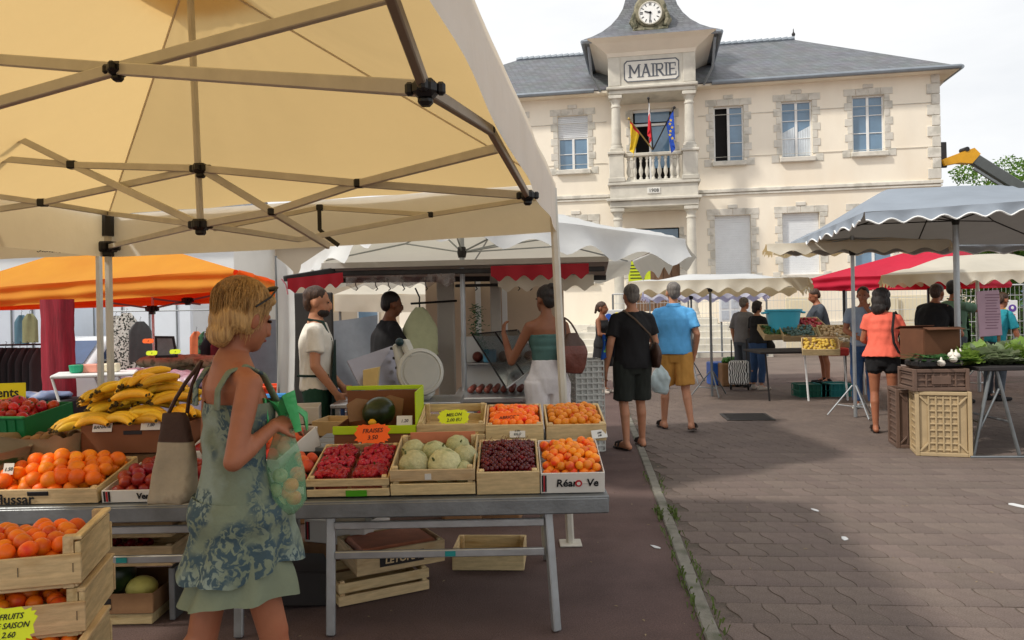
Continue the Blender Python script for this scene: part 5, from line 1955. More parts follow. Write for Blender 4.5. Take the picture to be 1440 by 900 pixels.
        # head with brow, nose, jaw and ears
        H = s.hm
        def hb(c, r, rot=None):
            m.ball((0, 0, 0), r, 16, 12, None) if False else None
            t = MB()
            t.ball(c, r, 16, 12, rot)
            m.add(t.v, t.f, H)
        hb((0, -.012, .028), (.074, .093, .088))
        hb((0, .022, -.035), (.058, .07, .075))
        hb((0, .052, -.082), (.034, .03, .026))
        hb((0, .078, .018), (.04, .014, .012))
        hb((0, .098, -.022), (.013, .018, .03), Matrix.Rotation(R(-18), 4, 'X'))
        hb((0, .106, -.036), (.016, .013, .011))
        hb((0, .083, -.060), (.024, .012, .012))
        for sx in (-1, 1):
            hb((sx * .076, -.008, -.012), (.01, .02, .032))
        me = remesh(m, s.voxel, 5)
        b = link_mesh(me, 'body', s.sk, s.root)
        for sx in (-1, 1):
            q = MB()
            q.ball((sx * .03, .083, .004), (.012, .006, .006), 8, 6)
            t = MB()
            t.add(q.v, q.f, H)
            t.build('eye', M_EYE, s.root, smooth=60)
        q = MB()
        q.ball((0, .092, -.061), (.02, .006, .006), 8, 6)
        t = MB()
        t.add(q.v, q.f, H)
        t.build('lips', M_LIP, s.root, smooth=60)
        return b
    def hand(s, m, sd):
        k, j = s.k * (.92 if s.fem else 1), s.j
        wr, el = j['wr' + sd], j['el' + sd]
        d = (wr - el).normalized()
        hd = getattr(s, 'hands', {}).get(sd)
        if hd: d = (Vector(hd[0])).normalized()
        sgn = -1 if sd == 'L' else 1
        pn = Vector(hd[1]).normalized() if hd else Vector((-sgn, 0, 0))          # palm normal
        pn = (pn - d * pn.dot(d)).normalized()
        ac = d.cross(pn).normalized()                                           # across the palm
        curl = hd[2] if hd else .5
        fr = .0095 if s.voxel < .009 else .0115
        c0, c1 = wr + d * .015 * k, wr + d * .075 * k
        for o in (-.025, -.009, .009, .025):
            m.cone(c0 + ac * o * k * .8, c1 + ac * o * k, .016 * k, .0145 * k, 8)
        th = 1 if ac.dot(Vector((0, 1, .3))) > 0 else -1
        for i, o in enumerate((-.03, -.01, .01, .03)):
            L = (.062, .075, .07, .055)[i if th < 0 else 3 - i] * k
            p = c1 + ac * o * k
            dd = d
            for q_ in range(3):
                cu = curl * (.5 + .35 * q_)
                dd = (dd * math.cos(cu) + pn * math.sin(cu)).normalized()
                e = p + dd * L * (.45, .32, .25)[q_]
                m.cone(p, e, fr * k, fr * k * .92, 8)
                p = e
        p = c0 + ac * th * .028 * k
        e = p + (d * .6 + ac * th * .7 + pn * .35).normalized() * .04 * k
        m.cone(p, e, .013 * k, fr * k * 1.1, 8)
        m.cone(e, e + (d * .9 + ac * th * .15 + pn * .5).normalized() * .03 * k, fr * k * 1.1, fr * k, 8)
    def limb(s, m, a, b, t0, t1, r0, r1, n=14):
        p, q = s.j[a], s.j[b]
        x, y, d = frame(q - p)
        rs = []
        for i in range(6):
            t = lerp(t0, t1, i / 5)
            c = lerp(p, q, t)
            r = lerp(r0, r1, i / 5) * s.k
            rs.append([c + (x * math.cos(-w) + y * math.sin(-w)) * r for w in [2 * PI * g / n for g in range(n)]])
        m.loft(rs)
    def garment(s, name, m, mt, wr=.011, vox=None, ws=11, label=None):
        me = remesh(m, vox or max(.010, s.voxel), 3, wr, ws)
        return link_mesh(me, name, mt, s.root, label)
    def top(s, mt, hem=.90, neck=1.462, sleeve=.62, inf=.014, flare=.012, name='shirt', sr=.07, straps=False):
        m = MB()
        m.loft(s.rings(hem, neck, inf, flare))
        if sleeve:
            for sd in 'LR':
                m.cone(lerp(s.j['sh' + sd], s.j['neck'], .4) - Vector((0, 0, .012)) * s.k, s.j['sh' + sd], .06 * s.k, .062 * s.k)
                s.limb(m, 'sh' + sd, 'el' + sd, .06, min(sleeve, 1), sr * .9, sr)
        return s.garment(name, m, mt)
    def legs(s, mt, length=.8, name='shorts', r=(.112, .098), waist=1.02, below=0.0, inf=.012):
        """length: how far down the thigh; below: how far down the shin"""
        m = MB()
        m.loft(s.rings(.80, waist, inf))
        for sd in 'LR':
            m.cone(s.j['hi' + sd], lerp(s.j['hi' + sd], s.j['kn' + sd], .3), .105 * s.k * s.fat, .1 * s.k * s.fat)
            s.limb(m, 'hi' + sd, 'kn' + sd, 0, length, r[0], r[1])
            if below:
                m.cone(lerp(s.j['hi' + sd], s.j['kn' + sd], .8), s.j['kn' + sd], r[1] * s.k, r[1] * .95 * s.k)
                s.limb(m, 'kn' + sd, 'an' + sd, -.05, below, r[1] * .95, r[1] * .8)
        return s.garment(name, m, mt)
    def skirt(s, mt, z0, z1, r, name='skirt', folds=9, amp=.012):
        q = MB()
        k = s.k
        rings = []
        for i in range(14):
            t = i / 13
            z = lerp(z1, z0, t)
            ring = []
            for g in range(48):
                a = 2 * PI * g / 48
                rr = lerp(r[0], r[1], t ** .8) + amp * t * math.sin(folds * a + 1.3 * math.sin(a * 2))
                ring.append(Vector((rr * math.cos(a), rr * .8 * math.sin(a), z)) * k)
            rings.append(ring[::-1])
        q.loft(rings)
        return q.build(name, mt, s.root, smooth=70)
    def shoes(s, mt, kind='shoe'):
        for sd in 'LR':
            an, to = s.j['an' + sd], s.j['to' + sd]
            k = s.k
            d = (to - an)
            d.z = 0
            d.normalize()
            hl = Vector((an.x, an.y, an.z - .05 * k)) - d * .05 * k
            tt = Vector((to.x, to.y, to.z)) + d * .02 * k
            q = MB()
            x = Vector((-d.y, d.x, 0))
            fw = (tt - hl)
            if kind == 'sandal':
                out = []
                for t, w in ((-.02, .02), (.05, .034), (.35, .034), (.7, .046), (.95, .036), (1.05, .012)):
                    out.append((t, w))
                lo = [hl + fw * t + x * w * k for t, w in out] + [hl + fw * t - x * w * k for t, w in out[::-1]]
                lo = [p - Vector((0, 0, .028 * k)) for p in lo]
                n = len(lo)
                q.add(lo + [p + Vector((0, 0, .018 * k)) for p in lo], [tuple(range(n)), tuple(range(2 * n - 1, n - 1, -1))] + [(i, n + i, n + (i + 1) % n, (i + 1) % n) for i in range(n)])
                for t, w, hh in ((.55, .044, .052), (.74, .046, .042)):
                    c = hl + fw * t
                    q.tube([c + x * w * k, c + x * w * .8 * k + Vector((0, 0, hh * .8 * k)), c + Vector((0, 0, hh * k)), c - x * w * .8 * k + Vector((0, 0, hh * .8 * k)), c - x * w * k], .014 * k, 6, flat=.35, up=fw.normalized())
                q.build('sandal', mt, s.root)
            else:
                q.cone(hl, lerp(hl, tt, .45) + Vector((0, 0, .01 * k)), .042 * k, .042 * k)
                q.cone(lerp(hl, tt, .3), tt, .042 * k, .032 * k)
                q.cone(hl + Vector((0, 0, .0)), an + Vector((0, 0, .0)), .04 * k, .042 * k)
                me = remesh(q, .010, 3)
                link_mesh(me, 'shoe', mt, s.root)
    def hair(s, mt, style='short', amp=.006):
        q = MB()
        t = MB()
        if style == 'short':
            t.ball((0, -.022, .046), (.079, .092, .08), 18, 12)
            t.ball((0, -.062, -.0), (.068, .05, .075), 14, 10)
        elif style == 'bob':
            t.ball((0, -.016, .043), (.081, .097, .082), 18, 12)
            t.ball((0, -.06, -.005), (.074, .054, .08), 16, 12)
            t.ball((-.054, -.02, 0), (.03, .052, .062), 12, 10)
            t.ball((.054, -.02, 0), (.03, .052, .062), 12, 10)
            t.ball((0, -.078, -.07), (.055, .034, .045), 14, 10)
            t.ball((0, .055, .075), (.062, .045, .03), 12, 8)
        elif style == 'shag':
            t.ball((0, -.02, .045), (.092, .106, .088), 18, 12)
            t.ball((0, -.065, -.03), (.09, .065, .10), 16, 12)
            t.ball((0, -.075, -.11), (.085, .055, .085), 16, 12)
            for sx in (-1, 1):
                t.ball((sx * .07, -.01, -.05), (.03, .05, .09), 12, 10)
        elif style in ('bun', 'tail'):
            t.ball((0, -.022, .042), (.08, .097, .083), 18, 12)
            t.ball((0, -.062, .0), (.07, .05, .075), 14, 10)
            if style == 'bun':
                t.ball((0, -.085, .105), (.035, .035, .03), 12, 8)
            else:
                t.cone((0, -.11, .05), (0, -.15, -.08), .03, .022)
        m2 = MB()
        m2.add(t.v, t.f, s.hm)
        me = remesh(m2, max(.007, s.voxel * .8), 3, amp, 26, (1, 1, .3))
        return link_mesh(me, 'hair', mt, s.root)
    def at(s, p):
        return parent_matrix(s.root) @ (Vector(p) * s.k)

def bag_mesh(w, h, d, seed=0, wr=.02, vox=.012, squeeze=.5):
    q = MB()
    rings = []
    for i in range(9):
        t = i / 8
        sc_ = math.sin(PI * (.12 + .80 * t)) ** .55 * (1 - squeeze * max(0, t - .55) / .45)
        ring = []
        for g in range(20):
            a = 2 * PI * g / 20
            ca, sa = math.cos(a), math.sin(a)
            ring.append(Vector((math.copysign(abs(ca) ** .6, ca) * w / 2 * sc_, math.copysign(abs(sa) ** .6, sa) * d / 2 * sc_, t * h)))
        rings.append(ring)
    q.loft(rings)
    return remesh(q, vox, 2, wr, 9, (1, 1, .6))

def tote_mesh(w0, w1, h, d, vox=.010, wr=.014):
    """slouching tote: wide flat bottom, narrower gathered top"""
    q = MB()
    rings = []
    for i in range(10):
        t = i / 9
        w = lerp(w0, w1, t ** 1.2) * (.9 if i == 0 else 1)
        dd = d * (1 - .72 * t) * (.85 if i == 0 else 1)
        sl = .03 * math.sin(t * 2.4)
        ring = []
        for g in range(28):
            a = 2 * PI * g / 28
            ca, sa = math.cos(a), math.sin(a)
            ring.append(Vector((math.copysign(abs(ca) ** .45, ca) * w / 2 + sl, math.copysign(abs(sa) ** .55, sa) * dd / 2, t * h + .015 * ca * (1 - t))))
        rings.append(ring)
    q.loft(rings)
    return remesh(q, vox, 3, wr, 9, (1, 1, .5))
# ------------------------------------------------------------------ the woman in the foreground
def floral_mat():
    m = mat('fabric_floral', S(116, 126, 106), .85, .18, 7, .2, 60, col2=S(134, 148, 138), c2pos=(.48, .6), c2scale=5)
    n, l = m.node_tree.nodes, m.node_tree.links
    b = n['Principled BSDF']
    src = b.inputs['Base Color'].links[0].from_socket
    tc = n.new('ShaderNodeTexCoord')
    big = n.new('ShaderNodeTexNoise'); big.inputs['Scale'].default_value = 7.5; big.inputs['Detail'].default_value = 1
    fine = n.new('ShaderNodeTexNoise'); fine.inputs['Scale'].default_value = 34; fine.inputs['Detail'].default_value = 4; fine.inputs['Distortion'].default_value = 1.2
    vor = n.new('ShaderNodeTexVoronoi'); vor.feature = 'DISTANCE_TO_EDGE'; vor.inputs['Scale'].default_value = 30
    for q in (big, fine, vor): l.new(tc.outputs['Object'], q.inputs['Vector'])
    r1 = n.new('ShaderNodeValToRGB'); r1.color_ramp.elements[0].position, r1.color_ramp.elements[1].position = .43, .50
    r2 = n.new('ShaderNodeValToRGB'); r2.color_ramp.elements[0].position, r2.color_ramp.elements[1].position = .44, .52
    l.new(big.outputs['Fac'], r1.inputs['Fac']); l.new(fine.outputs['Fac'], r2.inputs['Fac'])
    mu = n.new('ShaderNodeMath'); mu.operation = 'MULTIPLY'
    l.new(r1.outputs['Color'], mu.inputs[0]); l.new(r2.outputs['Color'], mu.inputs[1])
    mx = n.new('ShaderNodeMix'); mx.data_type = 'RGBA'
    l.new(mu.outputs[0], mx.inputs['Factor']); l.new(src, mx.inputs['A']); mx.inputs['B'].default_value = S(62, 82, 90) + (1,)
    l.new(mx.outputs['Result'], b.inputs['Base Color'])
    return m
def floral():
    return floral_mat()
M_DRESS = floral()
M_DRESSP = fabric('sage', S(118, 126, 104))
def strands(W, mt, n=1500):
    """loose strands lying over the hair"""
    rr = random.Random(2)
    q = MB()
    for i in range(n):
        a = rr.uniform(0, 2 * PI)
        fr = math.sin(a)                      # +1 = over the forehead
        end = rr.uniform(.5, 1.22) * (1.3 if fr > .55 else 2.0 if fr < .2 else 1.75)
        st = rr.uniform(.05, .5)
        off = rr.uniform(-.004, .010)
        pts = []
        for k in range(7):
            t = lerp(st, end, k / 6)
            aa = a + .16 * math.sin(t * 3 + i) * (k / 6)
            sx, sy, sz = .081 + off, .098 + off, .085 + off
            z = .045 + sz * math.cos(t)
            x, y = sx * math.sin(t) * math.cos(aa), -.02 + sy * math.sin(t) * math.sin(aa)
            if t > 1.5:
                z = .045 - (t - 1.5) * .15
                x, y = sx * math.cos(aa) * (1 - .30 * (t - 1.5)), -.02 + sy * math.sin(aa) * (1 - .28 * (t - 1.5))
            pts.append(W.hm @ Vector((x, y, z)))
        q.tube(pts, [.0011] * 6 + [.0004], 3)
    q.build('hair_strand', mt, W.root)['kind'] = 'stuff'
W = Person('blonde woman in a sleeveless sage floral dress walking past the fruit with bags', 0, 0, 1.655, -48, loc=(-.945, 2.62, 0), sk=SK_TAN, fem=True, voxel=.0072, fat=.95, head=(12, 14),
           J=dict(hiR=(.076, .0, .91), hiL=(-.076, 0, .91), elR=(.225, -.09, 1.145), wrR=(.17, .075, 1.235), elL=(-.22, .0, 1.12), wrL=(-.05, .16, 1.20), knR=(.08, .10, .50), anR=(.09, .20, .10), knL=(-.08, -.09, .48), anL=(-.09, -.34, .17), head=(0, .05, 1.61), toL=(-.12, -.22, .05)))
W.hands = dict(R=((-.35, .9, .1), (-.5, -.2, -.85), .75), L=((.4, .9, .05), (.3, -.2, -.9), .75))
W.body()
W.hair(H_BLOND, 'bob', .008)
strands(W, H_BLOND)
def dress(W, z0, z1, r0, r1, name, mt, seed, amp, uneven):
    q = MB()
    k = W.k
    top = W.rings(.98, 1.315, .010, .008, n=64, steps=9)[::-1]
    rings = [r[::-1] for r in top] if name == 'dress' else []
    n = 20
    for i in range(n + 1):
        t = i / n
        ring = []
        for g in range(64):
            a = 2 * PI * g / 64
            zt = z0 + uneven * math.sin(a * 2 + seed) + uneven * .5 * math.sin(5 * a)
            z = lerp(z1, zt, t)
            f = amp * (.15 + .95 * t) * (math.sin(7 * a + seed + .6 * math.sin(3 * a) + .5 * t) + .5 * math.sin(12 * a + 2 * seed)) if name != 'dress' or t > 0 else 0
            bump = .016 * math.sin(PI * min(1, t * 2.2)) if name == 'dress' else 0
            rx = lerp(r0[0], r1[0], t ** .85) + f + bump
            ry = lerp(r0[1], r1[1], t ** .85) + f + bump
            yo = .02 * math.sin(t * PI) + .02 * t
            ring.append(Vector((rx * math.cos(a), ry * math.sin(a) + yo, z)) * k)
        rings.append(ring[::-1])
    q.loft(rings, caps=False)
    return q.build(name, mt, W.root, smooth=75)
dress(W, .73, .985, (.174, .132), (.186, .208), 'dress', M_DRESS, .4, .014, .022)
dress(W, .635, .86, (.150, .110), (.185, .205), 'dress_underlayer', M_DRESSP, 2.1, .010, .012)
q = MB()
for sx in (-1, 1):
    pts = [Vector((sx * .10, -.092, 1.30)), Vector((sx * .10, -.088, 1.37)), Vector((sx * .10, -.05, 1.428)), Vector((sx * .10, .01, 1.445)), Vector((sx * .095, .075, 1.41)), Vector((sx * .085, .128, 1.31))]
    q.tube([p * W.k for p in pts], [.009, .008, .008, .008, .008, .009], 8, flat=2.6, up=Vector((1, 0, 0)))
me = remesh(q, .007, 3)
link_mesh(me, 'dress_strap', M_DRESS, W.root)
# sunglasses pushed up into the hair
o = thing('sunglasses', 'black sunglasses pushed up on the blonde woman\'s hair', 'sunglasses', tuple(W.at((0, .05, 1.72))), R(-48))
q = MB()
hm = parent_matrix(W.root) @ W.hm
for sx in (-1, 1):
    t = MB()
    t.ball((sx * .036, .062, .115), (.028, .008, .02), 12, 8, Matrix.Rotation(R(-55), 4, 'X'))
    q.add(t.v, t.f, hm)
q.build('lens', M_BLACK, o, smooth=60, world=True)
for sx in (-1, 1):
    q = MB()
    q.tube([hm @ Vector(p) for p in ((sx * .066, .06, .113), (sx * .098, .02, .075), (sx * .098, -.03, .03))], .0035, 6)
    q.build('temple', M_BLACK, o, world=True)
# canvas shoulder bag
M_CANVAS = mat('canvas_bag', S(166, 154, 132), .85, .12, 10, .2, 40, col2=S(118, 104, 84), c2pos=(.58, .72), c2scale=9)
M_LEATH = mat('brown_leather', S(70, 48, 38), .5, .2, 12, .2, 50)
def shoulder_bag(label, c, rz, w, h, d, m1, m2, anchor, wr=.012, top_frac=.3):
    o = thing('shoulder_bag', label, 'bag', c, rz)
    me = bag_mesh(w, h, d, wr=wr, squeeze=.35)
    b = link_mesh(me, 'bag_body', [m1, m2], o)
    for p in me.polygons:
        if p.center.z > h * (1 - top_frac): p.material_index = 1
    for sx in (-1, 1):
        q = MB()
        c0 = Vector(c) + Matrix.Rotation(rz, 3, 'Z') @ Vector((sx * w * .22, 0, h * .9))
        pts = [lerp(c0, Vector(anchor), t) + Vector((0, 0, .03 * math.sin(PI * t))) for t in (0, .25, .5, .75, 1)]
        q.tube(pts, .008, 6)
        q.build('strap', m2, o, world=True)
    return o
def two_tone():
    m = mat('canvas_and_leather', S(158, 146, 124), .8, .14, 10, .25, 40, col2=S(112, 98, 80), c2pos=(.58, .72), c2scale=9)
    n, l = m.node_tree.nodes, m.node_tree.links
    b = n['Principled BSDF']
    src = b.inputs['Base Color'].links[0].from_socket
    tc = n.new('ShaderNodeTexCoord'); sx = n.new('ShaderNodeSeparateXYZ'); l.new(tc.outputs['Object'], sx.inputs[0])
    r = n.new('ShaderNodeMapRange'); r.inputs['From Min'].default_value, r.inputs['From Max'].default_value = .218, .222
    l.new(sx.outputs['Z'], r.inputs['Value'])
    mx = n.new('ShaderNodeMix'); mx.data_type = 'RGBA'
    l.new(r.outputs['Result'], mx.inputs['Factor']); l.new(src, mx.inputs['A']); mx.inputs['B'].default_value = S(64, 44, 36) + (1,)
    l.new(mx.outputs['Result'], b.inputs['Base Color'])
    return m
bc = P(240, 708, 2.76)
o = thing('shoulder_bag', 'beige canvas shoulder bag with dark leather top hanging behind the blonde woman', 'bag', bc, R(-14))
me = tote_mesh(.20, .09, .32, .11)
link_mesh(me, 'bag_body', two_tone(), o)
an = W.at((-.14, -.05, 1.455))
for dx in (-.03, .035):
    q = MB()
    c0 = bc + Vector((dx + .03, 0, .32))
    q.tube([lerp(c0, an, t) + Vector((-.01 * math.sin(PI * t), 0, 0)) for t in (0, .3, .6, 1)], .007, 6)
    q.build('strap', M_LEATH, o, world=True)
# green plastic bag of fruit
M_PLGD = mat('green_film_gathered', S(70, 176, 104), .3, .15, 9, alpha=.85, bump=.5, bscale=22)
M_PLG = mat('green_film', S(132, 190, 146), .22, .06, 5, alpha=.45, bump=.7, bscale=16)
hc = P(398, 588, 2.62)
o = thing('plastic_bag', 'translucent green plastic bag of fruit held by the blonde woman', 'bag', hc - Vector((0, 0, .32)))
q = MB()
rings = []
for i in range(14):
    t = i / 13
    z = .33 * (1 - t)
    rad = (.016 + .056 * min(1, t * 1.35) ** .75 + .006 * noise.noise(Vector((t * 6, 0, 0)))) if t < .9 else .066 * (1 - (t - .9) * 5)
    rings.append([Vector((rad * (1 + .12 * math.sin(5 * a + t * 4)) * math.cos(a), rad * .7 * (1 + .12 * math.cos(4 * a)) * math.sin(a), z)) for a in [2 * PI * g / 24 for g in range(24)]])
q.loft(rings)
q.build('bag_film', M_PLG, o, smooth=70)
for k, (x, y, z) in enumerate(((-.02, 0, .035), (.028, .01, .05), (-.03, -.01, .08), (.022, .0, .095), (-.01, -.012, .13), (.01, .01, .07))):
    q = inst(FM['apricot'] if k % 2 else FM['melon'], 'fruit_inside', o, (x, y, z), (0, 0, k), (1.1, 1.1, 1.1) if k % 2 else (.33, .33, .33))
q = MB()
for k in range(5):
    a = k * 1.3
    q.tube([(0, 0, .32), (.03 * math.cos(a), .03 * math.sin(a), .37), (.075 * math.cos(a), .06 * math.sin(a), .33 + .02 * k), (.08 * math.cos(a + .4), .06 * math.sin(a + .4), .28)], [.012, .02, .024, .012], 7, flat=.35)
q.build('bag_handles', M_PLGD, o, smooth=70)
# ------------------------------------------------------------------ others
F_WHITE, F_BLACK, F_BLUE, F_TAN = fabric('white', S(224, 220, 210)), fabric('black', S(24, 23, 25)), fabric('sky_blue', S(92, 168, 222)), fabric('ochre', S(190, 138, 66))
F_ORANGE, F_DGREEN, F_TEAL, F_JEANS = fabric('coral', S(240, 110, 88)), fabric('dark_green', S(24, 64, 50)), fabric('teal', S(72, 104, 98)), fabric('denim', S(48, 74, 112))
F_GREY, F_SLATE, F_PALEB, F_OLIVE = fabric('grey', S(112, 110, 110)), fabric('slate', S(70, 76, 84)), fabric('pale_blue', S(142, 156, 176)), fabric('black_green', S(34, 38, 33))
F_LINEN, F_TURQ, F_SAGE = fabric('linen_white', S(210, 206, 206)), fabric('turquoise', S(36, 140, 156)), fabric('apron_green', S(96, 126, 104))
M_SAND = mat('dark_sandal', S(38, 28, 24), .6, .2)
def apron(p, mt, z0=.45, z1=1.32, name='apron', w=.17):
    q = MB()
    k = p.k
    def fn(u, v):
        a = lerp(-1, 1, u)
        z = lerp(z0, z1, v)
        ww = w * (1 if v < .62 else lerp(1, .55, (v - .62) / .38))
        r = .135 * p.fat + (.02 if v < .6 else .012)
        return Vector((a * ww, r * math.sqrt(max(.05, 1 - (a * ww / .24) ** 2)) + .01, z)) * k
    q.grid(fn, 14, 16)
    for sx in (-1, 1):
        q.tube([Vector((sx * w * .5, .12, z1)) * k, Vector((sx * .075, .06, 1.47)) * k, Vector((sx * .05, -.06, 1.49)) * k], .012, 6)
        q.tube([Vector((sx * w * .95, .1, 1.05)) * k, Vector((sx * .19, .0, 1.05)) * k, Vector((sx * .1, -.14, 1.05)) * k], .01, 6)
    return q.build(name, mt, p.root, smooth=70)
v = Person('bearded stallholder in white t-shirt and dark green apron beside the deli counter', 443, 6.15, 1.72, -78, sk=SK_MID, head=(-5, 6), voxel=.01, J=dict(elR=(.235, .0, 1.13), wrR=(.20, .16, .90), elL=(-.23, .02, 1.13), wrL=(-.18, .2, .92)))
v.body(); v.hair(H_BROWN, 'short'); v.top(F_WHITE, hem=.93, sleeve=.6); v.legs(F_DGREEN, 1.0, 'trousers', below=.95, r=(.10, .085)); apron(v, fabric('apron_bottle', S(20, 46, 40))); v.shoes(F_BLACK)
q = MB(); t = MB(); t.ball((0, .035, -.07), (.056, .062, .045), 14, 10); q.add(t.v, t.f, v.hm)
link_mesh(remesh(q, .008, 2, .004, 30), 'beard', H_BLACK, v.root)
v = Person('man in a black t-shirt working behind the meat slicer', 538, 7.5, 1.70, -62, sk=SK_DEEP, lean=.12, fat=1.12, head=(0, 8), J=dict(elR=(.26, .16, 1.10), wrR=(.12, .42, 1.12), elL=(-.22, .2, 1.1), wrL=(-.02, .46, 1.12)))
v.body(); v.hair(H_BLACK, 'short', .003); v.top(F_BLACK, sleeve=.62); v.legs(F_SLATE, 1.0, 'trousers', below=.95, r=(.1, .085)); v.shoes(F_BLACK)
v = Person('woman in a strapless green top and white trousers waiting at the glass counter', 768, 6.7, 1.71, 12, sk=SK_DEEP, fem=True, head=(22, 0), voxel=.01, J=dict(elL=(-.30, .10, 1.08), wrL=(-.345, .20, 1.33), elR=(.22, -.02, 1.13), wrR=(.20, .14, .95)))
v.hands = dict(L=((.1, .2, .95), (.9, .2, .1), .8))
v.body(); v.hair(H_BLACK, 'bun', .004)
m = MB(); m.loft(v.rings(1.09, 1.32, .010)); v.garment('strapless_top', m, F_TEAL, .003)
v.legs(F_LINEN, 1.0, 'trousers', below=1.0, r=(.115, .105), waist=1.10); v.shoes(M_SAND, 'sandal')
sb = shoulder_bag('brown leather rucksack on the shoulder of the strapless woman', v.at((.19, -.14, .98)), R(12), .26, .34, .17, mat('chestnut_leather', S(104, 58, 48), .45, .2, 12, .2, 50), M_LEATH, v.at((.15, -.05, 1.46)))
v = Person('woman in a short black dress shopping far down the lane', 846, 14.0, 1.64, -125, sk=SK_DEEP, fem=True, fat=1.08, J=dict(elR=(.22, .06, 1.13), wrR=(.05, .26, 1.10), elL=(-.22, .06, 1.13), wrL=(-.05, .26, 1.08)))
v.body(); v.hair(H_BROWN, 'tail'); v.top(F_BLACK, hem=.85, neck=1.40, sleeve=0, name='dress_top'); v.skirt(F_BLACK, .52, 1.0, (.17, .24), 'dress_skirt'); v.shoes(fabric('pale_shoe', S(180, 170, 160)))
sb = shoulder_bag('dark shopping bag with orange print held by the woman in the black dress', v.at((-.22, .2, .66)), R(-60), .34, .36, .14, fabric('navy_bag', S(30, 36, 62), col2=S(226, 120, 36), c2pos=(.58, .6), c2scale=7), F_BLACK, v.at((-.05, .26, 1.08)), wr=.006)
v = Person('grey haired man in black t-shirt and shorts walking away with a brown bag', 888, 8.25, 1.74, 12, sk=SK_MID, fat=1.12, voxel=.01, head=(2, 0), J=dict(elL=(-.26, -.04, 1.12), wrL=(-.28, .05, .86), elR=(.26, .0, 1.13), wrR=(.2, .16, .95), anL=(-.10, -.04, .085), knL=(-.10, .03, .5), knR=(.10, .06, .5), anR=(.13, .10, .085), toL=(-.15, .15, .03), toR=(.16, .30, .03)))
v.body(); v.hair(H_GREY, 'short', .003); v.top(F_BLACK, sleeve=.7, hem=.86, sr=.075); v.legs(F_OLIVE, .93, r=(.118, .112)); v.shoes(M_SAND, 'sandal')
sb = thing('shoulder_bag', 'brown crossbody bag on the hip of the man in black', 'bag', v.at((.235, -.06, .86)), R(12))
link_mesh(bag_mesh(.09, .27, .25, squeeze=.25, wr=.01), 'bag_body', M_LEATH, sb)
q = MB(); q.tube([v.at(p) for p in ((.235, -.06, 1.08), (.14, -.15, 1.22), (-.02, -.15, 1.38), (-.11, -.06, 1.475), (-.12, .05, 1.44), (-.02, .155, 1.25), (.16, .13, 1.1))], .012, 6, flat=.5); q.build('strap', mat('tan_strap', S(116, 98, 82), .7), sb, world=True)
o = thing('folded_bag', 'blue printed shopping bag tucked under the arm of the man in black', 'bag', v.at((-.29, .02, .97)), R(60))
link_mesh(tote_mesh(.2, .15, .25, .07, wr=.02), 'bag_body', fabric('blue_print', S(24, 76, 160), col2=S(120, 190, 60), c2pos=(.6, .62), c2scale=16), o)
v = Person('man in a bright blue polo shirt and ochre shorts walking away', 947, 9.55, 1.80, -8, sk=SK_MID, fat=1.1, voxel=.01, head=(8, 0), J=dict(elL=(-.27, .0, 1.14), wrL=(-.24, .14, .98), elR=(.26, -.05, 1.13), wrR=(.24, .04, .9), knL=(-.11, .10, .50), anL=(-.13, .08, .085), toL=(-.18, .26, .03), knR=(.12, -.02, .49), anR=(.16, -.22, .12), toR=(.20, -.08, .035)))
v.body(); v.hair(H_GREY, 'short', .006); v.top(F_BLUE, sleeve=.72, hem=.9, sr=.078, flare=.02); v.legs(F_TAN, .9, r=(.125, .115)); v.shoes(M_SAND, 'sandal')
q = MB(); q.loft([[p * 1.0 for p in r] for r in v.rings(1.455, 1.5, .014, 0, steps=3)]); v.garment('collar', q, F_BLUE, 0)
M_FILM = mat('pale_film', S(196, 214, 216), .35, .1, 9, alpha=.75, bump=.4, bscale=18)
o = thing('plastic_bag', 'pale blue plastic bag hanging between the two walking men', 'bag', P(929, 553, 8.95))
link_mesh(bag_mesh(.24, .33, .16, squeeze=.75, wr=.03), 'bag_body', M_FILM, o)
v = Person('dark haired woman in coral t-shirt and black shorts at the vegetable stall', 1240, 9.0, 1.66, -28, sk=SK_TAN, fem=True, voxel=.01, head=(-24, 6), lean=.05, J=dict(elR=(.25, .14, 1.10), wrR=(.20, .34, 1.22), elL=(-.22, .06, 1.12), wrL=(-.12, .28, 1.05), anL=(-.09, -.04, .085), toL=(-.12, .14, .03)))
v.body(); v.hair(H_BLACK, 'shag', .008); v.top(F_ORANGE, sleeve=.5, hem=.92, flare=.035, inf=.02, sr=.066); v.legs(F_BLACK, .38, r=(.102, .1)); v.shoes(M_SAND, 'sandal')
sb = shoulder_bag('black crossbody bag in front of the woman in coral', v.at((.23, .12, .82)), R(-28), .22, .30, .13, F_BLACK, F_BLACK, v.at((.15, -.02, 1.47)), wr=.008)
q = MB(); q.tube([v.at(p) for p in ((.13, .0, 1.46), (.13, -.10, 1.40), (.115, -.15, 1.25), (.13, -.155, 1.10), (.18, -.13, .98), (.24, .0, .95))], .014, 6, flat=.4); q.build('strap', F_BLACK, sb, world=True)
v = Person('older man in a grey shirt at the basket stall behind the woman in jeans', 1043, 14.6, 1.68, -55, sk=SK_MID, lean=.1); v.body(); v.hair(H_GREY, 'short'); v.top(F_GREY, sleeve=1.0, hem=.86); v.legs(F_SLATE, 1, 'trousers', below=.95, r=(.1, .085)); v.shoes(F_BLACK)
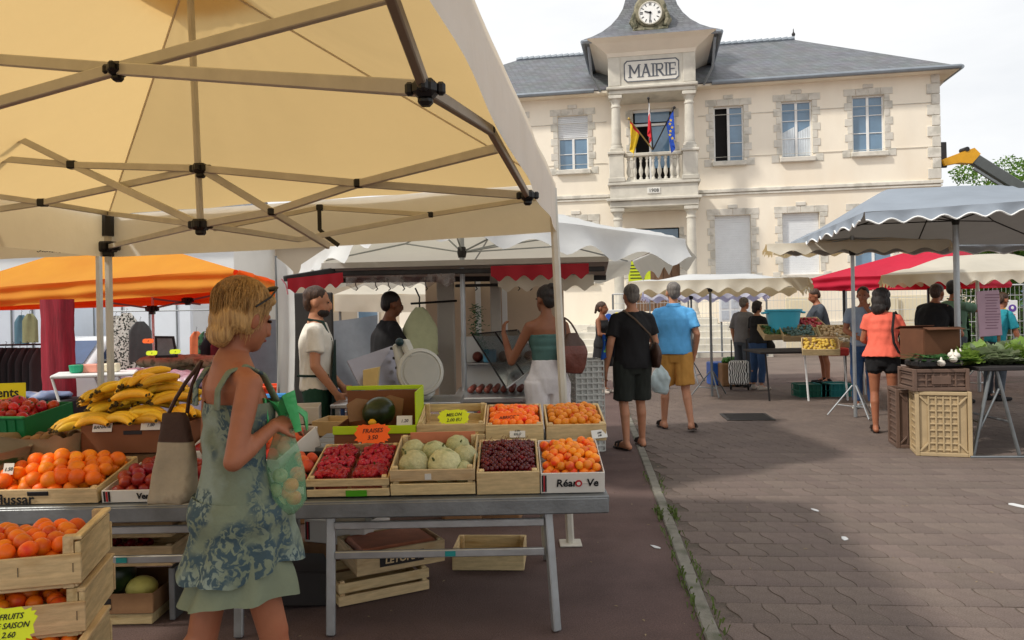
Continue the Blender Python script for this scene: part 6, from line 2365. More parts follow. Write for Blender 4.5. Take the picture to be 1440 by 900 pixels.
v = Person('dark haired woman in black top and jeans at the basket stall', 1064, 14.0, 1.60, -62, sk=SK_MID, fem=True, fat=1.08, J=dict(elR=(.22, .08, 1.1), wrR=(.1, .30, 1.08), elL=(-.22, .08, 1.1), wrL=(-.1, .3, 1.08))); v.body(); v.hair(H_BLACK, 'bob'); v.top(F_BLACK, sleeve=.6, hem=.92); v.legs(F_JEANS, 1, 'jeans', below=.85, r=(.1, .08)); v.shoes(fabric('pale_shoe', S(180, 170, 160)))
sb = shoulder_bag('black handbag hanging at the elbow of the woman in jeans', v.at((.2, .12, .72)), R(-62), .22, .26, .12, F_BLACK, F_BLACK, v.at((.2, .1, 1.12)), wr=.005)
v = Person('stallholder in a slate t-shirt bending over the basket stall', 1158, 14.9, 1.83, 88, sk=SK_TAN, lean=.22, head=(0, 22), J=dict(elR=(.24, .26, 1.05), wrR=(.1, .46, 1.02), elL=(-.24, .26, 1.05), wrL=(-.08, .46, .98))); v.body(); v.hair(H_BROWN, 'short'); v.top(F_SLATE, sleeve=.6, hem=.86); v.legs(F_SLATE, .9, r=(.115, .11)); v.shoes(F_BLACK)
v = Person('man in a pale blue shirt with his hand at his mouth behind the coral woman', 1214, 11.2, 1.74, 150, sk=SK_TAN, J=dict(elL=(-.24, .12, 1.18), wrL=(-.06, .18, 1.44), elR=(.24, .05, 1.12), wrR=(.1, .24, 1.05))); v.hands = dict(L=((.3, -.1, .9), (0, -1, .2), .8)); v.body(); v.hair(H_BLACK, 'short'); v.top(F_PALEB, sleeve=.6); v.legs(F_JEANS, 1, 'trousers', below=.95, r=(.1, .085)); v.shoes(F_WHITE)
v = Person('man in a black t-shirt leaning over the cardboard box on the right stall', 1306, 10.9, 1.80, -55, sk=SK_TAN, lean=.34, fat=1.15, J=dict(elR=(.28, .28, 1.02), wrR=(.16, .5, .98), elL=(-.28, .28, 1.02), wrL=(-.14, .5, .98))); v.body(); v.hair(H_BROWN, 'short'); v.top(F_BLACK, sleeve=.66, sr=.08); v.legs(F_SLATE, 1, 'trousers', below=.95, r=(.1, .085)); v.shoes(F_BLACK)
v = Person('seller in a green apron reaching an arm to the parasol pole', 1341, 11.6, 1.82, -75, sk=SK_TAN, J=dict(elR=(.22, .30, 1.30), wrR=(.2, .52, 1.44), elL=(-.24, .02, 1.13), wrL=(-.2, .16, .95))); v.body(); v.hair(H_BLACK, 'short'); v.top(F_SAGE, sleeve=.5); v.legs(F_SLATE, 1, 'trousers', below=.95, r=(.1, .085)); apron(v, F_SAGE); v.shoes(F_BLACK)
v = Person('stooping person in a turquoise top behind the pink notice card', 1396, 11.8, 1.66, -70, sk=SK_TAN, lean=.3, head=(0, 20), J=dict(elR=(.26, .2, 1.0), wrR=(.2, .36, .9), elL=(-.24, .2, 1.0), wrL=(-.16, .36, .92))); v.body(); v.hair(H_BROWN, 'short'); v.top(F_TURQ, sleeve=.6); v.legs(F_SLATE, 1, 'trousers', below=.95, r=(.1, .085)); v.shoes(F_BLACK)
v = Person('distant woman in white sitting behind the deli stall', 503, 11.0, 1.6, 165, sk=SK_TAN, fem=True, zoff=-.42, J=dict(knL=(-.1, .42, .93), anL=(-.1, .44, .55), knR=(.1, .42, .93), anR=(.1, .44, .55), toL=(-.1, .58, .48), toR=(.1, .58, .48))); v.body(); v.hair(H_BLACK, 'bob'); v.top(F_WHITE, sleeve=.6); v.legs(F_JEANS, 1, 'trousers', below=.9, r=(.1, .08)); v.shoes(F_BLACK)
ch = thing('chair', 'grey metal chair under the distant seated woman', 'chair', v.root.location + Vector((0, 0, .42)), R(165))
q = MB(); q.box((0, 0, .42), (.42, .42, .03), bev=.01); q.build('seat', M_ALUD, ch)
q = MB(); q.box((0, -.2, .72), (.4, .03, .25), bev=.01); q.build('backrest', M_ALUD, ch)
for x in (-.18, .18):
    for y in (-.18, .18):
        q = MB(); q.tube([(x, y, .0), (x, y, .42 if y > 0 else .8)], .012, 6); q.build('leg', M_ALUD, ch)
# zebra print shopping trolley
o = thing('shopping_trolley', 'zebra striped shopping trolley beside the woman in jeans', 'trolley', stand(1037, 13.9), R(-20))
zb = MB()
zb.box((0, 0, .33), (.34, .24, .42), bev=.03)
def zebra():
    m = bpy.data.materials.new('zebra'); m.use_nodes = True
    n, l = m.node_tree.nodes, m.node_tree.links
    w = n.new('ShaderNodeTexWave'); w.inputs['Scale'].default_value = 9; w.inputs['Distortion'].default_value = 7; w.inputs['Detail'].default_value = 1
    tc = n.new('ShaderNodeTexCoord'); l.new(tc.outputs['Object'], w.inputs['Vector'])
    r = n.new('ShaderNodeValToRGB'); r.color_ramp.elements[0].position, r.color_ramp.elements[1].position = .46, .5
    r.color_ramp.elements[0].color, r.color_ramp.elements[1].color = (.02, .02, .02, 1), (.7, .7, .68, 1)
    l.new(w.outputs['Color'], r.inputs['Fac']); l.new(r.outputs['Color'], n['Principled BSDF'].inputs['Base Color'])
    return m
zb.build('bag', zebra(), o)
for x in (-.15, .15):
    q = MB(); q.lathe([(.07, -.015), (.08, -.01), (.08, .01), (.07, .015)], 14, M=Matrix.Translation((x, .14, .082)) @ Matrix.Rotation(R(90), 4, 'Y')); q.build('wheel', M_BLACK, o)
q = MB(); q.tube([(-.13, .13, .1), (-.13, .15, .9), (.13, .15, .9), (.13, .13, .1)], .012, 6); q.build('handle', M_DARKM, o)
# ------------------------------------------------------------------ delicatessen stall
def solo(name, label, cat, mb, m, loc, rz=0.0, smooth=None, world=False, group=None):
    return tag(mb.build(name, m, loc=loc, rz=rz, smooth=smooth, world=world), label, cat, group)
M_TAN = mat('tan_panel', S(204, 182, 158), .8, .06, 2)
M_GREIGE = mat('greige_post', S(184, 178, 168), .6, .08, 4)
M_STEEL = mat('steel', S(178, 178, 178), .3, .08, 5, metal=.85, rough_var=.1)
M_CREAMP = mat('slicer_cream', S(180, 180, 172), .35, .05, 5)
M_REDV = cloth('red_valance', S(176, 40, 52), S(150, 20, 30), .2)
M_CLEAR = glass_mat('clear_sheet', mixf=.4, rough=.12)
st = thing('deli_trailer', 'open delicatessen trailer with grey posts and red scalloped valance', 'stall', stand(650, 8.0))
def wpart(parent, name, mb, m, smooth=None):
    return mb.build(name, m, parent, smooth=smooth, world=True)
for px, y0, d, w in ((627, 380, 7.9, .17), (697, 385, 8.2, .11)):
    q = MB(); b = stand(px, d); top = P(px, y0, d)
    q.box((b.x, d, (b.z + top.z) / 2), (w, .12, top.z - b.z), bev=.01); wpart(st, 'post', q, M_GREIGE if px < 800 else M_DARKM)
q = MB(); a, b = P(598, 394, 8.9), P(792, 392, 8.9); q.box(((a.x + b.x) / 2, 8.9, a.z / 2 + .25), (b.x - a.x, .05, a.z - .5), bev=.01); wpart(st, 'back_panel', q, M_TAN)
for px in (672, 709):
    q = MB(); b = P(px, 400, 8.85); q.box((b.x, 8.84, .95), (.06, .04, 1.75), bev=.005); wpart(st, 'panel_joint', q, M_WHITE)
for (p0, p1, w, h) in ((P(400, 392, 6.6), P(470, 380, 7.0), .04, .05), (P(455, 385, 7.0), P(850, 378, 7.2), .05, .045), (P(470, 394, 8.2), P(852, 390, 8.3), .05, .06), (P(640, 402, 7.9), P(812, 398, 8.0), .03, .03)):
    q = MB(); q.bar(p0, p1, w, h, bev=.006); wpart(st, 'roof_beam', q, M_DARKM)
q = MB(); a, b, c, d_ = P(452, 378, 6.95), P(856, 368, 7.15), P(850, 392, 8.6), P(466, 396, 8.6)
up = Vector((0, 0, .05)); q.add([a, b, c, d_, a + up, b + up, c + up, d_ + up], [(3, 2, 1, 0), (4, 5, 6, 7), (0, 1, 5, 4), (1, 2, 6, 5), (2, 3, 7, 6), (3, 0, 4, 7)]); wpart(st, 'roof_panel', q, M_GREIGE)
def scallop_strip(p0, p1, drop, n, m, parent, lean=.0):
    q = MB()
    def fn(u, v): return lerp(p0, p1, u) + Vector((0, -lean * v, -drop * v * (1 - .35 * abs(math.cos(PI * u * n)) ** 1.5))) + Vector((0, .02 * math.sin(u * 20) * v, 0))
    q.grid(fn, n * 8, 3); return wpart(parent, 'valance', q, m, 180)
scallop_strip(P(690, 374, 6.85), P(828, 370, 6.95), .14, 6, M_REDV, st)
scallop_strip(P(404, 392, 6.5), P(482, 383, 6.8), .13, 4, M_REDV, st)
scallop_strip(P(700, 388, 7.15), P(835, 386, 7.2), .15, 5, M_BEIGEC, st)
scallop_strip(P(486, 390, 6.9), P(640, 384, 7.0), .12, 6, mat('printed_film', S(150, 142, 140), .3, .3, 12, alpha=.55, col2=S(90, 62, 60), c2scale=9), st)
for k, px in enumerate((500, 528, 546, 566, 598, 668, 728, 745)):
    q = MB(); p = P(px, 394, 7.6); q.tube([p, p + Vector((0, 0, -.05)), p + Vector((.02, 0, -.085)), p + Vector((0, 0, -.10))], .006, 5); wpart(st, 'hook', q, M_DARKM)
# glass display counter
cn = thing('display_counter', 'stainless steel counter with a slanted glass front full of cured meats', 'counter', stand(712, 7.1))
x0, x1 = P(642, 500, 6.9).x, P(772, 500, 6.9).x
q = MB(); q.box(((x0 + x1) / 2, 7.15, .36), (x1 - x0, .8, .70), bev=.02); wpart(cn, 'base', q, M_STEEL)
q = MB(); q.box(((x0 + x1) / 2, 7.12, .735), (x1 - x0 + .06, .9, .05), bev=.01); wpart(cn, 'worktop', q, M_STEEL)
q = MB(); q.box(((x0 + x1) / 2, 7.5, 1.0), (x1 - x0, .03, .5), bev=.005); wpart(cn, 'back_panel', q, M_WHITE)
q = MB(); q.box(((x0 + x1) / 2, 7.42, 1.0), (x1 - x0 - .04, .2, .02), bev=.004); wpart(cn, 'shelf', q, M_STEEL)
g = [P(664, 470, 7.3), P(728, 464, 7.3), P(761, 510, 6.8), P(712, 546, 6.6)]
q = MB(); nn = (g[1] - g[0]).cross(g[3] - g[0]).normalized() * .004
q.add([p - nn for p in g] + [p + nn for p in g], [(3, 2, 1, 0), (4, 5, 6, 7), (0, 1, 5, 4), (1, 2, 6, 5), (2, 3, 7, 6), (3, 0, 4, 7)]); wpart(cn, 'glass', q, M_CLEAR)
for i in range(4):
    q = MB(); q.bar(g[i], g[(i + 1) % 4], .014, .014, bev=.003); wpart(cn, 'glass_frame', q, M_BLACK if i in (0, 3) else M_STEEL)
q = MB(); q.bar(lerp(g[0], g[1], .5), lerp(g[3], g[2], .5), .012, .012); wpart(cn, 'glass_frame', q, M_BLACK)
M_MEAT = mat('cured_meat', S(110, 52, 40), .5, .3, 20, .2, 60)
rm = random.Random(5)
for k in range(9):
    q = MB(); x = lerp(x0 + .08, x1 - .08, (k + .5) / 9); L_ = rm.uniform(.08, .14)
    q.cone((x, 6.95, .795), (x + .02, 6.95 + L_ * 2, .80), .03, .026)
    solo('cured_sausage', 'dark cured sausage lying in the glass deli counter', 'sausage', q, M_MEAT, (x, 6.95, .765), 0, 60, True, 'sausages in the deli counter')
for k in range(5):
    q = MB(); x = lerp(x0 + .1, x1 - .1, (k + .5) / 5)
    q.ball((x, 7.42, 1.06), (.05, .07, .05), 12, 8)
    solo('cured_ham', 'lump of cured meat on the upper deli shelf', 'ham', q, M_MEAT, (x, 7.42, 1.02), 0, 60, True, 'meats on the deli shelf')
q = MB(); q.box((0, 0, .06), (.12, .1, .12), bev=.01); solo('blue_packet', 'small blue packet on the upper deli shelf', 'packet', q, mat('blue_packet', S(96, 170, 206), .4), (P(692, 500, 7.35).x - .02, 7.33, 1.012))
# slicer on its stand
sx = P(560, 500, 5.9).x
o = thing('slicer_table', 'low steel table carrying the meat slicer', 'table', (sx, 5.95, 0))
q = MB(); q.box((0, 0, .83), (.95, .5, .03), bev=.005); q.build('table_top', M_STEEL, o)
for x in (-.43, .43):
    for y in (-.2, .2):
        q = MB(); q.box((x, y, .408), (.035, .035, .812), bev=.004); q.build('leg', M_STEEL, o)
sl = thing('meat_slicer', 'cream and steel meat slicer with large round blade guard', 'slicer', (sx, 5.93, .846))
q = MB(); q.box((.05, .0, .04), (.42, .26, .08), bev=.03); q.build('base', M_CREAMP, sl, smooth=40)
Md = Matrix.Translation(P(591, 523, 5.8) - Vector((sx, 5.93, .846))) @ Matrix.Rotation(R(18), 4, 'Z') @ Matrix.Rotation(R(80), 4, 'X')
q = MB(); q.lathe([(.10, -.05), (.168, -.03), (.178, 0), (.172, .022), (.15, .03), (.145, .022), (.04, .024), (.001, .026)], 36, M=Md); q.build('blade_guard', M_CREAMP, sl, smooth=35)
q = MB(); q.lathe([(.13, .028), (.13, .031), (.001, .033)], 32, M=Md); q.build('blade', mat('blade_cover', S(168, 168, 160), .45, .08, 5), sl, smooth=35)
pl = [P(488, 508, 5.75), P(551, 487, 6.0), P(563, 545, 5.85), P(512, 556, 5.6)]
q = MB(); nn = (pl[1] - pl[0]).cross(pl[3] - pl[0]).normalized() * .006
q.add([p - nn for p in pl] + [p + nn for p in pl], [(3, 2, 1, 0), (4, 5, 6, 7), (0, 1, 5, 4), (1, 2, 6, 5), (2, 3, 7, 6), (3, 0, 4, 7)]); wpart(sl, 'carriage_plate', q, mat('slicer_plate', S(150, 148, 158), .35, .08, 4, metal=.5))
q = MB(); a, b = P(558, 484, 5.85), P(572, 548, 5.75); q.bar(a, b, .07, .05, bev=.012); q.bar(P(568, 478, 5.86), P(580, 505, 5.8), .09, .06, bev=.02); wpart(sl, 'arm', q, M_CREAMP)
q = MB(); p = P(562, 481, 5.8); q.ball(p, .032, 12, 8); wpart(sl, 'knob', q, mat('slicer_knob', S(20, 50, 56), .4), 60)
for k in range(5):
    q = MB(); t = k / 4; p = lerp(P(551, 490, 5.93), P(566, 545, 5.8), t); q.box(p, (.025, .03, .02), bev=.003); wpart(sl, 'guide_rail', q, M_BLACK)
q = MB(); q.prism([(-.05, 0), (.04, 0), (.065, .21), (-.05, .19)], -.035, .035, Matrix.Rotation(R(90), 4, 'X')); solo('cheese_wedge', 'tall yellow wedge of cheese standing in front of the slicer', 'cheese', q, mat('cheese', S(206, 180, 118), .55, .08, 9), P(522, 557, 5.66))
# hanging coat, garland, banner, boards
q = MB()
rings = []
for i in range(12):
    t = i / 11
    w = .035 + .11 * min(1, t * 2.2) ** .7 + .03 * t
    rings.append([Vector((w * math.cos(a) * (1 + .06 * math.sin(6 * a + t * 5)), .055 * (.5 + t) * math.sin(a), -.45 * t)) for a in [2 * PI * g_ / 28 for g_ in range(28)]])
q.loft(rings[::-1]); o = solo('hanging_coat', 'pale green work coat hanging from the trailer frame', 'coat', q, fabric('pale_green', S(186, 190, 152)), P(590, 432, 7.4), 0, 70)
q = MB(); q.tube([P(578, 427, 7.35), P(642, 423, 7.6)], .012, 6); q.tube([P(590, 432, 7.4), P(590, 418, 7.4), P(584, 405, 7.4)], .008, 5); solo('hanger_rail', 'black rail holding the pale green coat', 'rail', q, M_BLACK, P(578, 427, 7.35), 0, None, True)
q = MB()
for k in range(240):
    p = Vector((rm.gauss(0, .028), rm.gauss(0, .028), -rm.uniform(0, .29))); a = rm.uniform(0, 6.3); L_ = .035
    d_ = Vector((math.cos(a), math.sin(a), rm.uniform(-.5, .5))) * L_; s_ = Vector((-math.sin(a), math.cos(a), .3)) * .008
    q.add([p, p + d_ * .5 + s_, p + d_, p + d_ * .5 - s_], [(0, 1, 2, 3)])
solo('herb_bunch', 'bunch of green herbs hanging beside the parasol pole', 'herbs', q, mat('herb_green', S(28, 96, 52), .7, .3, 20), P(669, 428, 7.2))
o = thing('price_banner', 'narrow white upright banner left of the bearded stallholder', 'banner', stand(399, 6.75))
q = MB(); q.grid(lambda u, v: P(lerp(388, 412, u) + 3 * math.sin(v * 3), lerp(575, 362, v) + (20 * u * v), 6.75) + Vector((0, .04 * math.sin(PI * u), 0)), 8, 16); wpart(o, 'banner_cloth', q, M_WHITEC, 180)
q = MB(); q.tube([stand(389, 6.77) + Vector((0, 0, .005)), P(388, 360, 6.77)], .012, 8); wpart(o, 'banner_pole', q, M_ALUD)
q = MB(); q.box(stand(399, 6.75) + Vector((0, 0, .02)), (.3, .25, .03), bev=.005); wpart(o, 'foot', q, M_DARKM)
q = MB(); q.tube([P(396, 392 + 0, 6.7), P(402, 400, 6.7), P(405, 414, 6.7)], .006, 5); wpart(o, 'printed_curve', q, mat('pink_print', S(196, 120, 130), .6))
q = MB(); a, b = P(412, 424, 7.0), P(468, 424, 7.0); q.box(((a.x + b.x) / 2, 7.0, .86), (b.x - a.x, .04, 1.66), bev=.01); solo('dark_board', 'dark upright board behind the bearded stallholder', 'board', q, mat('dark_board', S(56, 54, 52), .6, .15, 4), ((a.x + b.x) / 2, 7.0, .0), 0, None, True)
q = MB()
q.grid(lambda u, v: P(lerp(342, 530, u), lerp(545, 443 + 10 * math.sin(PI * u), v), 10.2) + Vector((0, .06 * math.sin(u * 17 + v * 3), 0)), 40, 12)
solo('grey_tarpaulin', 'dark grey tarpaulin hanging behind the deli stall', 'tarpaulin', q, fabric('tarp', S(124, 130, 136), trans=.2, bump=.3, bscale=9), stand(430, 10.2), 0, 180, True)
T11 = thing('market_tent', 'pale striped tent in the distance behind the deli stall', 'tent', stand(560, 13))
c = [P(470, 414, 12.0), P(650, 414, 12.0), P(640, 417, 14.5), P(480, 417, 14.5)]
popup(T11, c, P(560, 380, 13.2), .26, M_BEIGEC, M_BEIGEC, vent=False)
for px in (478, 642):
    q = stand(px, 12.1); pole(T11, q, Vector((q.x, q.y, c[0].z)), .02, M_ALUD)
# ------------------------------------------------------------------ left background: clothes stalls, trucks, car
def truck(label, px0, px1, d, top, m):
    a, b = stand(px0, d), stand(px1, d)
    o = thing('market_truck', label, 'truck', lerp(a, b, .5))
    w, z0 = b.x - a.x, min(a.z, b.z)
    q = MB(); q.box(((a.x + b.x) / 2, d + 1.1, z0 + .55 + (top - .55) / 2), (w, 2.2, top - .55), bev=.05); wpart(o, 'box_body', q, m)
    for k in range(3):
        q = MB(); q.box((lerp(a.x, b.x, .18 + k * .32), d - .012, z0 + .6 + (top - .7) / 2), (.03, .024, top - .8)); wpart(o, 'panel_rib', q, M_ALUD)
    q = MB(); q.box(((a.x + b.x) / 2, d + .02, z0 + .5), (w * .98, .12, .08), bev=.01); wpart(o, 'bumper_bar', q, M_DARKM)
    for x in (a.x + .5, b.x - .5):
        q = MB(); q.lathe([(.2, -.1), (.36, -.09), (.36, .09), (.2, .1)], 18, M=Matrix.Translation((x, d + .3, z0 + .36)) @ Matrix.Rotation(R(90), 4, 'X')); wpart(o, 'wheel', q, M_BLACK, 40)
    return o
M_TRK = mat('truck_pale_blue', S(212, 220, 230), .5, .05, 2)
truck('pale grey box truck behind the clothes rail at the left edge', -30, 62, 18.5, 2.6, M_TRK)
truck('pale blue box truck behind the hanging patterned cloths', 150, 270, 19.2, 2.7, mat('truck_white', S(224, 230, 236), .5, .05, 2))
truck('white box truck behind the white parked car', 66, 146, 22.0, 2.7, M_TRK)
# parked white car, seen from the front
def car(px, d, rz):
    o = thing('parked_car', 'white parked car seen between red drape and tent poles', 'car', stand(px, d), rz)
    M_CAR, M_WS = mat('car_white', S(222, 224, 226), .25, .03, 2, coat=.4), mat('car_glass', S(64, 84, 120), .06, .2, 2, spec=.8)
    prof = [(-2.0, .35), (-2.0, .72), (-1.9, .84), (-1.0, .98), (-.35, 1.42), (.2, 1.5), (1.3, 1.46), (1.85, 1.0), (2.0, .9), (2.0, .35)]
    q = MB(); rings = []
    for t in (-1, -.93, -.8, 0, .8, .93, 1):
        k = 1 - .06 * (abs(t) > .9) - .10 * (abs(t) == 1)
        rings.append([Vector((t * .84 * (1 - .16 * max(0, (z - .95) / .55)), y, .3 + (z - .3) * k)) for y, z in prof])
    q.loft(rings); q.build('body', M_CAR, o, smooth=35)
    q = MB(); q.add([(-.64, -.98, 1.0), (.64, -.98, 1.0), (.55, -.38, 1.415), (-.55, -.38, 1.415)], [(0, 1, 2, 3)], Matrix.Translation((0, -.03, .02))); q.build('windscreen', M_WS, o)
    for s_ in (-1, 1):
        q = MB(); q.add([(.80 * s_, -.85, 1.0), (.80 * s_, 1.2, 1.0), (.71 * s_, 1.0, 1.38), (.71 * s_, -.3, 1.38)], [(0, 1, 2, 3)], Matrix.Translation((.012 * s_, 0, 0))); q.build('side_window', M_WS, o)
        q = MB(); q.ball((s_ * .6, -1.97, .72), (.16, .05, .09), 12, 8); q.build('headlight', mat('lamp_glass', S(200, 206, 212), .1, .1), o, smooth=60)
        q = MB(); q.box((s_ * .93, -.75, 1.02), (.16, .1, .12), bev=.03); q.build('wing_mirror', M_BLACK, o)
        for y in (-1.3, 1.3):
            q = MB(); q.lathe([(.18, -.09), (.31, -.08), (.31, .08), (.18, .09)], 20, M=Matrix.Translation((s_ * .74, y, .31)) @ Matrix.Rotation(R(90), 4, 'Y')); w_ = q.build('wheel', M_BLACK, o, smooth=40)
            q = MB(); q.lathe([(.001, -.085), (.19, -.086), (.19, .086), (.001, .085)], 16, M=Matrix.Translation((s_ * .745, y, .31)) @ Matrix.Rotation(R(90), 4, 'Y')); q.build('rim', M_ALU, w_)
    q = MB(); q.box((0, -2.0, .55), (.9, .04, .14), bev=.02); q.build('grille', M_BLACK, o)
    q = MB(); q.box((0, -2.03, .42), (.52, .015, .11), bev=.004); q.build('number_plate', M_WHITE, o)
car(122, 16.0, R(-8))
# clothes rails
def garment_mesh(w, h, d=.05, seed=0):
    q = MB(); rings = []
    for i in range(9):
        t = i / 8; ww = w / 2 * (.35 + .65 * min(1, t * 5)) * (1 + .05 * t)
        rings.append([Vector((ww * math.cos(a), d / 2 * (1 + .5 * math.sin(5 * a + seed + t * 2)) * math.sin(a), -h * t)) for a in [2 * PI * g_ / 18 for g_ in range(18)]])
    return q.loft(rings[::-1])
def hung(label, px, py, d, w, h, m, rz=0.0, group=None):
    o = thing('hanging_garment', label, 'garment', P(px, py, d), rz, group)
    garment_mesh(w, h, seed=px).build('cloth', m, o, smooth=70)
    q = MB(); q.tube([(0, 0, -.01), (0, 0, .05), (.02, 0, .075), (0, 0, .09)], .004, 5); q.build('hanger', M_DARKM, o)
    return o
rl = thing('clothes_rail', 'black clothes rail hung with dark garments at the left edge', 'clothes rail', stand(25, 11.3))
a, b = P(-40, 486, 11.3), P(72, 484, 11.3)
q = MB(); q.tube([a, b], .015, 6); wpart(rl, 'rail', q, M_DARKM)
for p in (a, b):
    q = MB(); q.tube([p, Vector((p.x, p.y, gz(p.x, p.y)))], .015, 6); wpart(rl, 'upright', q, M_DARKM)
names = ['black garment', 'charcoal garment', 'dark grey garment', 'black ribbed garment', 'faded black garment', 'dark garment', 'grey black garment']
for k in range(7):
    hung('%s on the rail at the left edge, number %s from the left' % (names[k], ('one', 'two', 'three', 'four', 'five', 'six', 'seven')[k]), -2 + k * 10, 489, 11.3, .36, .85, fabric('dark%d' % k, S(28 + 6 * k, 27 + 6 * k, 29 + 6 * k)), R(65), 'garments on the dark rail')
hung('teal blue trousers hanging in front of the pale truck', 30, 443, 15.2, .28, .58, fabric('dusty_teal', S(78, 112, 128)))
hung('khaki top hanging beside the teal trousers', 42, 441, 15.1, .30, .56, fabric('khaki', S(132, 134, 98)))
M_FLOR = fabric('black_white_print', S(206, 206, 198), col2=S(48, 52, 46), c2pos=(.5, .54), c2scale=26)
hung('long black and white patterned dress hanging under the orange tent', 178, 440, 15.4, .52, 1.2, M_FLOR)
hung('grey coat hanging at an angle beside the patterned dress', 197, 452, 15.1, .40, .78, fabric('steel_grey', S(88, 90, 90)), R(30))
hung('white patterned dress hanging behind the tent poles', 163, 444, 15.6, .4, 1.05, M_FLOR)
hung('orange towel hanging behind the blonde woman', 276, 466, 15.3, .26, .46, fabric('rust', S(206, 112, 72)))
hung('green and black printed shirt hanging behind the blonde woman', 290, 466, 15.2, .32, .44, fabric('green_print', S(60, 104, 70), col2=S(30, 26, 28), c2scale=12))
q = MB(); q.tube([P(150, 438, 15.4), P(310, 436, 15.4)], .014, 6)
for px in (151, 309): q.tube([P(px, 437, 15.4), stand(px, 15.4)], .014, 6)
solo('garment_rail', 'thin steel rail carrying the patterned dresses', 'clothes rail', q, M_ALUD, stand(230, 15.4), 0, None, True)
# heap of khaki clothes with black framed mirror
q = MB()
for k in range(12): q.ball((rm.uniform(-.5, .5), rm.uniform(-.2, .2), .95 + rm.uniform(-.06, .08)), (.22, .2, .10), 12, 8)
me = remesh(q, .03, 3, .03, 6); o = link_mesh(me, 'clothes_heap', fabric('camouflage', S(150, 148, 120), col2=S(104, 108, 84), c2scale=12)); o.location = stand(262, 11.6); tag(o, 'heap of khaki camouflage clothes behind the blonde woman', 'clothes')
q = MB(); q.box((0, 0, .43), (1.2, .6, .84), bev=.02); solo('covered_table', 'pale covered table under the khaki clothes heap', 'table', q, fabric('table_cover', S(190, 188, 180)), stand(262, 11.6))
o = thing('mirror', 'black framed mirror standing on the clothes table', 'mirror', P(234, 503, 11.0), R(5))
q = MB(); q.prism([(-.15, 0), (.16, 0), (.11, .30), (-.15, .31)], -.012, .012, Matrix.Rotation(R(90), 4, 'X')); q.build('frame', M_BLACK, o)
q = MB(); q.prism([(-.115, .035), (.12, .035), (.085, .27), (-.115, .275)], .0125, .015, Matrix.Rotation(R(90), 4, 'X')); q.build('glass', mat('mirror_glass', S(120, 140, 140), .1, .3, 5), o)
# plastic wrapped goods on a table
M_LILACF = mat('lilac_film', S(176, 150, 162), .3, .25, 6, .6, 14, col2=S(120, 96, 108), c2scale=5)
wt = thing('wrapped_table', 'table of goods under crumpled lilac plastic film', 'table', stand(240, 9.4))
q = MB(); a, b = P(178, 520, 9.4), P(312, 520, 9.4)
for k in range(14): q.ball((lerp(a.x, b.x, rm.random()), 9.5 + rm.uniform(-.2, .2), .78 + gz(a.x, 9.4) + rm.uniform(-.02, .1)), (.22, .2, .1), 12, 8)
me = remesh(q, .03, 2, .03, 8); me.transform(Matrix.Translation(-stand(240, 9.4))); link_mesh(me, 'film', M_LILACF, wt)
q = MB(); q.box(((a.x + b.x) / 2, 9.5, .42 + gz(a.x, 9.4)), (b.x - a.x, .6, .62), bev=.02); wpart(wt, 'table_skirt', q, mat('lilac_skirt', S(150, 140, 156), .6, .2, 5))
for k, (px, py, lb) in enumerate(((213, 500, 'bright yellow price tag on the lilac wrapped goods'), (246, 498, 'lime price tag beside the black framed mirror'), (208, 483, 'orange tag standing behind the lilac film'))):
    star_tag(lb, P(px, py, 9.2), .14, .06, (M_TAGY, M_TAGY, M_TAGO)[k], ('5',), seed=k + 20)
# white folding table
ft = thing('folding_table', 'white folding table standing behind the banana box', 'table', stand(135, 8.3))
zt = P(135, 528, 8.3).z
a, b = P(76, 528, 8.3), P(192, 524, 8.6)
q = MB(); q.bar(a, b, .55, .035, bev=.01); wpart(ft, 'table_top', q, M_WHITE)
for (p0, p1) in ((lerp(a, b, .1) + Vector((0, -.2, 0)), stand(106, 8.1)), (lerp(a, b, .6) + Vector((0, .2, 0)), stand(110, 8.5)), (lerp(a, b, .9) + Vector((0, -.2, 0)), stand(170, 8.1)), (lerp(a, b, .35) + Vector((0, .2, 0)), stand(175, 8.5))):
    q = MB(); q.tube([p0, p1], .013, 6); wpart(ft, 'leg', q, M_WHITE)
for k, (px, c, lb) in enumerate(((107, S(30, 150, 110), 'green plastic tub on the white folding table'), (128, S(220, 150, 130), 'pink and yellow packet on the white folding table'), (155, S(230, 220, 190), 'cream packet on the white folding table'))):
    q = MB(); q.lathe([(.05, 0), (.065, .01), (.075, .08), (.07, .085)], 14) if k == 0 else q.box((0, 0, .045), (.17, .1, .09), bev=.01)
    t = (px - 76) / 116; solo('tub' if k == 0 else 'packet', lb, 'tub' if k == 0 else 'packet', q, mat('tub%d' % k, c, .4, .1), lerp(a, b, t) + Vector((0, 0, .02)))
# dark goods tables at the far left under the rail
q = MB(); q.box((0, 0, .35), (1.3, .6, .7), bev=.02); solo('covered_table', 'dark covered table behind the yellow sign at the left edge', 'table', q, fabric('dark_cover', S(36, 36, 40)), stand(25, 9.2))
q = MB()
for k in range(16): q.ball((rm.uniform(-.55, .55), rm.uniform(-.2, .2), .74 + rm.uniform(-.02, .03)), (.13, .14, .045), 12, 8)
me = remesh(q, .025, 3, .02, 8); o = link_mesh(me, 'folded_clothes', fabric('folded_blue', S(120, 134, 164), col2=S(168, 168, 172), c2scale=6)); o.location = stand(25, 9.2); tag(o, 'pale blue folded clothes spread on the dark table at the left', 'clothes')
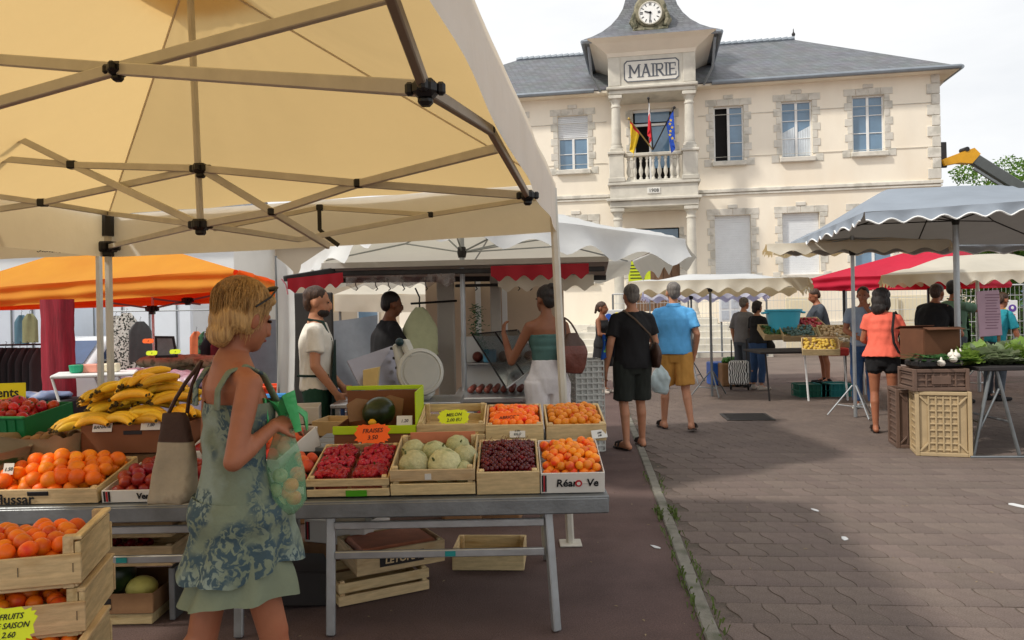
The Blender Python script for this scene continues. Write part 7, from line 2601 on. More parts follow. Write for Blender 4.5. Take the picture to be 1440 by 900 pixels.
# orange stacking crates behind the woman
def slotted(name, label, c, w, d, h, m, rz=0.0, nx=6, nz=3, group=None, standing=False):
    """plastic crate with rims, corner posts and open slats"""
    o = thing(name, label, 'crate', c, rz, group)
    for z in [h * i / nz for i in range(nz + 1)]:
        for s_ in (-1, 1):
            q = MB(); q.box((0, s_ * d / 2, z), (w, .014, .022), bev=.004); q.build('rim', m, o)
            q = MB(); q.box((s_ * w / 2, 0, z), (.014, d - .02, .022), bev=.004); q.build('rim', m, o)
    for i in range(nx + 1):
        for s_ in (-1, 1):
            q = MB(); q.box((-w / 2 + w * i / nx, s_ * d / 2, h / 2), (.016, .010, h), bev=.003); q.build('slat', m, o)
    for i in range(5):
        for s_ in (-1, 1):
            q = MB(); q.box((s_ * w / 2, -d / 2 + d * i / 4, h / 2), (.010, .016, h), bev=.003); q.build('slat', m, o)
    q = MB(); q.box((0, 0, h / 2), (w - .03, d - .03, h - .02)); q.build('liner', m, o)
    return o
M_ORP = mat('orange_plastic', S(226, 84, 40), .45, .08)
c0 = stand(370, 7.9)
slotted('plastic_crate', 'upper orange plastic crate behind the blonde woman', c0 + Vector((0, 0, .62)), .34, .3, .16, M_ORP, 0, 5, 2)
slotted('plastic_crate', 'lower orange plastic crate behind the blonde woman', c0 + Vector((0, 0, .43)), .34, .3, .16, M_ORP, 0, 5, 2)
q = MB(); q.box((0, 0, .21), (.36, .32, .41), bev=.01); solo('cardboard_box', 'box under the orange crates behind the blonde woman', 'box', q, M_CARD, c0)
q = MB(); q.tube([(-.2, 0, 0), (.2, 0, .01)], .03, 8); solo('blue_roll', 'bright blue roll lying in front of the orange crates', 'roll', q, mat('blue_roll', S(40, 130, 200), .4), P(368, 560, 6.4)); 
q = MB(); q.box((0, 0, .36), (.5, .3, .72), bev=.01); solo('covered_table', 'small covered stand under the blue roll', 'stand', q, M_BCARD, Vector((P(368, 560, 6.4).x, 6.4, 0)))
# far pale houses behind the stalls
def house(label, px0, px1, d, h, m, roofm, nwin, rz=0.0):
    a, b = stand(px0, d), stand(px1, d)
    w = b.x - a.x
    o = thing('house', label, 'house', lerp(a, b, .5), rz)
    q = MB(); q.box((0, 4, h / 2 - .2), (w, 8, h + .4)); q.build('wall', m, o)
    q = MB(); q.add([(-w / 2 - .3, -.4, h), (w / 2 + .3, -.4, h), (w / 2 + .3, 8.4, h), (-w / 2 - .3, 8.4, h), (-w / 2, 4, h + 2.4), (w / 2, 4, h + 2.4)], [(0, 1, 5, 4), (2, 3, 4, 5), (1, 2, 5), (3, 0, 4), (3, 2, 1, 0)]); q.build('roof', roofm, o)
    for i in range(nwin):
        for z in (1.6, 4.2):
            if z + 1.3 > h: continue
            x = -w / 2 + w * (i + .5) / nwin
            q = MB(); q.box((x, -.02, z), (1.1, .08, 1.5), bev=.01); f_ = q.build('window', M_PVC, o)
            q = MB(); q.box((x, -.05, z), (.95, .06, 1.35)); q.build('pane', M_PANE, f_)
            q = MB(); q.box((x, -.08, z - .82), (1.3, .2, .1), bev=.02); q.build('sill', M_STONE, f_)
house('long white house far behind the clothes stalls', -260, 330, 34, 5.4, mat('far_white', S(226, 228, 228), .9, .04, .5), M_SLATE, 7)
house('pale beige house behind the delicatessen stall', 345, 690, 40, 5.2, mat('far_beige', S(206, 192, 172), .9, .04, .5), M_SLATE, 5)
house('low cream house at the far right behind the trees', 1395, 1700, 46, 4.2, mat('far_cream', S(220, 208, 186), .9, .04, .5), M_SLATE, 4)
# clutter between the fruit and the deli stall
for k, (px, d, z, w, h, c, lb) in enumerate(((415, 5.6, .74, .3, .12, S(196, 188, 176), 'pale open carton left of the bearded stallholder'), (468, 5.3, .70, .34, .10, S(188, 160, 116), 'flat wooden box in front of the bearded stallholder'), (640, 5.5, .62, .3, .16, S(200, 200, 198), 'white carton in front of the deli counter'), (700, 5.6, .60, .34, .2, S(150, 40, 40), 'dark red box under the glass counter'))):
    mm = mat('clutter%d' % k, c, .8, .1, 6)
    crate('open_carton', lb, 'carton', (P(px, 428, d).x, d, z - .02), (w, .28, h), R(10 * (-1) ** k), 0, 'card', (mm, mm))
    q = MB(); q.box((0, 0, (z - .025) / 2), (w * .9, .26, z - .025), bev=.01)
    solo('cardboard_box', 'box standing under the ' + lb.split(' ', 1)[1] if False else 'plain box under the ' + lb, 'box', q, M_CARD, (P(px, 428, d).x, d + .14, 0), R(10 * (-1) ** k))
q = MB()
for k in range(9):
    q.ball((rm.uniform(-.1, .1), rm.uniform(-.05, .05), rm.uniform(0, .06)), (.07, .05, .04), 10, 8)
me = remesh(q, .012, 1, .03, 12); o = link_mesh(me, 'paper_heap', mat('crumpled_white', S(206, 206, 206), .6, .08, 8)); o.location = (P(640, 428, 5.5).x, 5.62, .70); tag(o, 'crumpled white paper spilling from the white carton', 'paper')

# a second rail of mixed clothes behind the blonde woman
r2 = thing('clothes_rail', 'steel rail of mixed garments right of the orange tent pole', 'clothes rail', stand(330, 13.8))
a, b = P(288, 468, 13.8), P(396, 466, 13.8)
q = MB(); q.tube([a, b], .015, 6); wpart(r2, 'rail', q, M_ALUD)
for p in (a, b):
    q = MB(); q.tube([p, Vector((p.x, p.y, gz(p.x, p.y)))], .015, 6); wpart(r2, 'upright', q, M_ALUD)
for k, (c, w_) in enumerate(((S(40, 38, 44), 'black'), (S(120, 40, 48), 'dark red'), (S(60, 70, 96), 'navy blue'), (S(180, 176, 166), 'oatmeal'), (S(50, 64, 52), 'bottle green'), (S(30, 30, 32), 'charcoal'), (S(150, 110, 90), 'rust brown'))):
    hung(w_ + ' garment on the mixed rail behind the blonde woman', 296 + k * 14, 470, 13.8, .4, .8, fabric('mixed%d' % k, c), R(55), 'garments on the mixed rail')
# ------------------------------------------------------------------ vegetable stall on the right
VZ = .86
vt = thing('market_table', 'dark trestle table of vegetables on the right', 'table', (5.75, 8.05, 0))
q = MB(); q.box((5.79, 8.05, VZ - .02), (2.67, 1.15, .04), bev=.006); wpart(vt, 'table_top', q, mat('dark_table', S(44, 40, 40), .7, .2, 6))
def trestle(o, x, y, z, spread=.22, m=M_ALUD):
    for s_ in (-1, 1):
        for yy in (-.42, .42):
            q = MB(); q.tube([(x + s_ * .03, y + yy, z - .045), (x + s_ * spread, y + yy * 1.05, .01)], .018, 8); wpart(o, 'trestle_leg', q, m)
        q = MB(); q.tube([(x + s_ * spread * .62, y - .43, z * .38), (x + s_ * spread * .62, y + .43, z * .38)], .012, 6); wpart(o, 'trestle_rail', q, m)
    q = MB(); q.tube([(x - spread * .8, y - .43, .2), (x + spread * .2, y - .43, z * .75)], .011, 6); wpart(o, 'trestle_rail', q, m)
trestle(vt, 4.62, 7.95, VZ)
trestle(vt, 6.3, 7.95, VZ)
q = MB(); q.tube([(4.28, 7.35, .03), (5.9, 7.2, .03)], .012, 6); wpart(vt, 'floor_bar', q, M_ALUD)
# leafy heads
def leaf(q, base, d, up, L, w, curl, ruffle=.0):
    side = d.cross(up).normalized()
    n = 5
    pts = []
    for i in range(n + 1):
        t = i / n
        c = base + d * L * t + up * (L * (.9 * t - curl * t * t))
        ww = w * math.sin(PI * min(.97, .12 + .8 * t)) 
        rf_ = ruffle * math.sin(i * 2.4)
        pts.append((c - side * ww + up * rf_, c + up * (-.12 * w), c + side * ww - up * rf_))
    for i in range(n):
        a, b = pts[i], pts[i + 1]
        q.add(list(a) + list(b), [(0, 1, 4, 3), (1, 2, 5, 4)])
def lettuce(name, label, loc, r, m, seed, n=34, group=None, cat='lettuce'):
    rr = random.Random(seed)
    q = MB()
    for i in range(n):
        a = i * 2.4 + rr.random() * .5
        t = i / n
        d = Vector((math.cos(a), math.sin(a), 0))
        leaf(q, d * .01, d * (1.0 - .6 * t), Vector((0, 0, 1)) * (.35 + .75 * t), r * rr.uniform(.8, 1.1), r * rr.uniform(.38, .55), rr.uniform(.3, .7), r * .08)
    q.v = [(x, y, z * 1.5) for x, y, z in q.v]
    o = q.build(name, m, loc=loc, smooth=180)
    return tag(o, label, cat, group)
def leafm(name, c, c2): return mat(name, c, .55, .25, 14, .2, 40, trans=.25, tcol=c2, col2=c2, c2pos=(.5, .7))
M_LET1, M_LET2, M_LET3, M_LEEK = leafm('lettuce_green', S(120, 152, 62), S(168, 190, 96)), leafm('frisee_pale', S(132, 148, 112), S(176, 186, 150)), leafm('dark_red_leaf', S(64, 60, 48), S(84, 92, 66)), leafm('leek_green', S(46, 92, 48), S(84, 124, 70))
pos = ['at the front left', 'second from the left', 'third from the left', 'in the middle', 'right of the middle', 'towards the right', 'near the right edge', 'at the right edge']
for k in range(8):
    px = 1356 + k * 12.5
    d = (7.75, 8.2, 7.8, 8.3, 7.75, 8.15, 7.8, 8.0)[k]
    m = M_LET2 if k in (2, 4, 5) else (M_LET3 if k == 3 else M_LET1)
    p = P(px, 428, d)
    lettuce('lettuce', {M_LET1: 'bright green lettuce ', M_LET2: 'pale frizzy salad head ', M_LET3: 'dark red leaved salad '}[m] + pos[k] + ' of the right stall', Vector((p.x, d, VZ)), (.2, .22, .24, .2, .23, .25, .24, .26)[k], m, k, 54, 'salads on the right stall')
for k in range(7):
    p = P(1300 + k * 8, 428, 7.75 + (k * 37 % 5) * .13)
    q = MB(); rr = random.Random(k + 40)
    for i in range(22):
        a = rr.uniform(0, 6.3)
        leaf(q, Vector((rr.uniform(-.03, .03), rr.uniform(-.03, .03), .03)), Vector((math.cos(a), math.sin(a), 0)), Vector((0, 0, 1)) * .35, rr.uniform(.2, .3), .022, .35)
    solo('leek_bunch', 'bunch of dark green leeks, one of those left of the onions', 'leeks', q, M_LEEK, Vector((p.x, p.y, VZ)), 0, 180, False, 'leek bunches on the right stall')
for k in range(9):
    p = P(1322 + (k * 29 % 31), 428, 7.62 + (k * 17 % 7) * .03)
    q = MB(); q.lathe([(.004, -.03), (.03, -.022), (.04, 0), (.032, .022), (.012, .034), (.006, .06)], 12)
    solo('white_onion', 'round white onion beside the parasol pole', 'onion', q, mat('onion_white', S(222, 214, 202), .35, .08, 9), Vector((p.x, p.y, VZ + .032 + (k % 3) * .035)), k, 60, False, 'white onions on the right stall')
q = MB(); q.lathe([(.05, 0), (.06, .02), (.06, .10), (.02, .15), (.02, .2), (.028, .2), (.028, .22)], 14); solo('white_bottle', 'white plastic bottle standing among the salads at the right', 'bottle', q, M_WHITE, Vector((P(1431, 428, 8.3).x, 8.3, VZ)), 0, 40)
hc = P(1314, 428, 7.35)
# cardboard box on the table
bx0 = P(1306, 428, 8.5)
bb = thing('cardboard_box', 'open brown cardboard box standing on the right stall', 'box', Vector((bx0.x, 8.5, VZ)), R(8))
M_BOXB = mat('box_brown', S(104, 66, 44), .85, .12, 5)
for (c, s_) in (((0, -.2, .17), (.42, .008, .33)), ((0, .2, .17), (.42, .008, .33)), ((-.21, 0, .17), (.008, .39, .33)), ((.21, 0, .17), (.008, .39, .33)), ((0, 0, .006), (.44, .38, .008))):
    q = MB(); q.box(c, s_, bev=.002); q.build('side', M_BOXB, bb)
for (c, s_, an) in (((0, -.24, .345), (.42, .1, .006), 12), ((.0, .25, .345), (.42, .1, .006), -20)):
    q = MB(); q.box((0, 0, 0), s_, Matrix.Translation(c) @ Matrix.Rotation(R(an), 4, 'X')); q.build('flap', M_BOXB, bb)
q = MB(); q.box((0, 0, .04), (.42, .3, .08), bev=.02); solo('black_tray', 'black tray in front of the brown cardboard box', 'tray', q, M_BLACK, Vector((hc.x + .2, 7.78, .845)))
q = MB()
for k in range(30): q.ball((rm.uniform(-.1, .1), rm.uniform(-.07, .07), rm.uniform(0, .05)), rm.uniform(.014, .024), 8, 6)
tag(q.build('yellow_flowers', mat('squash_yellow', S(206, 160, 50), .6, .3, 30), loc=Vector((P(1365, 428, 8.6).x, 8.6, VZ + .03)), smooth=60), 'small yellow vegetables beside the notice card', 'vegetables', kind='stuff')
# notice card on an easel
nc = thing('notice_card', 'pink notice card with fine print clipped to a wooden stand', 'notice', Vector((P(1394, 428, 9.3).x, 9.3, VZ - .05)))
q = MB(); q.box((0, 0, .52), (.27, .012, .54), Matrix.Rotation(R(-3), 4, 'Y'), bev=.003); q.build('card', mat('pink_card', S(196, 162, 176), .6, .05), nc)
q = MB()
for k in range(13): q.box((rm.uniform(-.01, .01), -.009, .74 - k * .033), (.19 * rm.uniform(.6, 1), .002, .008))
q.build('fine_print', mat('print_mauve', S(130, 92, 110), .6), nc)
for x in (-.1, .1):
    q = MB(); q.box((x, .03, .15), (.035, .02, .36), bev=.004); q.build('stand_leg', M_CARD, nc)
st2 = thing('market_table', 'low dark table under the pink notice card', 'table', (nc.location.x + .15, 9.55, gz(7, 9.5)))
q = MB(); q.box((0, 0, VZ - .09), (1.5, .7, .04), bev=.006); q.build('table_top', M_BCARD, st2)
for x in (-.7, .7):
    for y in (-.3, .3):
        q = MB(); q.box((x, y, (VZ - .11) / 2), (.04, .04, VZ - .11), bev=.004); q.build('leg', M_ALUD, st2)
# plastic harvest crates standing by the table
M_BEIGEP = mat('beige_plastic', S(178, 156, 120), .55, .1, 6, .1, 30)
M_BROWNP = mat('brown_plastic', S(104, 82, 70), .6, .15, 6, .1, 30)
def harvest_crate(label, c, rz, w, d, h, m, upright=True):
    """ribbed crate: frame, lattice panels and diagonal braces"""
    o = thing('harvest_crate', label, 'crate', c, rz)
    def part(nm, cc, s_, M_=None, bev=.004):
        q = MB(); q.box(cc, s_, M_, bev); q.build(nm, m, o)
    for s_ in (-1, 1):
        for t_ in (-1, 1):
            part('corner_post', (s_ * (w / 2 - .018), t_ * (d / 2 - .018), h / 2), (.036, .036, h))
        for z in (.018, h - .018):
            part('rim', (0, s_ * (d / 2 - .012), z), (w - .074, .024, .034))
            part('rim', (s_ * (w / 2 - .012), 0, z), (.024, d - .074, .034))
    part('inner_panel', (0, -d / 2 + .03, h / 2), (w - .08, .008, h - .06))
    part('inner_panel', (-w / 2 + .03, 0, h / 2), (.008, d - .08, h - .06))
    part('inner_panel', (w / 2 - .03, 0, h / 2), (.008, d - .08, h - .06))
    part('bottom_board', (0, 0, .014), (w - .08, d - .08, .012))
    if h < .3: part('top_board', (0, 0, h - .02), (w - .08, d - .08, .010))
    n = 9 if h > .4 else 3
    for i in range(1, n + 1):
        z = h * i / (n + 1)
        part('lattice_bar', (0, -d / 2 + .020, z), (w * .52 if h > .4 else w - .08, .014, .016), None, .003)
        part('lattice_bar', (-w / 2 + .020, 0, z), (.014, d - .08, .016), None, .003)
    for i in range(5):
        x = (-.26 + i * .13) * w
        part('lattice_bar', (x, -d / 2 + .017, h / 2), (.016, .016, h - .08), None, .003)
    if h > .4:
        for (x0, z0, x1, z1) in ((-.42, .07, -.27, .2), (.42, .07, .27, .2), (-.42, .93, -.27, .8), (.42, .93, .27, .8)):
            q = MB(); q.bar((x0 * w, -d / 2 + .016, z0 * h), (x1 * w, -d / 2 + .016, z1 * h), .018, .018, bev=.003); q.build('brace', m, o)
    else:
        part('handle_frame', (0, -d / 2 + .008, h * .5), (w * .34, .016, h * .4))
    return o
hc = P(1314, 428, 7.35)
harvest_crate('tall beige plastic harvest crate standing on end beside the vegetable table', Vector((hc.x + .22, 7.70, 0)), R(-18), .49, .36, .625, M_BEIGEP)
harvest_crate('brownish plastic harvest crate behind the tall beige one', Vector((hc.x + .21, 8.14, 0)), R(-14), .46, .40, .60, M_BROWNP)
harvest_crate('flat brown plastic crate lying on top of the beige crate', Vector((hc.x + .19, 7.76, .627)), R(-6), .52, .40, .215, M_BROWNP)
# ------------------------------------------------------------------ basket and box stall in the middle distance
bs = thing('market_table', 'trestle table with tilted vegetable boxes in the middle distance', 'table', stand(1140, 12.6))
bz = P(1140, 492, 12.4).z
a, b = P(1070, 492, 12.6), P(1216, 490, 12.0)
q = MB(); q.box(((a.x + b.x) / 2, 12.6, bz - .02), (b.x - a.x + .3, .9, .035), bev=.005); wpart(bs, 'table_top', q, mat('dark_table', S(44, 40, 40), .7))
for px, d in ((1075, 12.3), (1130, 12.2), (1185, 12.2), (1210, 12.9)):
    g0 = stand(px, d); q = MB(); q.tube([Vector((g0.x, d, bz - .04)), g0 + Vector((.05, 0, .0))], .016, 6); wpart(bs, 'leg', q, M_WHITE if px > 1100 else M_DARKM)
vegc = [('wooden box of yellow squash tilted at the front of the middle stall', S(206, 172, 70), 1148, 497, 11.7, 'yellow squash'), ('wooden box of pale roots on the middle stall', S(196, 170, 130), 1172, 478, 12.3, 'pale roots'), ('box of blue green cabbages on the middle stall', S(92, 120, 116), 1120, 478, 12.6, 'cabbages'), ('box of green peppers at the left of the middle stall', S(58, 96, 44), 1092, 476, 12.8, 'green peppers'), ('box of red radishes at the back of the middle stall', S(176, 50, 60), 1136, 466, 12.95, 'red radishes'), ('box of white turnips at the right end of the middle stall', S(214, 206, 190), 1196, 486, 12.2, 'white turnips')]
for k, (lb, c, px, py, d, what) in enumerate(vegc):
    p = P(px, py, d)
    crate('vegetable_crate', lb, 'crate', p + Vector((0, -.18, -.02)), (.52, .40, .1), R(-18 + 6 * k), R(24), slats=1)
    q = MB()
    for i in range(60): q.ball((rm.uniform(-.22, .22), rm.uniform(.03, .37), .07 + rm.uniform(0, .04)), (rm.uniform(.02, .035), rm.uniform(.02, .035), .022), 8, 6)
    o = q.build('vegetable_heap', mat('veg%d' % k, c, .5, .3, 25), loc=p + Vector((0, -.18, -.02)), rz=R(-18 + 6 * k), smooth=60)
    o.rotation_euler.x = R(24)
    tag(o, 'heap of %s in its tilted wooden box' % what, 'vegetables', kind='stuff')
q = MB(); q.box((0, 0, .06), (.3, .22, .12), bev=.02); solo('red_basket', 'small red plastic basket at the front of the middle stall', 'basket', q, mat('red_plastic', S(200, 52, 44), .4), P(1177, 500, 11.9))
o = thing('blue_tub', 'large turquoise plastic tub on the middle stall', 'tub', P(1102, 467, 12.9))
q = MB(); q.lathe([(.20, 0), (.22, .0), (.275, .34), (.30, .35), (.30, .375), (.27, .375), (.25, .3), (.2, .05)], 28); q.build('tub_wall', mat('turquoise_tub', S(80, 200, 236), .4, .06, 3), o, smooth=40)
for s_ in (-1, 1):
    q = MB(); q.tube([(s_ * .26, -.05, .33), (s_ * .34, -.04, .32), (s_ * .34, .04, .32), (s_ * .26, .05, .33)], .018, 8); q.build('handle', mat('turquoise_tub', S(40, 160, 186), .4), o)
q = MB(); q.box((0, 0, .22), (.5, .4, .44), bev=.02); solo('blue_barrel', 'blue plastic bin by the town hall steps', 'bin', q, mat('blue_bin', S(36, 92, 180), .4), stand(1013, 15.2))
q = MB()
for i in range(60): q.ball((rm.uniform(-.2, .2), rm.uniform(-.1, .1), .46 + rm.uniform(0, .06)), .035, 8, 6)
tag(q.build('green_heap', mat('green_pep', S(70, 120, 50), .5, .3, 20), loc=stand(1030, 14.9), smooth=60), 'green vegetables heaped beside the blue bin', 'vegetables', kind='stuff')
q = MB(); q.box((0, 0, .22), (.55, .4, .43), bev=.02); solo('stacked_box', 'box under the green vegetables beside the blue bin', 'box', q, M_CARD, stand(1030, 14.9))
for k, (px, d, c, lb) in enumerate(((1138, 12.9, S(18, 92, 74), 'dark green plastic crate under the middle stall'), (1168, 12.9, S(26, 128, 128), 'teal plastic crate under the middle stall'))):
    slotted('plastic_crate', lb, stand(px, d), .5, .36, .2, mat('crate_c%d' % k, c, .45, .1), 0, 7, 2)
# ------------------------------------------------------------------ site fence in front of the town hall
M_GALV = mat('galvanised', S(196, 198, 198), .5, .06, 4, metal=.2)
fn = thing('site_fence', 'grey wire mesh fence panels in front of the town hall', 'fence', stand(1150, 23))
fx = [P(px, 428, d) for px, d in ((862, 24.5), (968, 24.2), (1078, 23.8), (1190, 23.4), (1305, 23.0), (1440, 22.5))]
for i, p in enumerate(fx):
    g_ = gz(p.x, p.y); q = MB(); q.tube([(p.x, p.y, g_), (p.x, p.y, g_ + 2.0)], .03, 6); wpart(fn, 'post', q, M_ALUD)
    if i:
        a = fx[i - 1]
        q = MB()
        for z in (.15, 2.0): q.tube([(a.x, a.y, gz(a.x, a.y) + z), (p.x, p.y, g_ + z)], .024, 6)
        wpart(fn, 'rail', q, M_GALV)
        q = MB()
        for k in range(1, 22):
            t = k / 22; c = lerp(a, p, t); q.tube([(c.x, c.y, g_ + .15), (c.x, c.y, g_ + 2.0)], .004, 4)
        for z in (.55, .95, 1.35, 1.7): q.tube([(a.x, a.y, g_ + z), (p.x, p.y, g_ + z)], .007, 4)
        tag(wpart(fn, 'wire_mesh', q, M_GALV), kind='stuff')
# plywood sheets leaning behind the fence
for k, (px, w, lb) in enumerate(((1130, 1.1, 'cream board behind the fence left of the red tent'), (1285, 1.3, 'cream board behind the fence below the red tent'), (1240, 1.0, 'pale cabinet door behind the fence'))):
    p = stand(px, 25.0); q = MB(); q.box((0, 0, .9), (w, .05, 1.8), bev=.01)
    for z in (.45, 1.35): q.box((0, -.03, z), (w * .8, .02, .7), bev=.008)
    solo('board', lb, 'board', q, mat('cream_board', S(222, 210, 180), .8, .06, 2), p, R(-8))
nb = thing('notice_board', 'white notice board with printed sheets beside the steps', 'notice board', stand(1033, 24.0))
q = MB(); q.box((0, 0, 1.45), (.95, .05, .75), bev=.01); q.build('panel', M_WHITE, nb)
for i in range(6):
    q = MB(); q.box((-.3 + (i % 3) * .3, -.03, 1.62 - (i // 3) * .34), (.22, .012, .28)); q.build('sheet', mat('printed_sheet', S(190, 196, 204), .7, .1, 20), nb)
for x in (-.4, .4):
    q = MB(); q.box((x, .04, .7), (.05, .03, 1.4)); q.build('post', M_ALUD, nb)
# safety sign
p = stand(1410, 19.0)
sg = thing('safety_sign', 'white site safety board with blue, yellow and purple symbols', 'sign', p, R(-8))
zc = P(1410, 437, 19.0).z - p.z
q = MB(); q.box((0, 0, zc), (.66, .03, .5), bev=.005); q.build('board', M_WHITE, sg)
Mv = lambda x, z: Matrix.Translation((x, -.017, z)) @ Matrix.Rotation(R(90), 4, 'X')
for nm, x, c in (('blue_disc', -.21, S(40, 100, 180)), ('purple_disc', .21, S(92, 60, 150))):
    q = MB(); q.lathe([(.09, 0), (.09, .004)], 24, M=Mv(x, zc + .06)); d_ = q.build(nm, mat(nm, c, .5), sg)
    q = MB(); q.ball((x, -.024, zc + .07), (.035, .004, .04), 10, 8); q.build('pictogram', M_WHITE, d_)
q = MB(); q.prism([(-.1, -.08), (.1, -.08), (0, .1)], 0, .004, Mv(0, zc + .06)); t_ = q.build('yellow_triangle', mat('sign_yellow2', S(240, 206, 30), .5), sg)
q = MB(); q.prism([(-.014, -.04), (.014, -.04), (.018, .04), (-.018, .04)], .004, .008, Mv(0, zc + .06)); q.build('pictogram', M_INK, t_)
q = MB()
for k, (x, w) in enumerate(((-.2, .2), (.05, .2), (.22, .1))):
    for r_ in range(2): q.box((x, -.018, zc - .1 - r_ * .05), (w, .004, .022))
q.build('red_print', mat('sign_red', S(200, 60, 60), .6), sg)
for x in (-.25, .25):
    q = MB(); q.box((x, .03, zc / 2), (.04, .03, zc), bev=.004); q.build('post', M_ALUD, sg)
# lime banner and colourful board on the lane
p = stand(900, 22.0); zc = P(900, 383, 22).z - p.z
lb_ = thing('lime_banner', 'lime green banner with dark lines hanging behind the white parasols', 'banner', p)
q = MB(); q.box((0, 0, zc), (.62, .02, .62), bev=.004); q.build('panel', mat('lime_banner', S(204, 220, 40), .6), lb_)
q = MB()
for k in range(5): q.box((-.06, -.013, zc + .2 - k * .09), (.4, .006, .028))
q.text('MARCHE', .11, Matrix.Translation((0, -.016, zc - .24)) @ Matrix.Rotation(R(90), 4, 'X'), .001) if False else None
q.build('dark_line', M_DARKM, lb_)
q = MB(); q.tube([(-.28, .03, 0), (-.28, .03, zc + .3)], .02, 6); q.build('post', M_ALUD, lb_)
q = MB(); q.tube([(.28, .03, 0), (.28, .03, zc + .3)], .02, 6); q.build('post', M_ALUD, lb_)
p = stand(862, 15.0); zc = P(862, 448, 15).z - p.z
cb = thing('toy_sign', 'white board with blue and yellow shapes beyond the woman in black dress', 'sign', p)
q = MB(); q.box((0, 0, zc), (.42, .03, .34), bev=.01); q.build('board', M_WHITE, cb)
for x, z, c, r_ in ((-.09, .03, S(40, 90, 190), .07), (.07, .06, S(230, 210, 40), .06), (.1, -.06, S(60, 150, 200), .05), (-.05, -.08, S(206, 60, 60), .04)):
    q = MB(); q.ball((x, -.018, zc + z), (r_, .006, r_), 12, 8); q.build('printed_shape', mat('shape_%d' % int(c[0] * 999), c, .5), cb)
q = MB(); q.box((0, .03, zc / 2), (.05, .03, zc)); q.build('post', M_DARKM, cb)
# striped long pouffe behind the strapless woman: stacked wire crates
o = slotted('wire_crate_stack', 'white and black slatted crate stack beside the strapless woman', stand(822, 8.3), .3, .3, .95, mat('slat_white', S(196, 196, 190), .6, .1), R(10), 5, 16)
# ------------------------------------------------------------------ telescopic loader behind the hall
hnd = thing('loader_boom', 'yellow and grey telescopic loader boom rising behind the town hall', 'loader', stand(1440, 33))
p0, p1, p2, p3 = P(1322, 222, 32), P(1352, 212, 32), P(1374, 226, 32), P(1440, 268, 31)
M_YEL = mat('loader_yellow', S(228, 166, 30), .45, .08, 3)
q = MB(); q.prism([(0, -.1), (.9, .22), (1.3, .35), (1.55, .1), (1.2, -.28), (.7, -.24), (.1, -.35)], -.2, .2, Matrix.Translation(p0) @ Matrix.Rotation(R(90), 4, 'X')); wpart(hnd, 'boom_head', q, M_YEL)
q = MB(); q.bar(P(1366, 222, 32), P(1520, 318, 31.5), .34, .44, bev=.03); wpart(hnd, 'boom', q, mat('boom_grey', S(88, 92, 92), .5, .1, 3))
q = MB(); q.bar(P(1368, 236, 31.9), P(1500, 318, 31.4), .1, .12, bev=.02); wpart(hnd, 'ram', q, M_ALUD)
q = MB(); q.lathe([(.1, -.22), (.1, .22)], 12, M=Matrix.Translation(P(1356, 211, 32)) @ Matrix.Rotation(R(90), 4, 'X')); wpart(hnd, 'pin', q, M_DARKM)
q = MB(); q.bar(P(1325, 200, 32), P(1326, 236, 32), .3, .12, bev=.02); wpart(hnd, 'fork_carriage', q, M_DARKM)
b = stand(1520, 31.5)
q = MB(); q.box(b + Vector((.8, 0, 1.0)), (4.2, 2.0, 1.1), bev=.1); q.box(b + Vector((0.4, 0, 1.9)), (1.5, .9, 1.2), bev=.1); q.bar(P(1510, 312, 31.5), b + Vector((0, 0, 1.4)), .4, .5, bev=.03); wpart(hnd, 'chassis', q, M_YEL)
for x in (-.7, 2.2):
    for y in (-1, 1):
        q = MB(); q.lathe([(.3, -.2), (.6, -.18), (.6, .18), (.3, .2)], 20, M=Matrix.Translation(b + Vector((x, y, .6))) @ Matrix.Rotation(R(90), 4, 'X')); wpart(hnd, 'wheel', q, M_BLACK, 40)
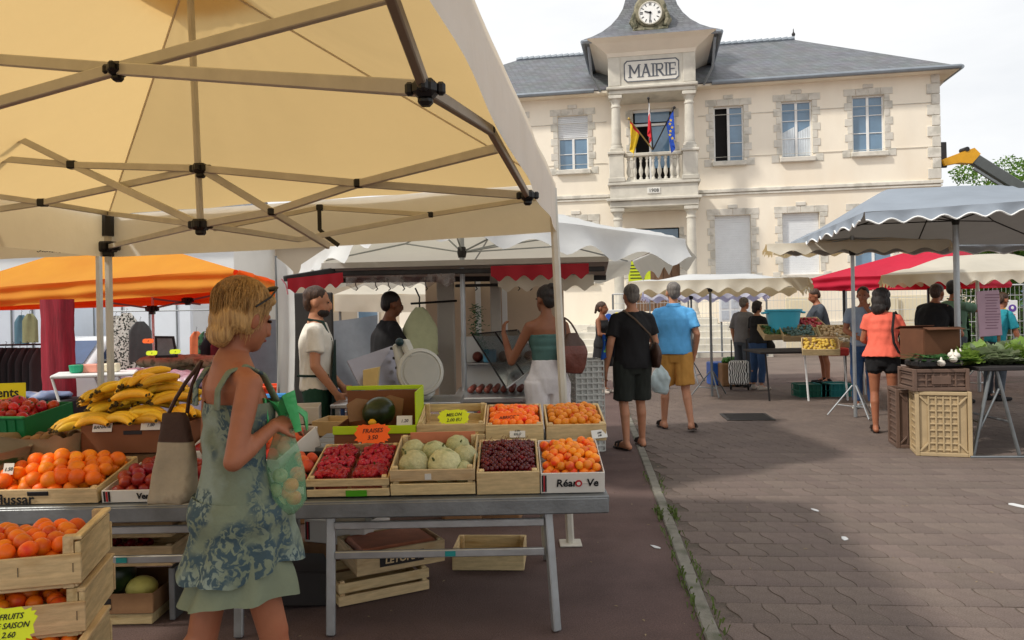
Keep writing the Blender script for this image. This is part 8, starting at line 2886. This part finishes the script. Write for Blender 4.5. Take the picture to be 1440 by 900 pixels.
# ------------------------------------------------------------------ trees
M_BARK = mat('bark', S(92, 78, 64), .9, .25, 8, .5, 20)
M_LF = [mat('leaf_a', S(86, 124, 48), .6, .3, 6, trans=.3, tcol=S(130, 170, 60)), mat('leaf_b', S(64, 98, 42), .6, .3, 6, trans=.3, tcol=S(100, 140, 50)), mat('leaf_c', S(110, 142, 60), .6, .3, 6, trans=.3, tcol=S(150, 180, 70))]
def tree(label, base, h, rx, rz, seed, n=5200, name='tree', trunk_h=.4, ls=.16):
    rr = random.Random(seed)
    o = thing(name, label, 'tree', base)
    q = MB()
    th = h * trunk_h
    q.tube([(0, 0, -.05), (.05, 0, th * .5), (0, .05, th), (.1, 0, h * .8)], [.2, .16, .13, .04], 9)
    limbs = []
    for k in range(9):
        a = k * 2.4 + rr.random()
        e = Vector((math.cos(a) * rx * rr.uniform(.45, .8), math.sin(a) * rx * rr.uniform(.45, .8), rr.uniform(th + .2, h * .9)))
        s_ = Vector((0, 0, rr.uniform(th * .7, h * .6)))
        q.tube([s_, lerp(s_, e, .5) + Vector((0, 0, .25)), e], [.08, .05, .02], 6)
        limbs.append(e)
    q.build('trunk', M_BARK, o, smooth=60)
    clumps = [(e, rr.uniform(.5, .95)) for e in limbs]
    cz = (th * .8 + h) / 2
    for k in range(26):
        a, u = rr.uniform(0, 6.3), rr.random() ** .45
        el = rr.uniform(-1, 1)
        clumps.append((Vector((math.cos(a) * rx * u * math.sqrt(1 - el * el * .8), math.sin(a) * rx * u * math.sqrt(1 - el * el * .8), cz + el * (h - th * .8) / 2 * .9)), rr.uniform(.35, .9)))
    lv = MB()
    for i in range(n):
        c, r_ = rr.choice(clumps)
        v = Vector((rr.gauss(0, 1), rr.gauss(0, 1), rr.gauss(0, 1)))
        v = v.normalized() * r_ * rr.uniform(.55, 1.05)
        p = c + Vector((v.x, v.y, v.z * .75))
        d_ = Vector((rr.gauss(0, 1), rr.gauss(0, 1), rr.gauss(0, .6))).normalized()
        s2 = d_.cross(Vector((rr.gauss(0, 1), rr.gauss(0, 1), 1))).normalized()
        L_ = ls * rr.uniform(.6, 1.3)
        lv.k = rr.choice((0, 0, 1, 1, 2))
        lv.add([p, p + d_ * L_ * .5 + s2 * L_ * .32, p + d_ * L_, p + d_ * L_ * .5 - s2 * L_ * .32], [(0, 1, 2, 3)])
    tag(lv.build('crown', M_LF, o), kind='stuff')
    return o
tree('leafy green tree rising behind the grey parasol at the right edge', stand(1428, 38), 9.3, 2.7, 0, 1, 11000)
tree('lower spreading tree right of the town hall', stand(1392, 33), 5.0, 2.1, 0, 2, 8500)
tree('dense tree at the far right behind the ivory parasol', stand(1462, 30), 5.0, 2.2, 0, 3, 6500)
tree('pale leafy tree beyond the right corner of the square', stand(1500, 36), 6.6, 2.6, 0, 4, 6000)
hd = thing('hedge', 'clipped dark green hedge along the far right side', 'hedge', stand(1420, 27))
rr = random.Random(9); lv = MB()
for i in range(5200):
    p = Vector((rr.uniform(-2.6, 3.2), rr.uniform(-.5, .5), rr.uniform(.02, 1.5) + .1 * math.sin(i)))
    d_ = Vector((rr.gauss(0, 1), rr.gauss(0, 1), rr.gauss(0, .6))).normalized(); s2 = d_.cross(Vector((rr.gauss(0, 1), rr.gauss(0, 1), 1))).normalized(); L_ = .13
    lv.k = rr.choice((0, 1, 1)); lv.add([p, p + d_ * L_ * .5 + s2 * L_ * .3, p + d_ * L_, p + d_ * L_ * .5 - s2 * L_ * .3], [(0, 1, 2, 3)])
tag(lv.build('foliage', M_LF, hd), kind='stuff')
q = MB(); q.box((.3, 0, .7), (5.6, .7, 1.35), bev=.1); q.build('inner_branches', mat('hedge_core', S(44, 52, 30), .9, .3, 5), hd)
bpy.data.scenes.remove(TMP)
